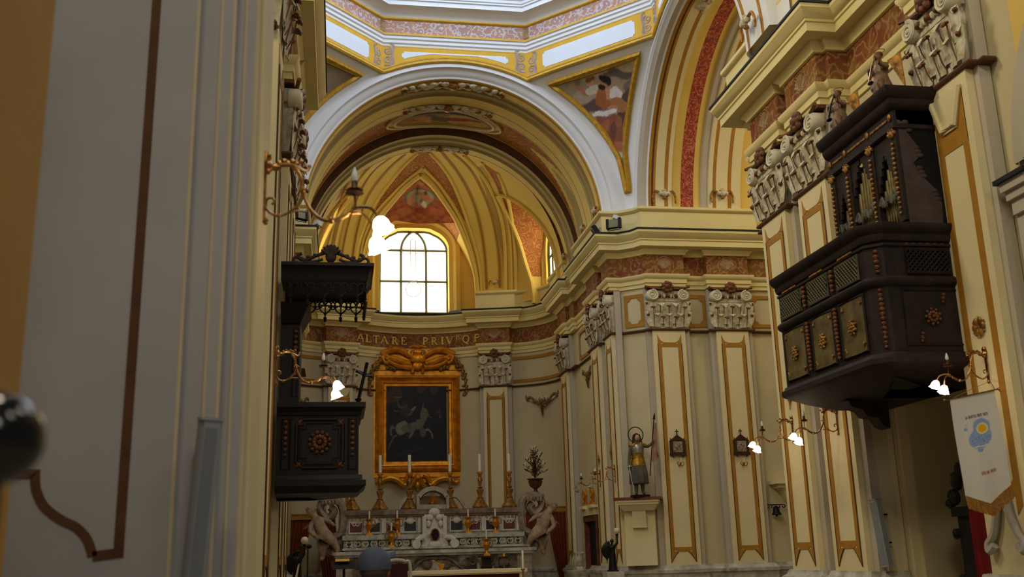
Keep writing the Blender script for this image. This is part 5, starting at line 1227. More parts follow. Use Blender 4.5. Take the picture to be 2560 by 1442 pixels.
m = MB(); m.lathe([(.09*h, -.02*h), (.10*h, .04*h), (.112*h, .11*h), (.10*h, .155*h), (.07*h, .175*h)], P(0, .64), 18); m.build('breastplate', SILVER, t)
GLD = mat('gilded_armour', (176, 134, 48), .4, .6, var=.25, scale=12)
m = MB(); m.lathe([(.125*h, -.10*h), (.118*h, -.04*h), (.095*h, .03*h), (.10*h, .10*h), (.102*h, .105*h)], P(0, .56), 18, wob=.02)
for k in range(3): m.tube([P(.11*cos(a), .50+.045*k, .09*sin(a)) for a in [2*pi*i/18 for i in range(18)]], .006*h, 5, closed=True)
for s in (1, -1): m.ball(P(s*.1, .795, -.005), (.05*h, .045*h, .034*h), 10, 7); m.tube(spline([P(s*.03, .83, -.05), P(s*.07, .80, -.07), P(s*.1, .77, -.06)], 4), .018*h, 6)
m.build('gilt_corselet', GLD, t)
m = MB(); m.lathe([(.15*h, -.32*h), (.155*h, -.31*h), (.145*h, -.15*h), (.12*h, -.04*h), (.10*h, .02*h)], P(0, .50), 28, wob=.16, wn=9); m.build('skirt', mat('grey_drapery', (92, 88, 82), .7, var=.25, scale=9), t)
m = MB(); m.tube([P(.125*cos(a), .965+.125*sin(a), .05) for a in [2*pi*i/36 for i in range(36)]], .008*h, 6, closed=True); m.build('halo', BLACKM, t)
m = MB(); m.tube([P(.17, .30, -.05), P(.265, 1.20, -.14)], .008*h, 6); m.tube([P(.265, 1.19, -.14), P(.272, 1.24, -.145), P(.28, 1.30, -.15)], [.02*h, .016*h, .002*h], 6); m.tube([P(.245, 1.2, -.14), P(.29, 1.195, -.14)], .006*h, 5)
m.build('banner_staff', BLACKM, t)
def flag(u, v):
    z = 1.13-.62*v; x = .26+.10*(.25+.75*v)*u-.05*v; return P(x+.015*sin(9*u+4*v), z+.08*u*v, -.14+.035*sin(7*u+2*v))
m = MB(); m.grid(flag, 12, 20); m.grid(lambda u, v: flag(u, v)+V((0, .012, 0)), 12, 20, flip=True); m.build('banner', mat('rose_banner', (166, 118, 92), .8, var=.2, scale=6), t)
m = MB(); m.tube([P(-.165, .44, -.05), P(-.115, .04, -.09)], [.009*h, .004*h], 5); m.tube([P(-.20, .43, -.06), P(-.125, .445, -.04)], .008*h, 5); m.ball(P(-.15, .45, -.05), (.035*h, .02*h, .02*h), 8, 6); m.build('sword', SILVER, t)
m = MB(); m.box(SX-.2, SX+.2, SY-.16, SY+.12, SZ-.04, SZ+.01); m.build('plinth', BLACKM, t, None)
# ---- bracket and its backing pier
t = thing('wall_bracket', 'cream corbelled bracket with red marble top under the armoured saint', 'bracket', (7.0, 23.9, 1.3))
u_ = V((.795, -.606, 0)); u_ = V((.93, -.36, 0)).normalized(); n_ = V((-u_.y*-1, -u_.x, 0)); n_ = V((-.36, -.93, 0)).normalized(); c0 = V((7.06, 23.98, 0))
def bx(m, x0, x1, d0, d1, z0, z1, tp=None):
    tp = tp or (x0, x1, d0, d1); f = lambda x, d, z: c0+u_*x+n_*d+V((0, 0, z)); a = [f(x, d, z) for b, z in (((x0, x1, d0, d1), z0), (tp, z1)) for d in b[2:] for x in b[:2]]
    m.add(a, [(0, 2, 3, 1), (4, 5, 7, 6), (0, 1, 5, 4), (2, 6, 7, 3), (0, 4, 6, 2), (1, 3, 7, 5)])
m = MB(); bx(m, -.56, .56, -.1, .52, 2.80, 2.86); m.build('top_slab', REDM, t, None)
m = MB(); bx(m, -.36, .36, -.1, .30, 2.56, 2.70, (-.46, .46, -.1, .44)); bx(m, -.48, .48, -.1, .46, 2.70, 2.75); bx(m, -.5, .5, -.1, .49, 2.75, 2.80); m.build('moulded_corbel', CREAM, t, None)
m = MB(); bx(m, -.36, .36, -.1, .12, 1.31, 2.56); m.build('backing_pier', CREAM, t, None)
m = MB(); bx(m, -.16, .16, .1, .22, 2.2, 2.56, (-.16, .16, .1, .28)); bx(m, -.17, .17, .1, .23, 2.17, 2.2); m.build('drop_block', CREAM, t, None)
# ---- angels on the organ
def angel(x, y, z, s, rz, label, trumpet):
    t = thing('angel_statue', label, 'statue', (x, y, z), rz, 'carved angels on top of the organ case'); L = V((x, y, z)); R_ = Matrix.Rotation(rz, 3, 'Z')
    P = lambda a, b, c: L+R_ @ V((a*s, b*s, c*s))
    J = {'pel': (P(0, 0, .22), .11*s), 'ch': (P(0, -.03, .5), .12*s), 'nk': (P(0, -.05, .66), .045*s), 'hd': (P(0, -.08, .78), .085*s), 'ls': (P(.13, -.03, .58), .055*s), 'le': (P(.22, -.1, .46), .045*s), 'lw': (P(.14, -.25, .55), .035*s), 'rs': (P(-.13, -.03, .58), .055*s), 're': (P(-.2, -.12, .44), .045*s), 'rw': (P(-.08, -.28, .5), .035*s),
         'lk': (P(.12, -.26, .16), .085*s), 'la': (P(.14, -.22, -.06), .05*s), 'lf': (P(.15, -.32, -.1), .04*s), 'rk': (P(-.12, -.2, .1), .085*s), 'ra': (P(-.13, .02, .03), .055*s), 'rf': (P(-.14, .1, .03), .04*s)}
    E = [('pel', 'ch'), ('ch', 'nk'), ('nk', 'hd'), ('ch', 'ls'), ('ls', 'le'), ('le', 'lw'), ('ch', 'rs'), ('rs', 're'), ('re', 'rw'), ('pel', 'lk'), ('lk', 'la'), ('la', 'lf'), ('pel', 'rk'), ('rk', 'ra'), ('ra', 'rf')]
    hand(J, E, 'lw', (-.3, -.9, .3), (0, 0, 1), s*1.1, 'L'); hand(J, E, 'rw', (.3, -.9, .2), (0, 0, 1), s*1.1, 'R')
    AW = mat('brown_gilt_wood', (140, 104, 74), .5, .1, var=.3, scale=12)
    skin('body', J, E, AW, t)
    m = MB(); m.lathe([(.19*s, -.14*s), (.2*s, 0), (.15*s, .14*s), (.12*s, .3*s)], P(0, -.05, .14), 16, wob=.1, wn=7); m.build('robe', mat('tan_robe', (140, 112, 84), .6, .1, var=.25, scale=10), t)
    m = MB(); m.ball(P(0, -.05, .83), (.095*s, .095*s, .075*s), 10, 7); m.build('hair', RUST, t)
    m = MB(); m.ball(P(0, -.085, .785), (.078*s, .08*s, .09*s), 10, 8); m.ball(P(0, -.17, .775), (.012*s, .02*s, .02*s), 6, 4); m.build('face', AW, t)
    for sg in (1, -1):
        m = MB(); m.grid(lambda u, v: P(sg*(.08+.22*u*(1-.5*v)+.1*v), .1+.12*u+.05*v, .82-.75*v*(.35+.65*u)-.1*(1-u)), 6, 10); m.grid(lambda u, v: P(sg*(.08+.22*u*(1-.5*v)+.1*v), .13+.12*u+.05*v, .82-.75*v*(.35+.65*u)-.1*(1-u)), 6, 10); m.build('wing', GILT2, t)
    m = MB(); m.tube([P(.09*cos(a)*1.2, .0+.09*sin(a), .93) for a in [2*pi*i/20 for i in range(20)]], .008*s, 5, closed=True); m.build('halo', GILT2, t)
    m = MB(); m.tube([P(0, -.15, .76), P(.02, -.3, .52), P(.05, -.46, .14)], [.015*s, .022*s, .03*s], 8); m.lathe([(.03*s, 0), (.06*s, .05*s), (.062*s, .055*s)], P(.05, -.46, .15), 10, (.08, -.37, -.9)); m.build('trumpet', BRASS if trumpet else BRONZE, t)
angel(6.56, 10.66, 7.0, .62, radians(-70), 'winged angel blowing a long trumpet on the near corner of the organ', True)
angel(6.56, 11.75, 7.0, .62, radians(-70), 'carved angel on the far end of the organ top, half turned away', False)
# ---- man in a cap
c = at(937, 1374, Y=6.0); HXX, HY = c.x-.005, 6.0
t = thing('person', 'person in a blue-grey baseball cap seen from behind, at the bottom edge', 'person', (HXX, HY, 0))
P = lambda x, y, z: V((HXX+x, HY+y, z))
J = {'pel': (P(0, 0, .95), (.15, .11)), 'ch': (P(0, 0, 1.25), (.17, .11)), 'sh': (P(0, 0, 1.40), (.10, .08)), 'nk': (P(0, 0, 1.47), .052), 'hd': (P(0, .01, 1.575), (.072, .088)), 'tp': (P(0, .0, 1.645), (.06, .08)),
     'ls': (P(.17, 0, 1.38), .062), 'le': (P(.23, .02, 1.1), .045), 'lw': (P(.2, .2, 1.05), .03), 'rs': (P(-.17, 0, 1.38), .062), 're': (P(-.23, .02, 1.1), .045), 'rw': (P(-.24, .08, .86), .03), 'lh': (P(.09, 0, .88), .095), 'lk': (P(.1, .02, .5), .06), 'la': (P(.1, 0, .08), .042), 'lf': (P(.12, .14, .035), .04), 'rh': (P(-.09, 0, .88), .095), 'rk': (P(-.1, .02, .5), .06), 'ra': (P(-.1, 0, .08), .042), 'rf': (P(-.12, .14, .035), .04)}
E = [('pel', 'ch'), ('ch', 'sh'), ('sh', 'nk'), ('nk', 'hd'), ('hd', 'tp'), ('sh', 'ls'), ('ls', 'le'), ('le', 'lw'), ('sh', 'rs'), ('rs', 're'), ('re', 'rw'), ('pel', 'lh'), ('lh', 'lk'), ('lk', 'la'), ('la', 'lf'), ('pel', 'rh'), ('rh', 'rk'), ('rk', 'ra'), ('ra', 'rf')]
hand(J, E, 'lw', (.1, 1, 0), (1, 0, 0), 1, 'L'); hand(J, E, 'rw', (0, .3, -1), (0, 1, 0), 1, 'R')
skin('body', J, E, mat('skin_tone', (176, 122, 100), .55, var=.05), t)
m = MB(); m.lathe([(.2, .9-.95), (.2, .1), (.205, .4), (.15, .48), (.07, .53)], P(0, 0, .95), 20); m.build('shirt', mat('dark_shirt', (46, 48, 56), .85, var=.1), t)
m = MB(); m.ball(P(0, -.02, 1.60), (.083, .096, .085), 16, 10); m.build('hair', mat('grey_hair', (96, 88, 82), .8, var=.2, scale=30), t)
m = MB(); m.ball(P(.078, .0, 1.575), (.014, .024, .034), 8, 6); m.build('ear', mat('ear_flesh', (190, 100, 90), .6), t)
CAP = mat('blue_grey_cap', (84, 92, 112), .85, var=.1, scale=12)
m = MB(); m.grid(lambda u, v: P(.098*cos(2*pi*u)*sin(v*1.75), .115*sin(2*pi*u)*sin(v*1.75)-.005, 1.607+.108*cos(v*1.75)), 32, 14); m.ball(P(0, 0, 1.716), (.01, .01, .006), 8, 5); m.build('cap_crown', CAP, t)
m = MB(); m.grid(lambda u, v: P(.055+.075*v+.0*u, .035+.1*v+(u-.5)*.13*(1-.35*v), 1.665+.028*v-.05*(2*u-1)**2*.6), 10, 6); m.grid(lambda u, v: P(.055+.075*v, .035+.1*v+(u-.5)*.13*(1-.35*v), 1.659+.028*v-.05*(2*u-1)**2*.6), 10, 6, flip=True); m.build('cap_peak', CAP, t)
# ================================================================ ALTARPIECE
YA = 33.3
g = lambda x, y, Y=YA: at(x, y, Y=Y)
fx0, fx1 = g(924, 1100).x, g(1163, 1100).x; fz0, fz1 = g(1043, 1195).z, g(1043, 926).z; cx0, cx1 = g(966, 1050).x, g(1116.5, 1050).x; cz0, cz1 = g(1041, 1152).z, g(1041, 947).z
t = thing('altarpiece', 'dark painting of a rider on a rearing white horse in a heavy gilt frame', 'painting', ((fx0+fx1)/2, YA, fz0))
def rect_frame(m, x0, x1, z0, z1, prof, y):
    """prof [(inset, forward)]"""
    rows = [[(x0+i, y-f, z0+i), (x1-i, y-f, z0+i), (x1-i, y-f, z1-i), (x0+i, y-f, z1-i)] for i, f in prof]
    for a, b in zip(rows, rows[1:]): m.add(a+b, [(k, (k+1) % 4, 4+(k+1) % 4, 4+k) for k in range(4)])
W_ = cx0-fx0
m = MB(); rect_frame(m, fx0, fx1, fz0, fz1, [(0, 0), (0, .08), (.03, .1), (W_*.32, .1), (W_*.36, .16), (W_*.5, .2), (W_*.58, .14), (W_*.66, .1), (W_*.74, .13), (W_*.8, .12), (W_*.84, .04), (W_*.97, .03), (W_, .05), (W_+.02, .0)], YA); m.build('frame', GILT, t, 20)
D = (24, 24, 30)
def cv(u, v): return (cx0+(cx1-cx0)*u, YA-.03, cz0+(cz1-cz0)*v)
paint(cv, 110, 150, lambda u, v: (22+6*v, 23+5*v, 30+4*v), [
    ('e', .12, .8, .16, .1, .5, (60, 45, 30)), ('e', .5, .92, .14, .03, -.1, (60, 39, 46)), ('e', .66, .9, .1, .04, .4, (60, 44, 48)), ('e', .8, .86, .08, .05, 0, (56, 48, 50)), ('e', .56, .86, .05, .05, 0, (60, 48, 48)),
    ('e', .26, .4, .115, .085, .35, (117, 112, 98)), ('e', .34, .385, .1, .05, .1, (92, 90, 82)), ('e', .44, .41, .1, .06, .1, (80, 79, 73)), ('e', .54, .44, .07, .07, .3, (96, 93, 84)),
    ('p', [(.54, .4), (.6, .4), (.68, .53), (.66, .62), (.6, .64), (.56, .58), (.56, .5)], (90, 87, 79)), ('e', .64, .61, .06, .025, -.7, (103, 93, 84)), ('e', .67, .57, .05, .018, -1.0, (93, 79, 73)), ('p', [(.6, .66), (.63, .72), (.62, .64)], (84, 80, 76)),
    ('p', [(.58, .37), (.7, .385), (.76, .33), (.77, .27), (.745, .28), (.735, .33), (.69, .355), (.6, .345)], (116, 111, 102)), ('e', .6, .35, .05, .06, .3, (80, 77, 73)),
    ('p', [(.16, .38), (.09, .43), (.05, .39), (.05, .32), (.09, .29), (.08, .35), (.1, .38)], (92, 88, 79)), ('p', [(.2, .33), (.12, .27), (.06, .17), (.03, .13), (.05, .21), (.1, .3)], (77, 76, 68)), ('p', [(.3, .32), (.4, .26), (.42, .22), (.38, .3)], (60, 58, 54)),
    ('p', [(.4, .45), (.46, .47), (.48, .4), (.44, .33), (.38, .28), (.37, .31), (.42, .38)], (98, 93, 84)),
    ('e', .32, .6, .1, .08, 0, (48, 38, 42)), ('e', .3, .66, .06, .035, .2, (80, 56, 47)), ('e', .3, .69, .05, .03, .3, (56, 40, 36)), ('p', [(.08, .77), (.16, .78), (.2, .66), (.26, .62), (.25, .65), (.2, .71), (.18, .76)], (77, 64, 57)), ('p', [(.13, .775), (.26, .785), (.26, .775), (.14, .765)], (96, 93, 95)),
    ('p', [(.3, .55), (.38, .58), (.5, .66), (.48, .62), (.4, .56)], (80, 72, 73)), ('e', .45, .63, .05, .018, .5, (108, 103, 103)), ('e', .16, .6, .05, .008, 0, (80, 71, 70)), ('e', .72, .53, .03, .008, 0, (84, 71, 68)),
    ('e', .88, .53, .025, .025, 0, (63, 63, 66)), ('e', .86, .58, .06, .01, .1, (54, 54, 58)), ('e', .88, .6, .012, .04, 0, (53, 53, 58)), ('e', .4, .12, .3, .03, .2, (34, 36, 40))], 9, .006).build('canvas', CANVAS, t)
gp = lambda x, y, d=0: V((g(x, y).x, YA-.12-d, g(x, y).z))
def curl(m, pts, r0, r1, d=.03, n=6, flat=1): p = spline([gp(x, y, d) for x, y in pts], n); m.tube(p, taper(len(p), r0, r1), 8, flat=flat)
m = MB()
for s in (1, -1):
    X = lambda x: 1043+s*x
    curl(m, [(X(18), 892), (X(40), 880), (X(62), 878), (X(80), 884), (X(88), 890)], .10, .13, .05); curl(m, [(X(20), 915), (X(45), 905), (X(70), 897), (X(88), 896)], .12, .07, .1)
    curl(m, [(X(15), 922), (X(40), 920), (X(62), 912), (X(75), 902)], .1, .05, .12); curl(m, [(X(74), 912), (X(84), 906), (X(86), 896), (X(78), 892), (X(73), 898), (X(78), 902)], .06, .04, .16)
    curl(m, [(X(20), 872), (X(10), 869), (X(0), 871)], .05, .05, .1)
    m.add([gp(X(5), 925, -.05), gp(X(110), 925, -.05), gp(X(95), 880, -.05), gp(X(5), 880, -.05)], [(0, 1, 2, 3)])
curl(m, [(1025, 880), (1022, 890), (1043, 902), (1064, 890), (1061, 880)], .07, .07, .14); m.ball(gp(1043, 884, .12), (.16, .1, .13), 10, 7); m.ball(gp(1043, 900, .08), (.26, .16, .2), 12, 8); m.ball(gp(1043, 918, .1), (.2, .12, .16), 10, 7)
curl(m, [(1030, 935), (1032, 922), (1043, 916), (1054, 922), (1056, 935)], .07, .05, .1); m.build('scrolled_pediment', GILT, t)
for s in (1, -1):
    m = MB(); rnd = random.Random(3)
    path = [(60, 925), (72, 915), (90, 902), (98, 912), (108, 922), (116, 935), (118, 950), (120, 965), (121, 978), (120, 990)]
    for i, (x, y) in enumerate(path):
        for k in range(4): m.ball(gp(1043+s*(x+rnd.uniform(-5, 5)), y+rnd.uniform(-6, 6), .04), (rnd.uniform(.05, .1), .06, rnd.uniform(.05, .09)), 7, 5)
        if i: curl(m, [(1043+s*path[i-1][0]+3, path[i-1][1]), (1043+s*x-3, y)], .05, .03, .1, 3)
    m.build('fruit_garland', GILT2, t)
m = MB()
for s in (1, -1):
    X = lambda x: 1043+s*x
    curl(m, [(X(98), 1196), (X(100), 1204), (X(92), 1206), (X(86), 1202), (X(70), 1196), (X(52), 1200), (X(38), 1210), (X(30), 1214)], .06, .1, .04)
    curl(m, [(X(14), 1188), (X(24), 1192), (X(28), 1202), (X(38), 1212), (X(44), 1206)], .09, .06, .06); curl(m, [(X(6), 1200), (X(14), 1212), (X(22), 1218)], .09, .04, .06)
    m.add([gp(X(0), 1194, -.06), gp(X(92), 1194, -.06), gp(X(60), 1203, -.06), gp(X(0), 1208, -.06)], [(0, 1, 2, 3)])
m.ball(gp(1043, 1195, .08), (.12, .08, .12), 9, 6); m.ball(gp(1043, 1212, .05), (.09, .07, .12), 9, 6); m.ball(gp(1043, 1224, .04), (.04, .04, .05), 7, 5); m.build('scrolled_apron', GILT, t)
# ---- lettering on the apse frieze
ST = {'A': [('l', 0, 0, .46, 1, .1), ('l', .46, 1, .95, 0, .17), ('l', .2, .34, .74, .34, .08), ('s', 0, 0), ('s', .92, 0)], 'L': [('l', .25, 0, .25, 1, .18), ('l', .25, .04, .85, .04, .1), ('l', .85, 0, .85, .3, .08), ('s', .25, 1), ('s', .2, 0)],
      'T': [('l', .5, 0, .5, 1, .18), ('l', .05, .95, .95, .95, .1), ('l', .06, .72, .06, 1, .08), ('l', .94, .72, .94, 1, .08), ('s', .5, 0)], 'R': [('l', .25, 0, .25, 1, .18), ('a', .3, .74, .42, .24, -90, 90, .14), ('l', .25, .95, .4, .95, .1), ('l', .3, .5, .5, .5, .1), ('l', .5, .5, .9, 0, .17), ('s', .25, 0), ('s', .92, 0), ('s', .2, 1)],
      'E': [('l', .25, 0, .25, 1, .18), ('l', .2, .95, .8, .95, .1), ('l', .2, .05, .85, .05, .1), ('l', .25, .5, .62, .5, .1), ('l', .8, .74, .8, 1, .08), ('l', .85, 0, .85, .28, .08), ('l', .62, .38, .62, .62, .07)], 'P': [('l', .28, 0, .28, 1, .18), ('a', .34, .72, .46, .25, -90, 90, .14), ('l', .2, .95, .45, .95, .1), ('l', .3, .48, .45, .48, .1), ('s', .28, 0)],
      'I': [('l', .5, 0, .5, 1, .2), ('s', .5, 0), ('s', .5, 1)], 'V': [('l', .05, 1, .46, 0, .18), ('l', .46, 0, .92, 1, .09), ('s', .05, 1), ('s', .92, 1)], 'Q': [('a', .5, .5, .42, .47, 0, 360, .15), ('l', .5, .0, .8, -.22, .12)], 'O': [('a', .5, .5, .4, .47, 0, 360, .13)], '.': [('l', .45, 0, .55, 0, .12)],
      'S': [('a', .5, .74, .34, .23, 40, 270, .14), ('a', .5, .26, .34, .24, -140, 90, .14)], 'B': [('l', .25, 0, .25, 1, .18), ('a', .3, .75, .4, .22, -90, 90, .13), ('a', .3, .26, .46, .24, -90, 90, .13)], 'C': [('a', .55, .5, .42, .47, 50, 310, .15)], 'N': [('l', .15, 0, .15, 1, .13), ('l', .85, 0, .85, 1, .13), ('l', .15, 1, .85, 0, .15)], 'M': [('l', .1, 0, .1, 1, .13), ('l', .9, 0, .9, 1, .13), ('l', .1, 1, .5, .2, .14), ('l', .5, .2, .9, 1, .14)], 'U': [('l', .15, .3, .15, 1, .15), ('l', .85, .3, .85, 1, .15), ('a', .5, .3, .35, .28, 180, 360, .14)]}
def glyph(m, ch, F, w, h, d):
    """F(x, z, depth) places the letter plane"""
    def bar(x0, z0, x1, z1, wd):
        a, b = V((x0*w, z0*h)), V((x1*w, z1*h)); tt = (b-a).normalized() if (b-a).length > 1e-6 else V((1, 0)); nn = V((-tt.y, tt.x))*wd*h*.5
        q = [a+nn, a-nn, b-nn, b+nn]; v = [F(p.x, p.y, d) for p in q]+[F(p.x, p.y, 0) for p in q]
        m.add(v, [(0, 1, 2, 3), (0, 4, 5, 1), (1, 5, 6, 2), (2, 6, 7, 3), (3, 7, 4, 0)])
    for s in ST[ch]:
        if s[0] == 'l': bar(*s[1:])
        elif s[0] == 's': bar(s[1]-.2, s[2]+(.04 if s[2] < .5 else -.04), s[1]+.2, s[2]+(.04 if s[2] < .5 else -.04), .08)
        else:
            _, cx, cz, rx, rz, a0, a1, wd = s; k = 14
            for i in range(k):
                p, q = radians(a0+(a1-a0)*i/k), radians(a0+(a1-a0)*(i+1)/k); bar(cx+rx*cos(p), cz+rz*sin(p), cx+rx*cos(q), cz+rz*sin(q), wd)
GLT = mat("gold_leaf_letters", (255, 214, 110), .6, 0, var=.2, scale=12)
t = thing('altar_inscription', 'gold capital letters reading ALTARE PRIV.TO Q.P on the apse frieze', 'inscription', (2.5, 33.4, 8.5))
def frieze_y(x): 
    pts = sorted([(p[0], p[1]) for p in BACK]+[(mirror(p)[0], p[1]) for p in BACK[:-1]]+[(4.54, 32.76), (.46, 32.76)])
    for (x0, y0), (x1, y1) in zip(pts, pts[1:]):
        if x0 <= x <= x1: return y0+(y1-y0)*(x-x0)/(x1-x0)
    return 32.8
for ch, px_, sc_, up in [('A', 901, 1, 0), ('L', 921, 1, 0), ('T', 940, 1, 0), ('A', 961, 1, 0), ('R', 987, 1, 0), ('E', 1010, 1, 0), ('P', 1064, 1, 0), ('R', 1086, 1, 0), ('I', 1106, 1, 0), ('V', 1124, 1, 0), ('T', 1140.5, .5, .14), ('O', 1149, .5, .16), ('Q', 1162, 1, 0), ('.', 1174, .8, -.03), ('P', 1187, 1, 0)]:
    x = g(px_, 855, 33.35).x; hh = .255*sc_; ww = .225*sc_; y = frieze_y(x)
    z0 = 8.47+up
    s_ = (frieze_y(x+.05)-frieze_y(x-.05))/.1
    m = MB(); glyph(m, ch, lambda a, b, d: V((x-ww/2+a, y+s_*(a-ww/2)-.006-d, z0+b)), ww, hh, .012); m.build('letter' if ch != '.' else 'full_stop', GLT, t, None)
# ================================================================ HIGH ALTAR
YR = 28.0
r_ = lambda x, y, Y=YR: at(x, y, Y=Y)
AX0, AX1 = r_(861, 1320).x, r_(1300, 1320).x; AC = (AX0+AX1)/2
zt = r_(1080, 1272).z; z_a, z_b, z_c, z_d, z_m = [r_(1080, y).z for y in (1286, 1335, 1343, 1366, 1378)]
t = thing('high_altar', 'inlaid marble high altar with stepped gradines and central tabernacle', 'altar', (AC, YR, .42))
m = MB(); m.box(AX0-.03, AX1+.03, YR-.12, YR+.75, zt-.13, zt); m.box(AX0-.01, AX1+.01, YR-.08, YR+.7, zt-.18, zt-.13); m.build('top_shelf', mat('veined_brown_marble', (140, 116, 98), .4, var=.3, scale=5), t)
m = MB(); m.box(AX0, AX1, YR, YR+.7, z_b, zt-.18); m.build('upper_gradine', MARBLE2, t, None)
m = MB(); m.box(AX0-.05, AX1+.05, YR-.38, YR+.3, z_c-.03, z_b); m.build('middle_ledge', MARBLE, t, None)
m = MB(); m.box(AX0-.02, AX1+.02, YR-.32, YR+.3, z_d, z_c-.03); m.build('lower_gradine', MARBLE2, t, None)
m = MB(); m.box(AX0-.05, AX1+.05, YR-.62, YR+.3, z_d-.05, z_d); m.box(AX0, AX1, YR-.55, YR+.3, z_m, z_d-.05); m.build('lower_ledge', MARBLE, t, None)
mz = r_(1080, 1376, YR-.95).z
m = MB(); m.box(AX0-.3, AX1+.25, YR-1.0, YR+.3, mz-.06, mz+.02); m.box(AX0-.25, AX1+.2, YR-.95, YR+.3, mz-.12, mz-.06); m.build('mensa', MARBLE, t)
m = MB(); m.box(AX0-.2, AX1+.15, YR-.8, YR+.3, .42, mz-.12); m.build('altar_block', MARBLE2, t, None)
DK = mat('dark_inlay', (50, 54, 52), .4, var=.2); WHM = mat('white_carved_marble', (206, 200, 184), .5, var=.1, scale=8, bump=.2)
for i in range(4):
    for sg in (1, -1):
        xc = AC+sg*(.62+.475*i); hw = .155
        m = MB(); m.box(xc-hw, xc+hw, YR-.012, YR, z_b+.09, zt-.32); m.build('inlay_panel', DK if (i % 2 == 0) else REDM, t, None)
        m = MB(); 
        if i % 2 == 0: m.ball((xc, YR-.02, z_b+.36), (.11, .03, .09), 12, 7); m.ball((xc, YR-.02, z_b+.47), (.07, .02, .03), 8, 5)
        else:
            for s2 in (1, -1): m.tube(spiral((xc+s2*.05, YR-.018, z_b+.3), (s2, 0, 0), (0, 0, 1), .07, .02, 1.4, 0, 16), .016, 5)
        m.build('carved_relief', WHM, t)
        m = MB(); m.box(xc+hw+.05, xc+hw+.13, YR-.035, YR, z_b+.05, zt-.22); m.box(xc-hw-.03, xc-hw, YR-.03, YR, z_b+.05, zt-.26); m.box(xc-hw, xc+hw, YR-.03, YR, zt-.32, zt-.29); m.box(xc-hw, xc+hw, YR-.03, YR, z_b+.05, z_b+.09); m.build('panel_surround', WHM, t, None)
m = MB(); k = 46
for i in range(k):
    x = AX0+.05+(AX1-AX0-.1)*i/(k-1)
    if abs(x-AC) > .3: m.box(x-.018, x+.018, YR-.02, YR, zt-.27, zt-.2)
m.build('fluting', WHM, t, None)
m = MB()
for i in range(22):
    x = AX0+.12+(AX1-AX0-.24)*i/21
    if abs(x-AC) < .42: continue
    zc_ = (z_c-.03+z_d)/2
    for s2 in (1, -1): m.tube(spline([(x+s2*.02, YR-.335, zc_-.06), (x+s2*.07, YR-.335, zc_-.02), (x+s2*.05, YR-.335, zc_+.06), (x+s2*.01, YR-.335, zc_+.03)], 4), .016, 5)
m.build('carved_scrolls', WHM, t)
m = MB()
for i in range(18):
    x = AX0+.12+(AX1-AX0-.24)*i/17
    if abs(x-AC) > .42: m.box(x-.045, x+.045, YR-.326, YR-.32, (z_c+z_d)/2-.1, (z_c+z_d)/2+.07)
for i in range(30):
    x = AX0+.08+(AX1-AX0-.16)*i/29; m.box(x-.035, x+.035, YR-.556, YR-.55, z_m+.02, z_d-.08)
m.build('dark_inlays', DK, t, None)
# tabernacle and its shell canopy
m = MB(); m.frus((AC-.36, AC+.36, YR-.42, YR+.1), (AC-.26, AC+.26, YR-.28, YR+.1), z_m+.05, zt-.15); 
for s in (1, -1):
    m.box(AC+s*.27-.05, AC+s*.27+.05, YR-.40, YR, z_d, zt-.2); m.lathe([(.11, 0), (.12, .02), (.12, .2), (.11, .22)], (AC+s*.5, YR-.66, z_d+.06), 14, (0, 1, 0)); m.tube(spline([(AC+s*.3, YR-.42, z_b-.1), (AC+s*.4, YR-.5, z_c-.02), (AC+s*.5, YR-.6, z_d+.14)], 5), .07, 7)
    m.ball((AC+s*.13, YR-.36, z_b+.42), (.1, .06, .09), 8, 6); m.ball((AC+s*.16, YR-.36, z_b+.26), (.07, .06, .1), 8, 6)
m.ball((AC, YR-.42, z_d+.02), (.2, .12, .14), 10, 7); m.ball((AC, YR-.3, z_b+.55), (.16, .1, .12), 9, 6); m.build('tabernacle', WHM, t)
td_ = V((AC, YR-.47, r_(1083, 1337, YR-.47).z))
m = MB(); m.lathe([(.0, 0), (.1, .0), (.1, .012)], td_, 18, (0, -1, 0)); m.xf(Matrix.Translation(td_) @ Matrix.Diagonal((1, 1, 1.45, 1)) @ Matrix.Translation(-td_)); m.build('tabernacle_door', mat('dark_bronze_door', (30, 16, 14), .35, .5, var=.2), t)
m = MB(); m.tube([td_+V((.11*cos(a), -.01, .16*sin(a))) for a in [2*pi*i/24 for i in range(24)]], .016, 6, closed=True); m.build('door_rim', GILT2, t)
zc0 = r_(1080, 1228).z
m = MB(); m.box(AC-.42, AC+.42, YR+.1, YR+.5, zt, zt+.12)
for s in (1, -1): m.box(AC+s*.40-.04, AC+s*.40+.04, YR+.05, YR+.5, zt, zc0-.12); m.tube(spline([(AC+s*.9, YR+.3, zt+.02), (AC+s*.7, YR+.3, zt+.3), (AC+s*.5, YR+.3, zc0-.12)], 5), .05, 6)
arch(m, [(YR+.05, .38), (YR+.05, .50), (YR+.5, .50), (YR+.5, .36), (YR+.05, .36)], (AC, 0, zc0-.36), (0, 1, 0), (1, 0, 0), [0]*4, radians(30), radians(150), 20)
m.add([(AC-.4, YR+.42, zt), (AC+.4, YR+.42, zt), (AC+.4, YR+.42, zc0-.1), (AC-.4, YR+.42, zc0-.1)], [(0, 1, 2, 3)]); m.build('shell_canopy', mat('canopy_marble', (186, 176, 148), .5, var=.2, scale=6), t)
m = MB()
for k in range(13): a = radians(10+160*k/12); c = V((AC, YR+.3, zt+.18)); m.tube([c+V((.05*cos(a), 0, .05*sin(a))), c+V((.24*cos(a), 0, .3*sin(a)))], [.012, .004], 5)
m.ball((AC, YR+.28, zt+.18), .06, 8, 6); m.build('gilt_sunburst', GILT, t)
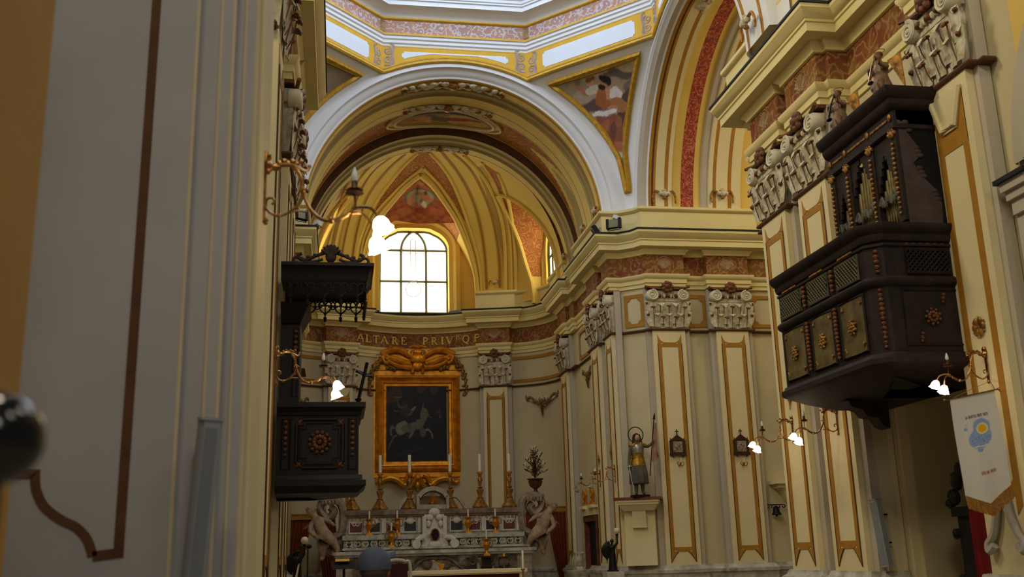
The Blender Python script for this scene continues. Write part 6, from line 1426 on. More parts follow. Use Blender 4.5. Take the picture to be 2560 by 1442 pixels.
# scrolled ends
for s in (1, -1):
    m = MB(); X = lambda d: AC+s*d; yv = YR+.05
    m.tube(spline([(X(2.5), yv, z_m+.1), (X(2.72), yv, z_m+.05), (X(2.78), yv, z_m+.28), (X(2.58), yv, z_m+.42), (X(2.42), yv, z_b+.1), (X(2.38), yv, zt-.1), (X(2.5), yv, zt+.24), (X(2.85), yv, zt+.3), (X(2.98), yv, zt+.05), (X(2.78), yv, zt-.18), (X(2.62), yv, zt-.02), (X(2.72), yv, zt+.1)], 7), taper(78, .13, .1), 9, flat=1.6)
    m.box(min(X(2.52), X(3.02)), max(X(2.52), X(3.02)), yv-.2, yv+.25, zt+.26, zt+.34); m.box(min(X(2.3), X(2.5)), max(X(2.3), X(2.5)), yv-.1, yv+.3, z_m, zt+.05)
    for k in range(5): m.ball((X(2.56+.09*k), yv-.2, zt+.2), (.05, .05, .07), 7, 5)
    m.build('scrolled_end', mat('brownish_marble', (158, 138, 120), .5, var=.3, scale=6), t)
# antependium carving
m = MB(); y_ = YR-.82
for sg in (1, -1):
    for k in range(4):
        x = AC+sg*(.25+.5*k); m.ball((x, y_, mz-.35), (.14, .05, .12), 9, 6); m.tube(spiral((x+sg*.2, y_, mz-.3), (sg, 0, 0), (0, 0, 1), .12, .03, 1.5, 0, 16), .03, 5)
    m.box(AC+sg*2.0-.1, AC+sg*2.0+.1, y_-.02, y_+.04, .5, mz-.14); m.box(AC+sg*1.55-.05, AC+sg*1.55+.05, y_-.01, y_+.04, .5, mz-.14)
m.tube(spline([(AC-.7, y_, mz-.5), (AC-.35, y_-.02, mz-.22), (AC, y_-.03, mz-.18), (AC+.35, y_-.02, mz-.22), (AC+.7, y_, mz-.5)], 6), .05, 6)
m.build('antependium_carving', mat('dark_brown_marble', (126, 108, 92), .55, var=.3, scale=7), t)  # carving in a darker brown marble
m = MB()
for x in (-1.75, -1.3, -.9, .9, 1.3, 1.75): m.box(AC+x-.14, AC+x+.14, y_+.005, y_+.03, .6, mz-.2)
m.build('antependium_inlay', DK, t, None)
# putti leaning on the scrolled ends
def putto(s, label):
    x0 = AC+s*2.98; y0 = YR-.1; zb = r_(1080, 1330).z; t = thing('putto_statue', label, 'statue', (x0, y0, zb-.4), group=None)
    P = lambda a, b, c: V((x0-s*a*1.15, y0+b, zb+c*1.15))
    J = {'pel': (P(.12, -.08, -.02), .12), 'ch': (P(-.04, -.1, .26), .125), 'nk': (P(-.12, -.1, .40), .055), 'hd': (P(-.19, -.12, .52), .10), 'ls': (P(-.16, -.14, .3), .06), 'le': (P(-.22, -.22, .08), .05), 'lw': (P(-.06, -.3, -.06), .04), 'rs': (P(.04, -.06, .34), .055), 're': (P(.2, -.02, .3), .045), 'rw': (P(.3, 0, .22), .035),
         'lk': (P(.06, -.24, -.28), .085), 'la': (P(.08, -.2, -.52), .05), 'lf': (P(.04, -.28, -.56), .04), 'rk': (P(.32, -.16, -.14), .085), 'ra': (P(.42, -.14, -.36), .05), 'rf': (P(.40, -.22, -.42), .04)}
    E = [('pel', 'ch'), ('ch', 'nk'), ('nk', 'hd'), ('ch', 'ls'), ('ls', 'le'), ('le', 'lw'), ('ch', 'rs'), ('rs', 're'), ('re', 'rw'), ('pel', 'lk'), ('lk', 'la'), ('la', 'lf'), ('pel', 'rk'), ('rk', 'ra'), ('ra', 'rf')]
    hand(J, E, 'lw', (s*-.7, -.5, -.3), (0, 0, 1), .7, 'L'); hand(J, E, 'rw', (s*-.8, 0, -.5), (0, 1, 0), .7, 'R'); J = {k: (p, r*1.4) for k, (p, r) in J.items()}
    skin('body', J, E, STONE, t)
    m = MB(); 
    for k in range(12): a = k*2.4; m.ball(P(-.2+.09*cos(a), -.09+.08*sin(a), .575+.02*cos(k)), .05, 7, 5)
    m.build('curls', STONE, t)
    m = MB(); m.ball(P(-.2, -.12, .5), (.12, .115, .135), 12, 9); m.ball(P(-.21, -.235, .5), (.02, .022, .022), 6, 4)
    for q in (1, -1): m.ball(P(-.205+q*.04, -.225, .53), (.014, .012, .01), 6, 4)
    m.ball(P(-.205, -.222, .455), (.026, .012, .01), 6, 4); m.build('face', STONE, t)
    m = MB(); m.grid(lambda u, v: P(-.1-.3*v*u, .02+.06*v, .36-.18*u*v-.12*v+.05*u), 6, 6); m.grid(lambda u, v: P(-.1-.3*v*u, .045+.06*v, .36-.18*u*v-.12*v+.05*u), 6, 6, flip=True); m.build('wing', STONE, t)
putto(-1, 'stone putto leaning on the altar scroll beneath the pulpit'); putto(1, 'stone putto leaning on the altar scroll under the potted branch candelabrum')
# ---- tall candlesticks
def candlestick(x, y, label, first=[None]):
    p = V((r_(x, y, YR+.25).x, YR+.25, zt))
    if first[0] is None:
        t = thing('altar_candlestick', label, 'candlestick', p, group='tall gilt candlesticks on the altar shelf'); L = lambda m: local(t, m)
        m = MB(); m.lathe([(.2, 0), (.21, .04), (.17, .09), (.13, .16), (.07, .24), (.06, .27)], (0, 0, 0), 18, wob=.0); 
        for k in range(3): a = 2*pi*k/3+.5; m.tube(spline([(.06*cos(a), .06*sin(a), .26), (.13*cos(a), .13*sin(a), .16), (.2*cos(a), .2*sin(a), .06), (.23*cos(a), .23*sin(a), .03)], 4), taper(13, .03, .045), 6)
        L(m).build('foot', GILT2, t)
        m = MB(); m.lathe([(.05, .25), (.09, .29), (.05, .32), (.06, .36), (.09, .44), (.1, .5), (.05, .54), (.08, .57), (.04, .60), (.045, .68), (.07, .76), (.06, .82), (.03, .85), (.06, .88), (.035, .9)], (0, 0, 0), 16); L(m).build('stem', GILT2, t)
        m = MB(); m.lathe([(.04, .9), (.085, .95), (.09, .97), (.045, .985), (.045, 1.0)], (0, 0, 0), 16); L(m).build('drip_pan', GILT, t)
        m = MB(); m.lathe([(.042, .99), (.042, 1.46), (.035, 1.465)], (0, 0, 0), 14); m.tube([(0, 0, 1.46), (0, 0, 1.48)], .004, 4); L(m).build('candle', CANDLE, t); first[0] = t
    else: dup(first[0], label, p)
for x, y, lb in ((880, 1273, 'tall gilt candlestick under the pulpit edge, at the putto end of the shelf'), (950, 1275, 'tall gilt candlestick in front of the frame corner nearest the pulpit'), (1024, 1274, 'tall gilt candlestick in front of the white horse painting, beside the shell canopy'),
    (1126, 1272, 'tall gilt candlestick in front of the frame, on the window side of the shell canopy'), (1201, 1270, 'tall gilt candlestick before the apse pilaster, second from the branch candelabrum'), (1275, 1268, 'tall gilt candlestick next to the potted branch candelabrum')): candlestick(x, y, lb)
def small_stick(p, label, first=[None]):
    if first[0] is None:
        t = thing('amphora_candlestick', label, 'candlestick', p, group='small gilt two-handled candlesticks'); L = lambda m: local(t, m)
        m = MB(); m.box(-.08, .08, -.08, .08, 0, .05); m.lathe([(.07, .05), (.03, .09), (.025, .13), (.08, .2), (.095, .28), (.05, .34), (.07, .37)], (0, 0, 0), 14); L(m).build('body', GILT, t)
        for s in (1, -1): m = MB(); m.tube(spline([(s*.08, 0, .22), (s*.15, 0, .25), (s*.15, 0, .36), (s*.1, 0, .4), (s*.06, 0, .36)], 5), .014, 6); L(m).build('handle', GILT2, t)
        m = MB(); 
        for k in range(8): a = k*pi/4; m.tube([(0, 0, .36), (.08*cos(a), .08*sin(a), .42)], [.01, .022], 5)
        L(m).build('leaf_crown', GILT2, t)
        m = MB(); m.lathe([(.022, .38), (.022, .62), (.016, .625)], (0, 0, 0), 10); L(m).build('candle', CANDLE, t); first[0] = t; return t
    return dup(first[0], label, p)
YL = YR-.2
for x, lb in ((923, 'gilt amphora candlestick nearest the pulpit on the altar ledge'), (993, 'gilt amphora candlestick between the tabernacle and the one nearest the pulpit'), (1171, 'gilt amphora candlestick next to the tabernacle on the window side'), (1239, 'gilt amphora candlestick furthest towards the branch candelabrum on the altar ledge')):
    small_stick(V((r_(x, 1338, YL).x, YL, z_b)), lb)
small_stick(V((r_(978, 1380, YR-.45).x, YR-.45, z_d)), 'gilt amphora candlestick on the lower altar ledge behind the blue-grey cap')
# pedestal with its own candlestick
px_ = r_(1217, 1400, 26.6); t = thing('candle_pedestal', 'dark square pedestal holding a gilt amphora candlestick before the altar', 'pedestal', (px_.x, 26.6, .42)); zz = at(1217, 1389, Y=26.6).z
m = MB(); m.box(px_.x-.1, px_.x+.1, 26.5, 26.7, .5, zz-.03); m.build('shaft', DWOOD, t, None); m = MB(); m.box(px_.x-.2, px_.x+.2, 26.4, 26.8, zz-.04, zz); m.box(px_.x-.18, px_.x+.18, 26.42, 26.78, .42, .52); m.build('cap_and_base', DWOOD, t, None)
small_stick(V((px_.x, 26.6, zz)), 'gilt amphora candlestick standing on the dark square pedestal')
# branch candelabra in urns
def urn(px, py, label, branches=True):
    p = V((r_(px, py).x, YR+.05, zt+.34)); t = thing('urn_candelabrum', label, 'candelabrum', p); L = lambda m: local(t, m)
    m = MB(); m.lathe([(.13, 0), (.14, .02), (.06, .08), (.05, .14), (.16, .22), (.2, .34), (.17, .37), (.23, .4), (.23, .42)], (0, 0, 0), 18); L(m).build('urn', mat('rust_urn', (112, 66, 44), .5, .3, var=.3, scale=10), t)
    rnd = random.Random(8)
    tips = []
    m = MB()
    for k in range(19):
        lev = k/18; a = k*2.4; rr = .42*(1-lev)**.8*(.6+.4*rnd.random())+.02; zt_ = .62+.62*lev
        tip = (rr*cos(a)*1.0, rr*sin(a)*.7, zt_); tips.append(tip); p_ = spline([(0, 0, .4), (tip[0]*.3, tip[1]*.3, .4+(zt_-.4)*.6), tip], 5); m.tube(p_, .006, 4)
        for q in p_[3:]:
            for s in (1, -1): e = rnd.uniform(0, 6.28); m.tube([q, q+V((.045*cos(e), .045*sin(e), .035)), q+V((.075*cos(e), .075*sin(e), .06))], [.004, .014, .002], 4, flat=.4)
    L(m).build('leafy_branches', mat('dark_gilt_leaves', (92, 78, 44), .5, .4, var=.3, scale=20), t)
    for tip in tips:
        m = MB(); m.tube([tip, (tip[0], tip[1], tip[2]+.075)], [.012, .012], 6); m.ball((tip[0], tip[1], tip[2]+.09), (.01, .01, .016), 6, 4); L(m).build('candle_light', CANDLE, t)
    return t
urn(1340, 1230, 'rust urn with leafy candle branches on the altar end by the curtain'); urn(816, 1238, 'rust urn with leafy candle branches half hidden behind the pulpit')
# ---- small table altar nearer the crossing
YT = 22.5; a, b = at(1003, 1430, Y=YT), at(1318, 1419, Y=YT); zz = (a.z+b.z)/2
t = thing('table_altar', 'long cream table altar at the bottom edge before the marble altar', 'table', ((a.x+b.x)/2, YT, .42))
m = MB(); m.box(a.x, b.x, YT, YT+.9, zz-.07, zz); m.box(a.x+.03, b.x-.03, YT+.03, YT+.87, zz-.1, zz-.07); m.build('table_top', CREAM, t)
for x in (a.x+.1, b.x-.16):
    for y in (YT+.05, YT+.8): m = MB(); m.box(x, x+.08, y, y+.08, .42, zz-.08); m.build('leg', CREAM, t)
m = MB(); m.box(a.x+.18, b.x-.16, YT+.1, YT+.14, .5, zz-.1); m.build('front_cloth', mat('dark_red_cloth', (84, 28, 20), .85), t, None)
c = at(1103, 1424, Y=YT+.4); t = thing('gold_cup', 'gilt cup with a small spoon on the table altar', 'cup', (c.x, YT+.4, zz))
m = MB(); m.lathe([(.05, 0), (.04, .015), (.025, .03), (.06, .07), (.075, .13), (.065, .14)], (c.x, YT+.4, zz), 14); m.build('bowl', GILT, t); m = MB(); m.tube([(c.x-.03, YT+.4, zz+.13), (c.x-.16, YT+.4, zz+.2)], .008, 5); m.ball((c.x-.17, YT+.4, zz+.205), (.03, .012, .015), 7, 5); m.build('spoon', GILT, t)
c = at(1308, 1440, Y=YT-.25); t = thing('standing_candle', 'thin white candle on a brass stand at the end of the table altar', 'candle', (c.x, YT-.25, 0)); z1, z2 = at(1308, 1420, Y=YT-.25).z, at(1308, 1377, Y=YT-.25).z
m = MB(); m.lathe([(.14, 0), (.14, .02), (.02, .06), (.018, z1-.05), (.05, z1-.02), (.03, z1)], (c.x, YT-.25, 0), 12); m.build('stand', BRASS, t); m = MB(); m.lathe([(.022, z1-.02), (.022, z2), (.015, z2+.01)], (c.x, YT-.25, 0), 10); m.build('candle', CANDLE, t)
c = at(1260, 1390, Y=26.4); t = thing('brass_stand', 'slender brass stand between the dark pedestal and the thin white candle', 'stand', (c.x, 26.4, .42)); m = MB(); m.lathe([(.12, 0), (.11, .02), (.015, .05), (.012, c.z-.42-.03), (.07, c.z-.42), (.06, c.z-.4)], (c.x, 26.4, .42), 12); m.build('stem', BRASS, t); m = MB(); m.ball((c.x, 26.4, c.z+.03), (.035, .035, .04), 8, 6); m.build('lamp', GILT, t)
# ================================================================ CURTAINED PASSAGES BESIDE THE ALTAR
def curtain(quad, y, label, folds=7, amp=.05):
    """quad: frame points of the four corners (top a, top b, bottom b, bottom a), hung at depth y"""
    ta, tb, bb, ba = [at(*p, Y=y) for p in quad]
    for p in (bb, ba): pass
    k = (ta.z-.45)/(ta.z-bb.z); bb = ta.lerp(bb, 1)*0+tb+(bb-tb)*((tb.z-.45)/(tb.z-bb.z)); ba = ta+(ba-ta)*((ta.z-.45)/(ta.z-ba.z))
    def f(u, v):
        p = ta.lerp(tb, u).lerp(ba.lerp(bb, u), v); p.y += amp*sin(2*pi*folds*u+2*v)*(.4+.6*v); return p
    c = ta.lerp(tb, .5); t = thing('curtain', label, 'curtain', (c.x, y, c.z)); m = MB(); m.grid(f, 56, 14); m.grid(lambda u, v: f(u, v)+V((0, .012, 0)), 56, 14, flip=True); m.build('cloth', CURT, t, 70)
    m = MB(); m.tube([ta+V((-.05, 0, .02)), tb+V((.05, 0, .02))], .016, 6); m.build('rail', BRASS, t); return t
curtain([(1364, 1281), (1428, 1281), (1426, 1442), (1398, 1442)], 31.0, 'russet curtain half hanging along the wall to the window side of the altar')
curtain([(1302, 1281), (1345, 1281), (1322, 1442), (1300, 1442)], 31.0, 'russet curtain half partly hidden behind the altar end under the branch candelabrum')
curtain([(711, 1302), (783, 1296), (745, 1442), (708, 1442)], 31.2, 'russet curtain half hanging under the pulpit, beside the black angel lamp')
curtain([(784, 1296), (838, 1294), (852, 1442), (806, 1442)], 31.2, 'russet curtain half between the pulpit and the altar putto')
for (xa, xb, y, yy), lb in (((1300, 1428, 1275, 31.0), 'gold wooden lintel over the curtained passage on the window side of the altar'), ((709, 838, 1294, 31.2), 'gold wooden lintel over the curtained passage below the pulpit')):
    a, b = at(xa, y, Y=yy), at(xb, y, Y=yy); m = MB(); m.box(a.x, b.x, yy-.06, yy+.06, a.z-.07, a.z+.07); m.box(a.x, b.x, yy-.09, yy+.06, a.z+.07, a.z+.1); tag(m.build('passage_lintel', mat('gold_wood', (186, 132, 46), .5, .2, var=.15, scale=6)), lb, 'lintel')
# ================================================================ WALL ORNAMENTS
def drop_ornament(P, s, label):
    """P(x, z, d): plane of the wall; a scrolled crest with a hanging drop"""
    t = thing('wall_crest', label, 'ornament', tuple(P(0, 0, 0)), group='scrolled stucco wall crests'); m = MB()
    for sg in (1, -1):
        for pts, r0, r1 in (([(.05, -.2), (.25, -.12), (.42, .02), (.55, -.02), (.6, .06)], .05, .03), ([(.5, .0), (.62, .14), (.8, .24), (.95, .2), (1.0, .1)], .04, .05), ([(.95, .12), (1.05, .2), (1.08, .38)], .04, .02), ([(.1, -.1), (.2, .05), (.12, .12)], .05, .02)):
            p = spline([P(sg*x*s, z*s, .03) for x, z in pts], 5); m.tube(p, taper(len(p), r0*s*1.6, r1*s*1.6), 6)
        m.ball(P(sg*.4*s, .0, .03), .07*s, 7, 5); m.ball(P(sg*.98*s, .12*s, .03), .07*s, 7, 5)
    pl = [P(x*s, z*s, .012) for x, z in [(-1.0, .25), (-.8, .3), (-.6, .12), (-.45, .1), (-.2, .3), (0, .34), (.2, .3), (.45, .1), (.6, .12), (.8, .3), (1.0, .25), (.9, .1), (.6, -.05), (.35, -.12), (.15, -.3), (-.15, -.3), (-.35, -.12), (-.6, -.05), (-.9, .1)]]
    b_ = MB(); b_.add(pl+[P(0, .05*s, .05)], [(i, (i+1) % len(pl), len(pl)) for i in range(len(pl))]); b_.build('shell_ground', STUCCO, t)
    m.ball(P(0, -.05*s, .04), .13*s, 8, 6); m.build('scrollwork', mat('brown_edged_stucco', (150, 118, 78), .7, var=.35, scale=12, rgb2=(84, 56, 34)), t)
    m = MB(); m.tube(spline([P(0, -.25*s, .03), P(0, -.5*s, .04), P(0, -.8*s, .02)], 4), taper(9, .11*s, .03*s), 7); m.ball(P(0, -.36*s, .05), .1*s, 7, 5); m.build('drop', RUST, t)
def plane_at(p, q):
    p, q = V(p), V(q); u = (q-p).normalized(); n = V((-u.y, u.x)); c = (p+q)/2
    return lambda x, z, d: V((c.x+u.x*x+n.x*d, c.y+u.y*x+n.y*d, z))
F = plane_at((6.66, 31.45), (6.1, 32.14)); drop_ornament(lambda x, z, d: F(x, z, d)+V((0, 0, 6.36)), .62, 'brown scrolled stucco crest on the curved wall above the branch candelabrum')
F = plane_at(mirror((6.1, 32.14)), mirror((6.66, 31.45))); drop_ornament(lambda x, z, d: F(x, z, d)+V((0, 0, 6.36)), .62, 'brown scrolled stucco crest on the wall just above the pulpit rim')
drop_ornament(lambda x, z, d: V((6.885-d, 27.65+x, z+6.5)), .52, 'brown scrolled stucco crest over the marble doorway, seen edge-on')
# ================================================================ DOORWAY IN THE PRESBYTERY WALL
t = thing('doorway', 'narrow marble doorway with dark opening in the presbytery side wall', 'doorway', (6.86, 27.6, .42)); y0, y1, zd = 27.1, 28.2, 2.45
m = MB(); m.box(6.74, 6.9, y0-.16, y0, .42, zd); m.box(6.74, 6.9, y1, y1+.16, .42, zd); m.box(6.72, 6.9, y0-.18, y1+.18, zd, zd+.16); m.build('marble_surround', REDM, t, None)
m = MB(); m.box(6.85, 6.9, y0, y1, .42, zd); m.build('dark_door', mat('near_black_door', (22, 16, 14), .6), t, None)
m = MB(); m.box(6.68, 6.9, y0-.1, y1+.1, zd+.16, zd+.34); m.box(6.6, 6.9, y0-.2, y0+.3, zd+.34, zd+.42); m.box(6.6, 6.9, y1-.3, y1+.2, zd+.34, zd+.42); m.build('cornice_blocks', CREAM, t, None)
for y, lb in ((27.2, 'gilt mitre-shaped ornament on the doorway cornice, nearer the saint'), (28.05, 'gilt mitre-shaped ornament on the doorway cornice, nearer the apse')):
    t2 = thing('gilt_mitre', lb, 'ornament', (6.72, y, zd+.42), group='gilt mitre ornaments'); m = MB(); m.lathe([(.1, 0), (.1, .03), (.06, .05), (.07, .1)], (6.72, y, zd+.42), 12); m.tube(spline([(6.72, y-.02, zd+.52), (6.72, y-.1, zd+.72), (6.72, y+.02, zd+.86), (6.72, y+.1, zd+.72), (6.72, y+.02, zd+.62)], 5), taper(21, .04, .06), 7); m.build('body', GILT, t2)
# ================================================================ BLACK ANGEL LAMPS
def angel_lamp(x, y, z0, s, label, turn):
    t = thing('angel_lamp', label, 'lamp', (x, y, z0), turn); R_ = Matrix.Rotation(turn, 3, 'Z'); P = lambda a, b, c: V((x, y, z0))+R_ @ V((a*s, b*s, c*s))
    J = {'pel': (P(0, 0, .52), .09*s), 'ch': (P(0, 0, .72), .095*s), 'nk': (P(0, 0, .84), .035*s), 'hd': (P(.01, -.01, .92), .06*s), 'ls': (P(.1, 0, .79), .04*s), 'le': (P(.17, -.05, .86), .032*s), 'lw': (P(.17, -.07, 1.02), .025*s), 'rs': (P(-.09, 0, .79), .04*s), 're': (P(-.05, -.13, .72), .032*s), 'rw': (P(.08, -.14, .84), .025*s), 'lf': (P(.04, 0, .08), .07*s)}
    E = [('pel', 'ch'), ('ch', 'nk'), ('nk', 'hd'), ('ch', 'ls'), ('ls', 'le'), ('le', 'lw'), ('ch', 'rs'), ('rs', 're'), ('re', 'rw'), ('pel', 'lf')]
    hand(J, E, 'lw', (0, -.1, 1), (1, 0, 0), s*.8, 'L'); hand(J, E, 'rw', (.6, -.2, .6), (0, 0, 1), s*.8, 'R'); skin('body', J, E, BRONZE, t)
    m = MB(); m.lathe([(.19*s, 0), (.19*s, .04*s), (.15*s, .06*s), (.13*s, .2*s), (.11*s, .5*s), (.095*s, .62*s), (.11*s, .74*s)], P(0, 0, 0), 18, wob=.06, wn=8); m.build('robe', BRONZE, t)
    m = MB(); m.ball(P(.01, .02, .94), (.065*s,)*3, 9, 6); m.build('hair', BRONZE, t)
    for k, sg in enumerate((-1, -.45)):
        w_ = lambda u, v: P(sg*(.08+.24*sin(pi*min(1, v*.9+.05))*u), .1+.06*u, .9-.62*v*(.55+.45*u)+.06*u)
        m = MB(); m.grid(w_, 5, 10); m.grid(lambda u, v: w_(u, v)+R_ @ V((0, .02*s, 0)), 5, 10, flip=True); m.build('wing', BRONZE, t)
    m = MB(); m.lathe([(.03*s, 0), (.05*s, .03*s), (.03*s, .06*s)], P(.17, -.07, 1.1), 10); m.build('lamp_socket', BLACKM, t)
    m = MB(); m.ball(P(.17, -.07, 1.25), .105*s, 16, 10); m.build('glass_globe', mat('cream_glass_globe', (196, 186, 156), .2, var=.05, spec=.6), t); return t
c = at(1533, 1428, Y=23.0); angel_lamp(c.x, 23.0, c.z, .70, 'black winged angel lamp with glass globe standing beside the saint bracket', 0)
m = MB(); m.box(c.x-.2, c.x+.2, 22.8, 23.2, 0, c.z); tag(m.build('lamp_plinth', MARBLE), 'marble plinth under the black angel lamp by the saint bracket', 'plinth')
c = at(742, 1470, Y=23.0); angel_lamp(c.x, 23.0, c.z, .78, 'black winged angel lamp with cream globe in front of the curtain below the pulpit', .2)
m = MB(); m.box(c.x-.2, c.x+.2, 22.8, 23.2, 0, c.z); tag(m.build('lamp_plinth', MARBLE), 'marble plinth under the black angel lamp below the pulpit', 'plinth')
# small marble figure on a column
c = at(1449, 1424, Y=25.6); t = thing('marble_figurine', 'small marble figure in a scrolled niche on a column by the doorway', 'statue', (c.x, 25.6, c.z))
m = MB(); m.lathe([(.13, 0), (.12, .04), (.08, .08), (.1, .15), (.08, .27), (.045, .32), (.055, .37), (.015, .42)], c, 14); m.build('figure', MARBLE2, t)
m = MB(); 
for s in (1, -1): m.tube(spline([c+V((s*.12, .05, .02)), c+V((s*.16, .05, .15)), c+V((s*.12, .05, .32)), c+V((s*.11, .05, .40))], 5), .03, 6)
m.box(c.x-.12, c.x+.12, 25.56, 25.72, c.z+.39, c.z+.44); m.build('niche_frame', MARBLE2, t)
t = thing('marble_column', 'grey marble column capital carrying the small figure by the doorway', 'column', (c.x, 25.6, 0)); m = MB(); m.lathe([(.2, .4), (.2, c.z-.3), (.24, c.z-.26), (.22, c.z-.16), (.32, c.z-.06), (.34, c.z)], (c.x, 25.6, 0), 20); m.build('shaft', MARBLE, t)
# ================================================================ WALL THINGS ON THE TRANSEPT
def plaque(x, z, label):
    t = thing('station_plaque', label, 'plaque', (x, 23.74, z), group='carved wall plaques'); L = lambda m: local(t, m)
    m = MB(); m.box(-.13, .13, -.05, 0, -.17, .13); m.prism([(-.2, .12), (.2, .12), (0, .27)], (0, 0, 0), (1, 0, 0), (0, 0, 1), (0, -1, 0), .05); m.box(-.19, -.13, -.06, 0, -.2, .13); m.box(.13, .19, -.06, 0, -.2, .13); m.box(-.2, .2, -.07, 0, -.23, -.17)
    for s in (1, -1): m.tube([(s*.16, -.03, .13), (s*.17, -.03, .2)], [.02, .006], 5); m.tube([(s*.15, -.03, -.22), (s*.1, -.03, -.27)], [.02, .008], 5)
    L(m).build('carved_case', mat('plaque_wood', (74, 46, 30), .6, var=.3, scale=14), t, None)
    m = MB(); m.tube([(0, -.03, .26), (0, -.03, .4)], .012, 4); m.tube([(-.045, -.03, .35), (.045, -.03, .35)], .011, 4); L(m).build('cross', DWOOD, t)
    m = MB(); rnd = random.Random(int(x*10)); m.box(-.12, .12, -.055, -.05, -.15, .11); 
    for k in range(9): m.ball((rnd.uniform(-.09, .09), -.06, rnd.uniform(-.13, .05)), (.025, .015, .045), 6, 4)
    L(m).build('relief', mat('plaque_relief', (176, 160, 140), .6, var=.4, scale=25, rgb2=(92, 66, 50)), t)
z = at(1693, 1115, Y=23.74).z; plaque(at(1693, 1115, Y=23.74).x, z, 'small carved plaque with a cross on the pilaster next to the armoured saint'); plaque(at(1852, 1112, Y=23.74).x, z, 'small carved plaque with a cross behind the furthest lit lamp bracket')
def mini_light(x, z, label):
    t = thing('candle_sconce', label, 'wall lamp', (x, 23.73, z), group='tiny candle brackets under the plaques'); L = lambda m: local(t, m)
    m = MB(); m.ball((0, 0, -.04), (.03, .015, .05), 7, 5)
    for s in (1, -1): m.tube(spline([(0, -.02, -.06), (s*.05, -.05, -.09), (s*.09, -.06, -.02), (s*.05, -.06, .0)], 4), .008, 5)
    m.tube([(0, -.02, -.06), (0, -.08, -.05), (0, -.09, 0)], .009, 5); L(m).build('bracket', BRASS, t); m = MB(); m.tube([(0, -.09, 0), (0, -.09, .09)], .012, 6); L(m).build('candle', CANDLE, t)
for px_, lb in ((1700, 'tiny brass candle bracket below the plaque next to the armoured saint'), (1858, 'tiny brass candle bracket below the plaque on the inner transept pilaster')):
    q = at(px_, 1155, Y=23.73); mini_light(q.x, q.z, lb)
q = at(1940, 1275, Y=23.85); t = thing('wall_bell', 'small dark bell on a wrought bracket on the transept wall', 'bell', (q.x, 23.95, q.z)); L = lambda m: local(t, m)
m = MB(); m.lathe([(.03, .1), (.07, .06), (.08, -.04), (.12, -.1), (.115, -.11), (.03, -.06)], (0, -.12, 0), 14); m.ball((0, -.12, -.12), .03, 7, 5); L(m).build('bell', BLACKM, t)
m = MB(); m.tube([(-.2, -.1, .13), (.2, -.1, .13)], .014, 5); m.tube([(0, .04, .13), (0, -.12, .13), (0, -.12, .09)], .014, 5)
for s in (1, -1): m.tube(spline([(s*.2, -.1, .13), (s*.25, -.1, .1), (s*.2, -.1, .06), (s*.16, -.1, .1)], 4), .012, 5); m.tube([(s*.1, -.1, .13), (s*.1, -.1, .05)], [.01, .018], 5)
L(m).build('bracket', BLACKM, t)
q = at(1934, 1208, Y=23.9); m = MB(); m.box(q.x-.1, q.x+1.0, 23.5, 24.0, q.z-.03, q.z+.06); m.box(q.x, q.x+.9, 23.6, 24.0, q.z-.12, q.z-.03); m.frus((q.x+.3, q.x+.6, 23.85, 24.0), (q.x+.1, q.x+.8, 23.65, 24.0), q.z-.45, q.z-.12); tag(m.build('stone_shelf', CREAM, None, None), 'cream stone shelf on the transept wall above the small bell', 'shelf')
for P, u, n, lb in ((at(1528, 1130, X=6.67), (0, 1, 0), (-1, 0, 0), 'gilt star ornament on the pilaster left of the armoured saint'), (at(1498, 1150, X=6.67), (0, 1, 0), (-1, 0, 0), 'gilt star ornament on the pilaster above the inner unlit lamp bracket'), (at(1975, 995, X=6.99), (0, 1, 0), (-1, 0, 0), 'gilt star ornament over the furthest lit lamp bracket')):
    m = MB(); u, n = V(u), V(n)
    for k in range(4): a = k*pi/2; m.tube([P+n*.01, P+n*.02+(u*cos(a)*.7+V((0, 0, 1))*sin(a)*1.4)*.13], [.022, .006], 5)
    for k in range(4): a = k*pi/2+pi/4; m.ball(P+n*.015+(u*cos(a)+V((0, 0, 1))*sin(a))*.045, .018, 6, 4)
    tag(m.build('star_ornament', GILT2), lb, 'ornament', 'gilt star ornaments')
# ================================================================ FLOODLIGHTS ON THE CORNICES
def floodlight(p, face, label, glow=False, s=1.0):
    t = thing('floodlight', label, 'floodlight', p, group='floodlights on the cornices'); p = V(p); f = V(face).normalized(); u = f.cross(V((0, 0, 1))).normalized(); w_ = u.cross(f)
    def bb(m, u0, u1, w0, w1, d0, d1):
        a = [p+V((0, 0, .17*s))+u*x*s+w_*z*s+f*d*s for d in (d0, d1) for z in (w0, w1) for x in (u0, u1)]; m.add(a, [(0, 2, 3, 1), (4, 5, 7, 6), (0, 1, 5, 4), (2, 6, 7, 3), (0, 4, 6, 2), (1, 3, 7, 5)])
    m = MB(); bb(m, -.17, .17, -.11, .11, -.09, .02); bb(m, -.19, -.13, -.13, .13, -.06, .05); bb(m, .13, .19, -.13, .13, -.06, .05); m.build('housing', BLACKM if not glow else mat('white_housing', (206, 204, 190), .5), t, None)
    m = MB(); bb(m, -.13, .13, -.1, .1, .02, .026); m.build('glass', emit('floodlight_glow', (255, 240, 200), 3.0) if glow else mat('flood_glass', (126, 128, 96), .25, var=.1, spec=.6), t, None)
    m = MB(); 
    for s2 in (1, -1): m.tube([p+u*s2*.18*s+V((0, 0, .17*s)), p+u*s2*.16*s, p], .012, 5)
    m.build('yoke', BLACKM, t)
floodlight(tuple(at(1535, 575, Z=9.45)), (-.55, -.8, .05), 'black floodlight on the cornice corner under the pendentive fresco')
floodlight(tuple(at(1478, 592, Z=9.45)+V((.1, 0, 0))), (-.9, .2, -.5), 'black floodlight turned into the presbytery at the cornice edge', s=.9)
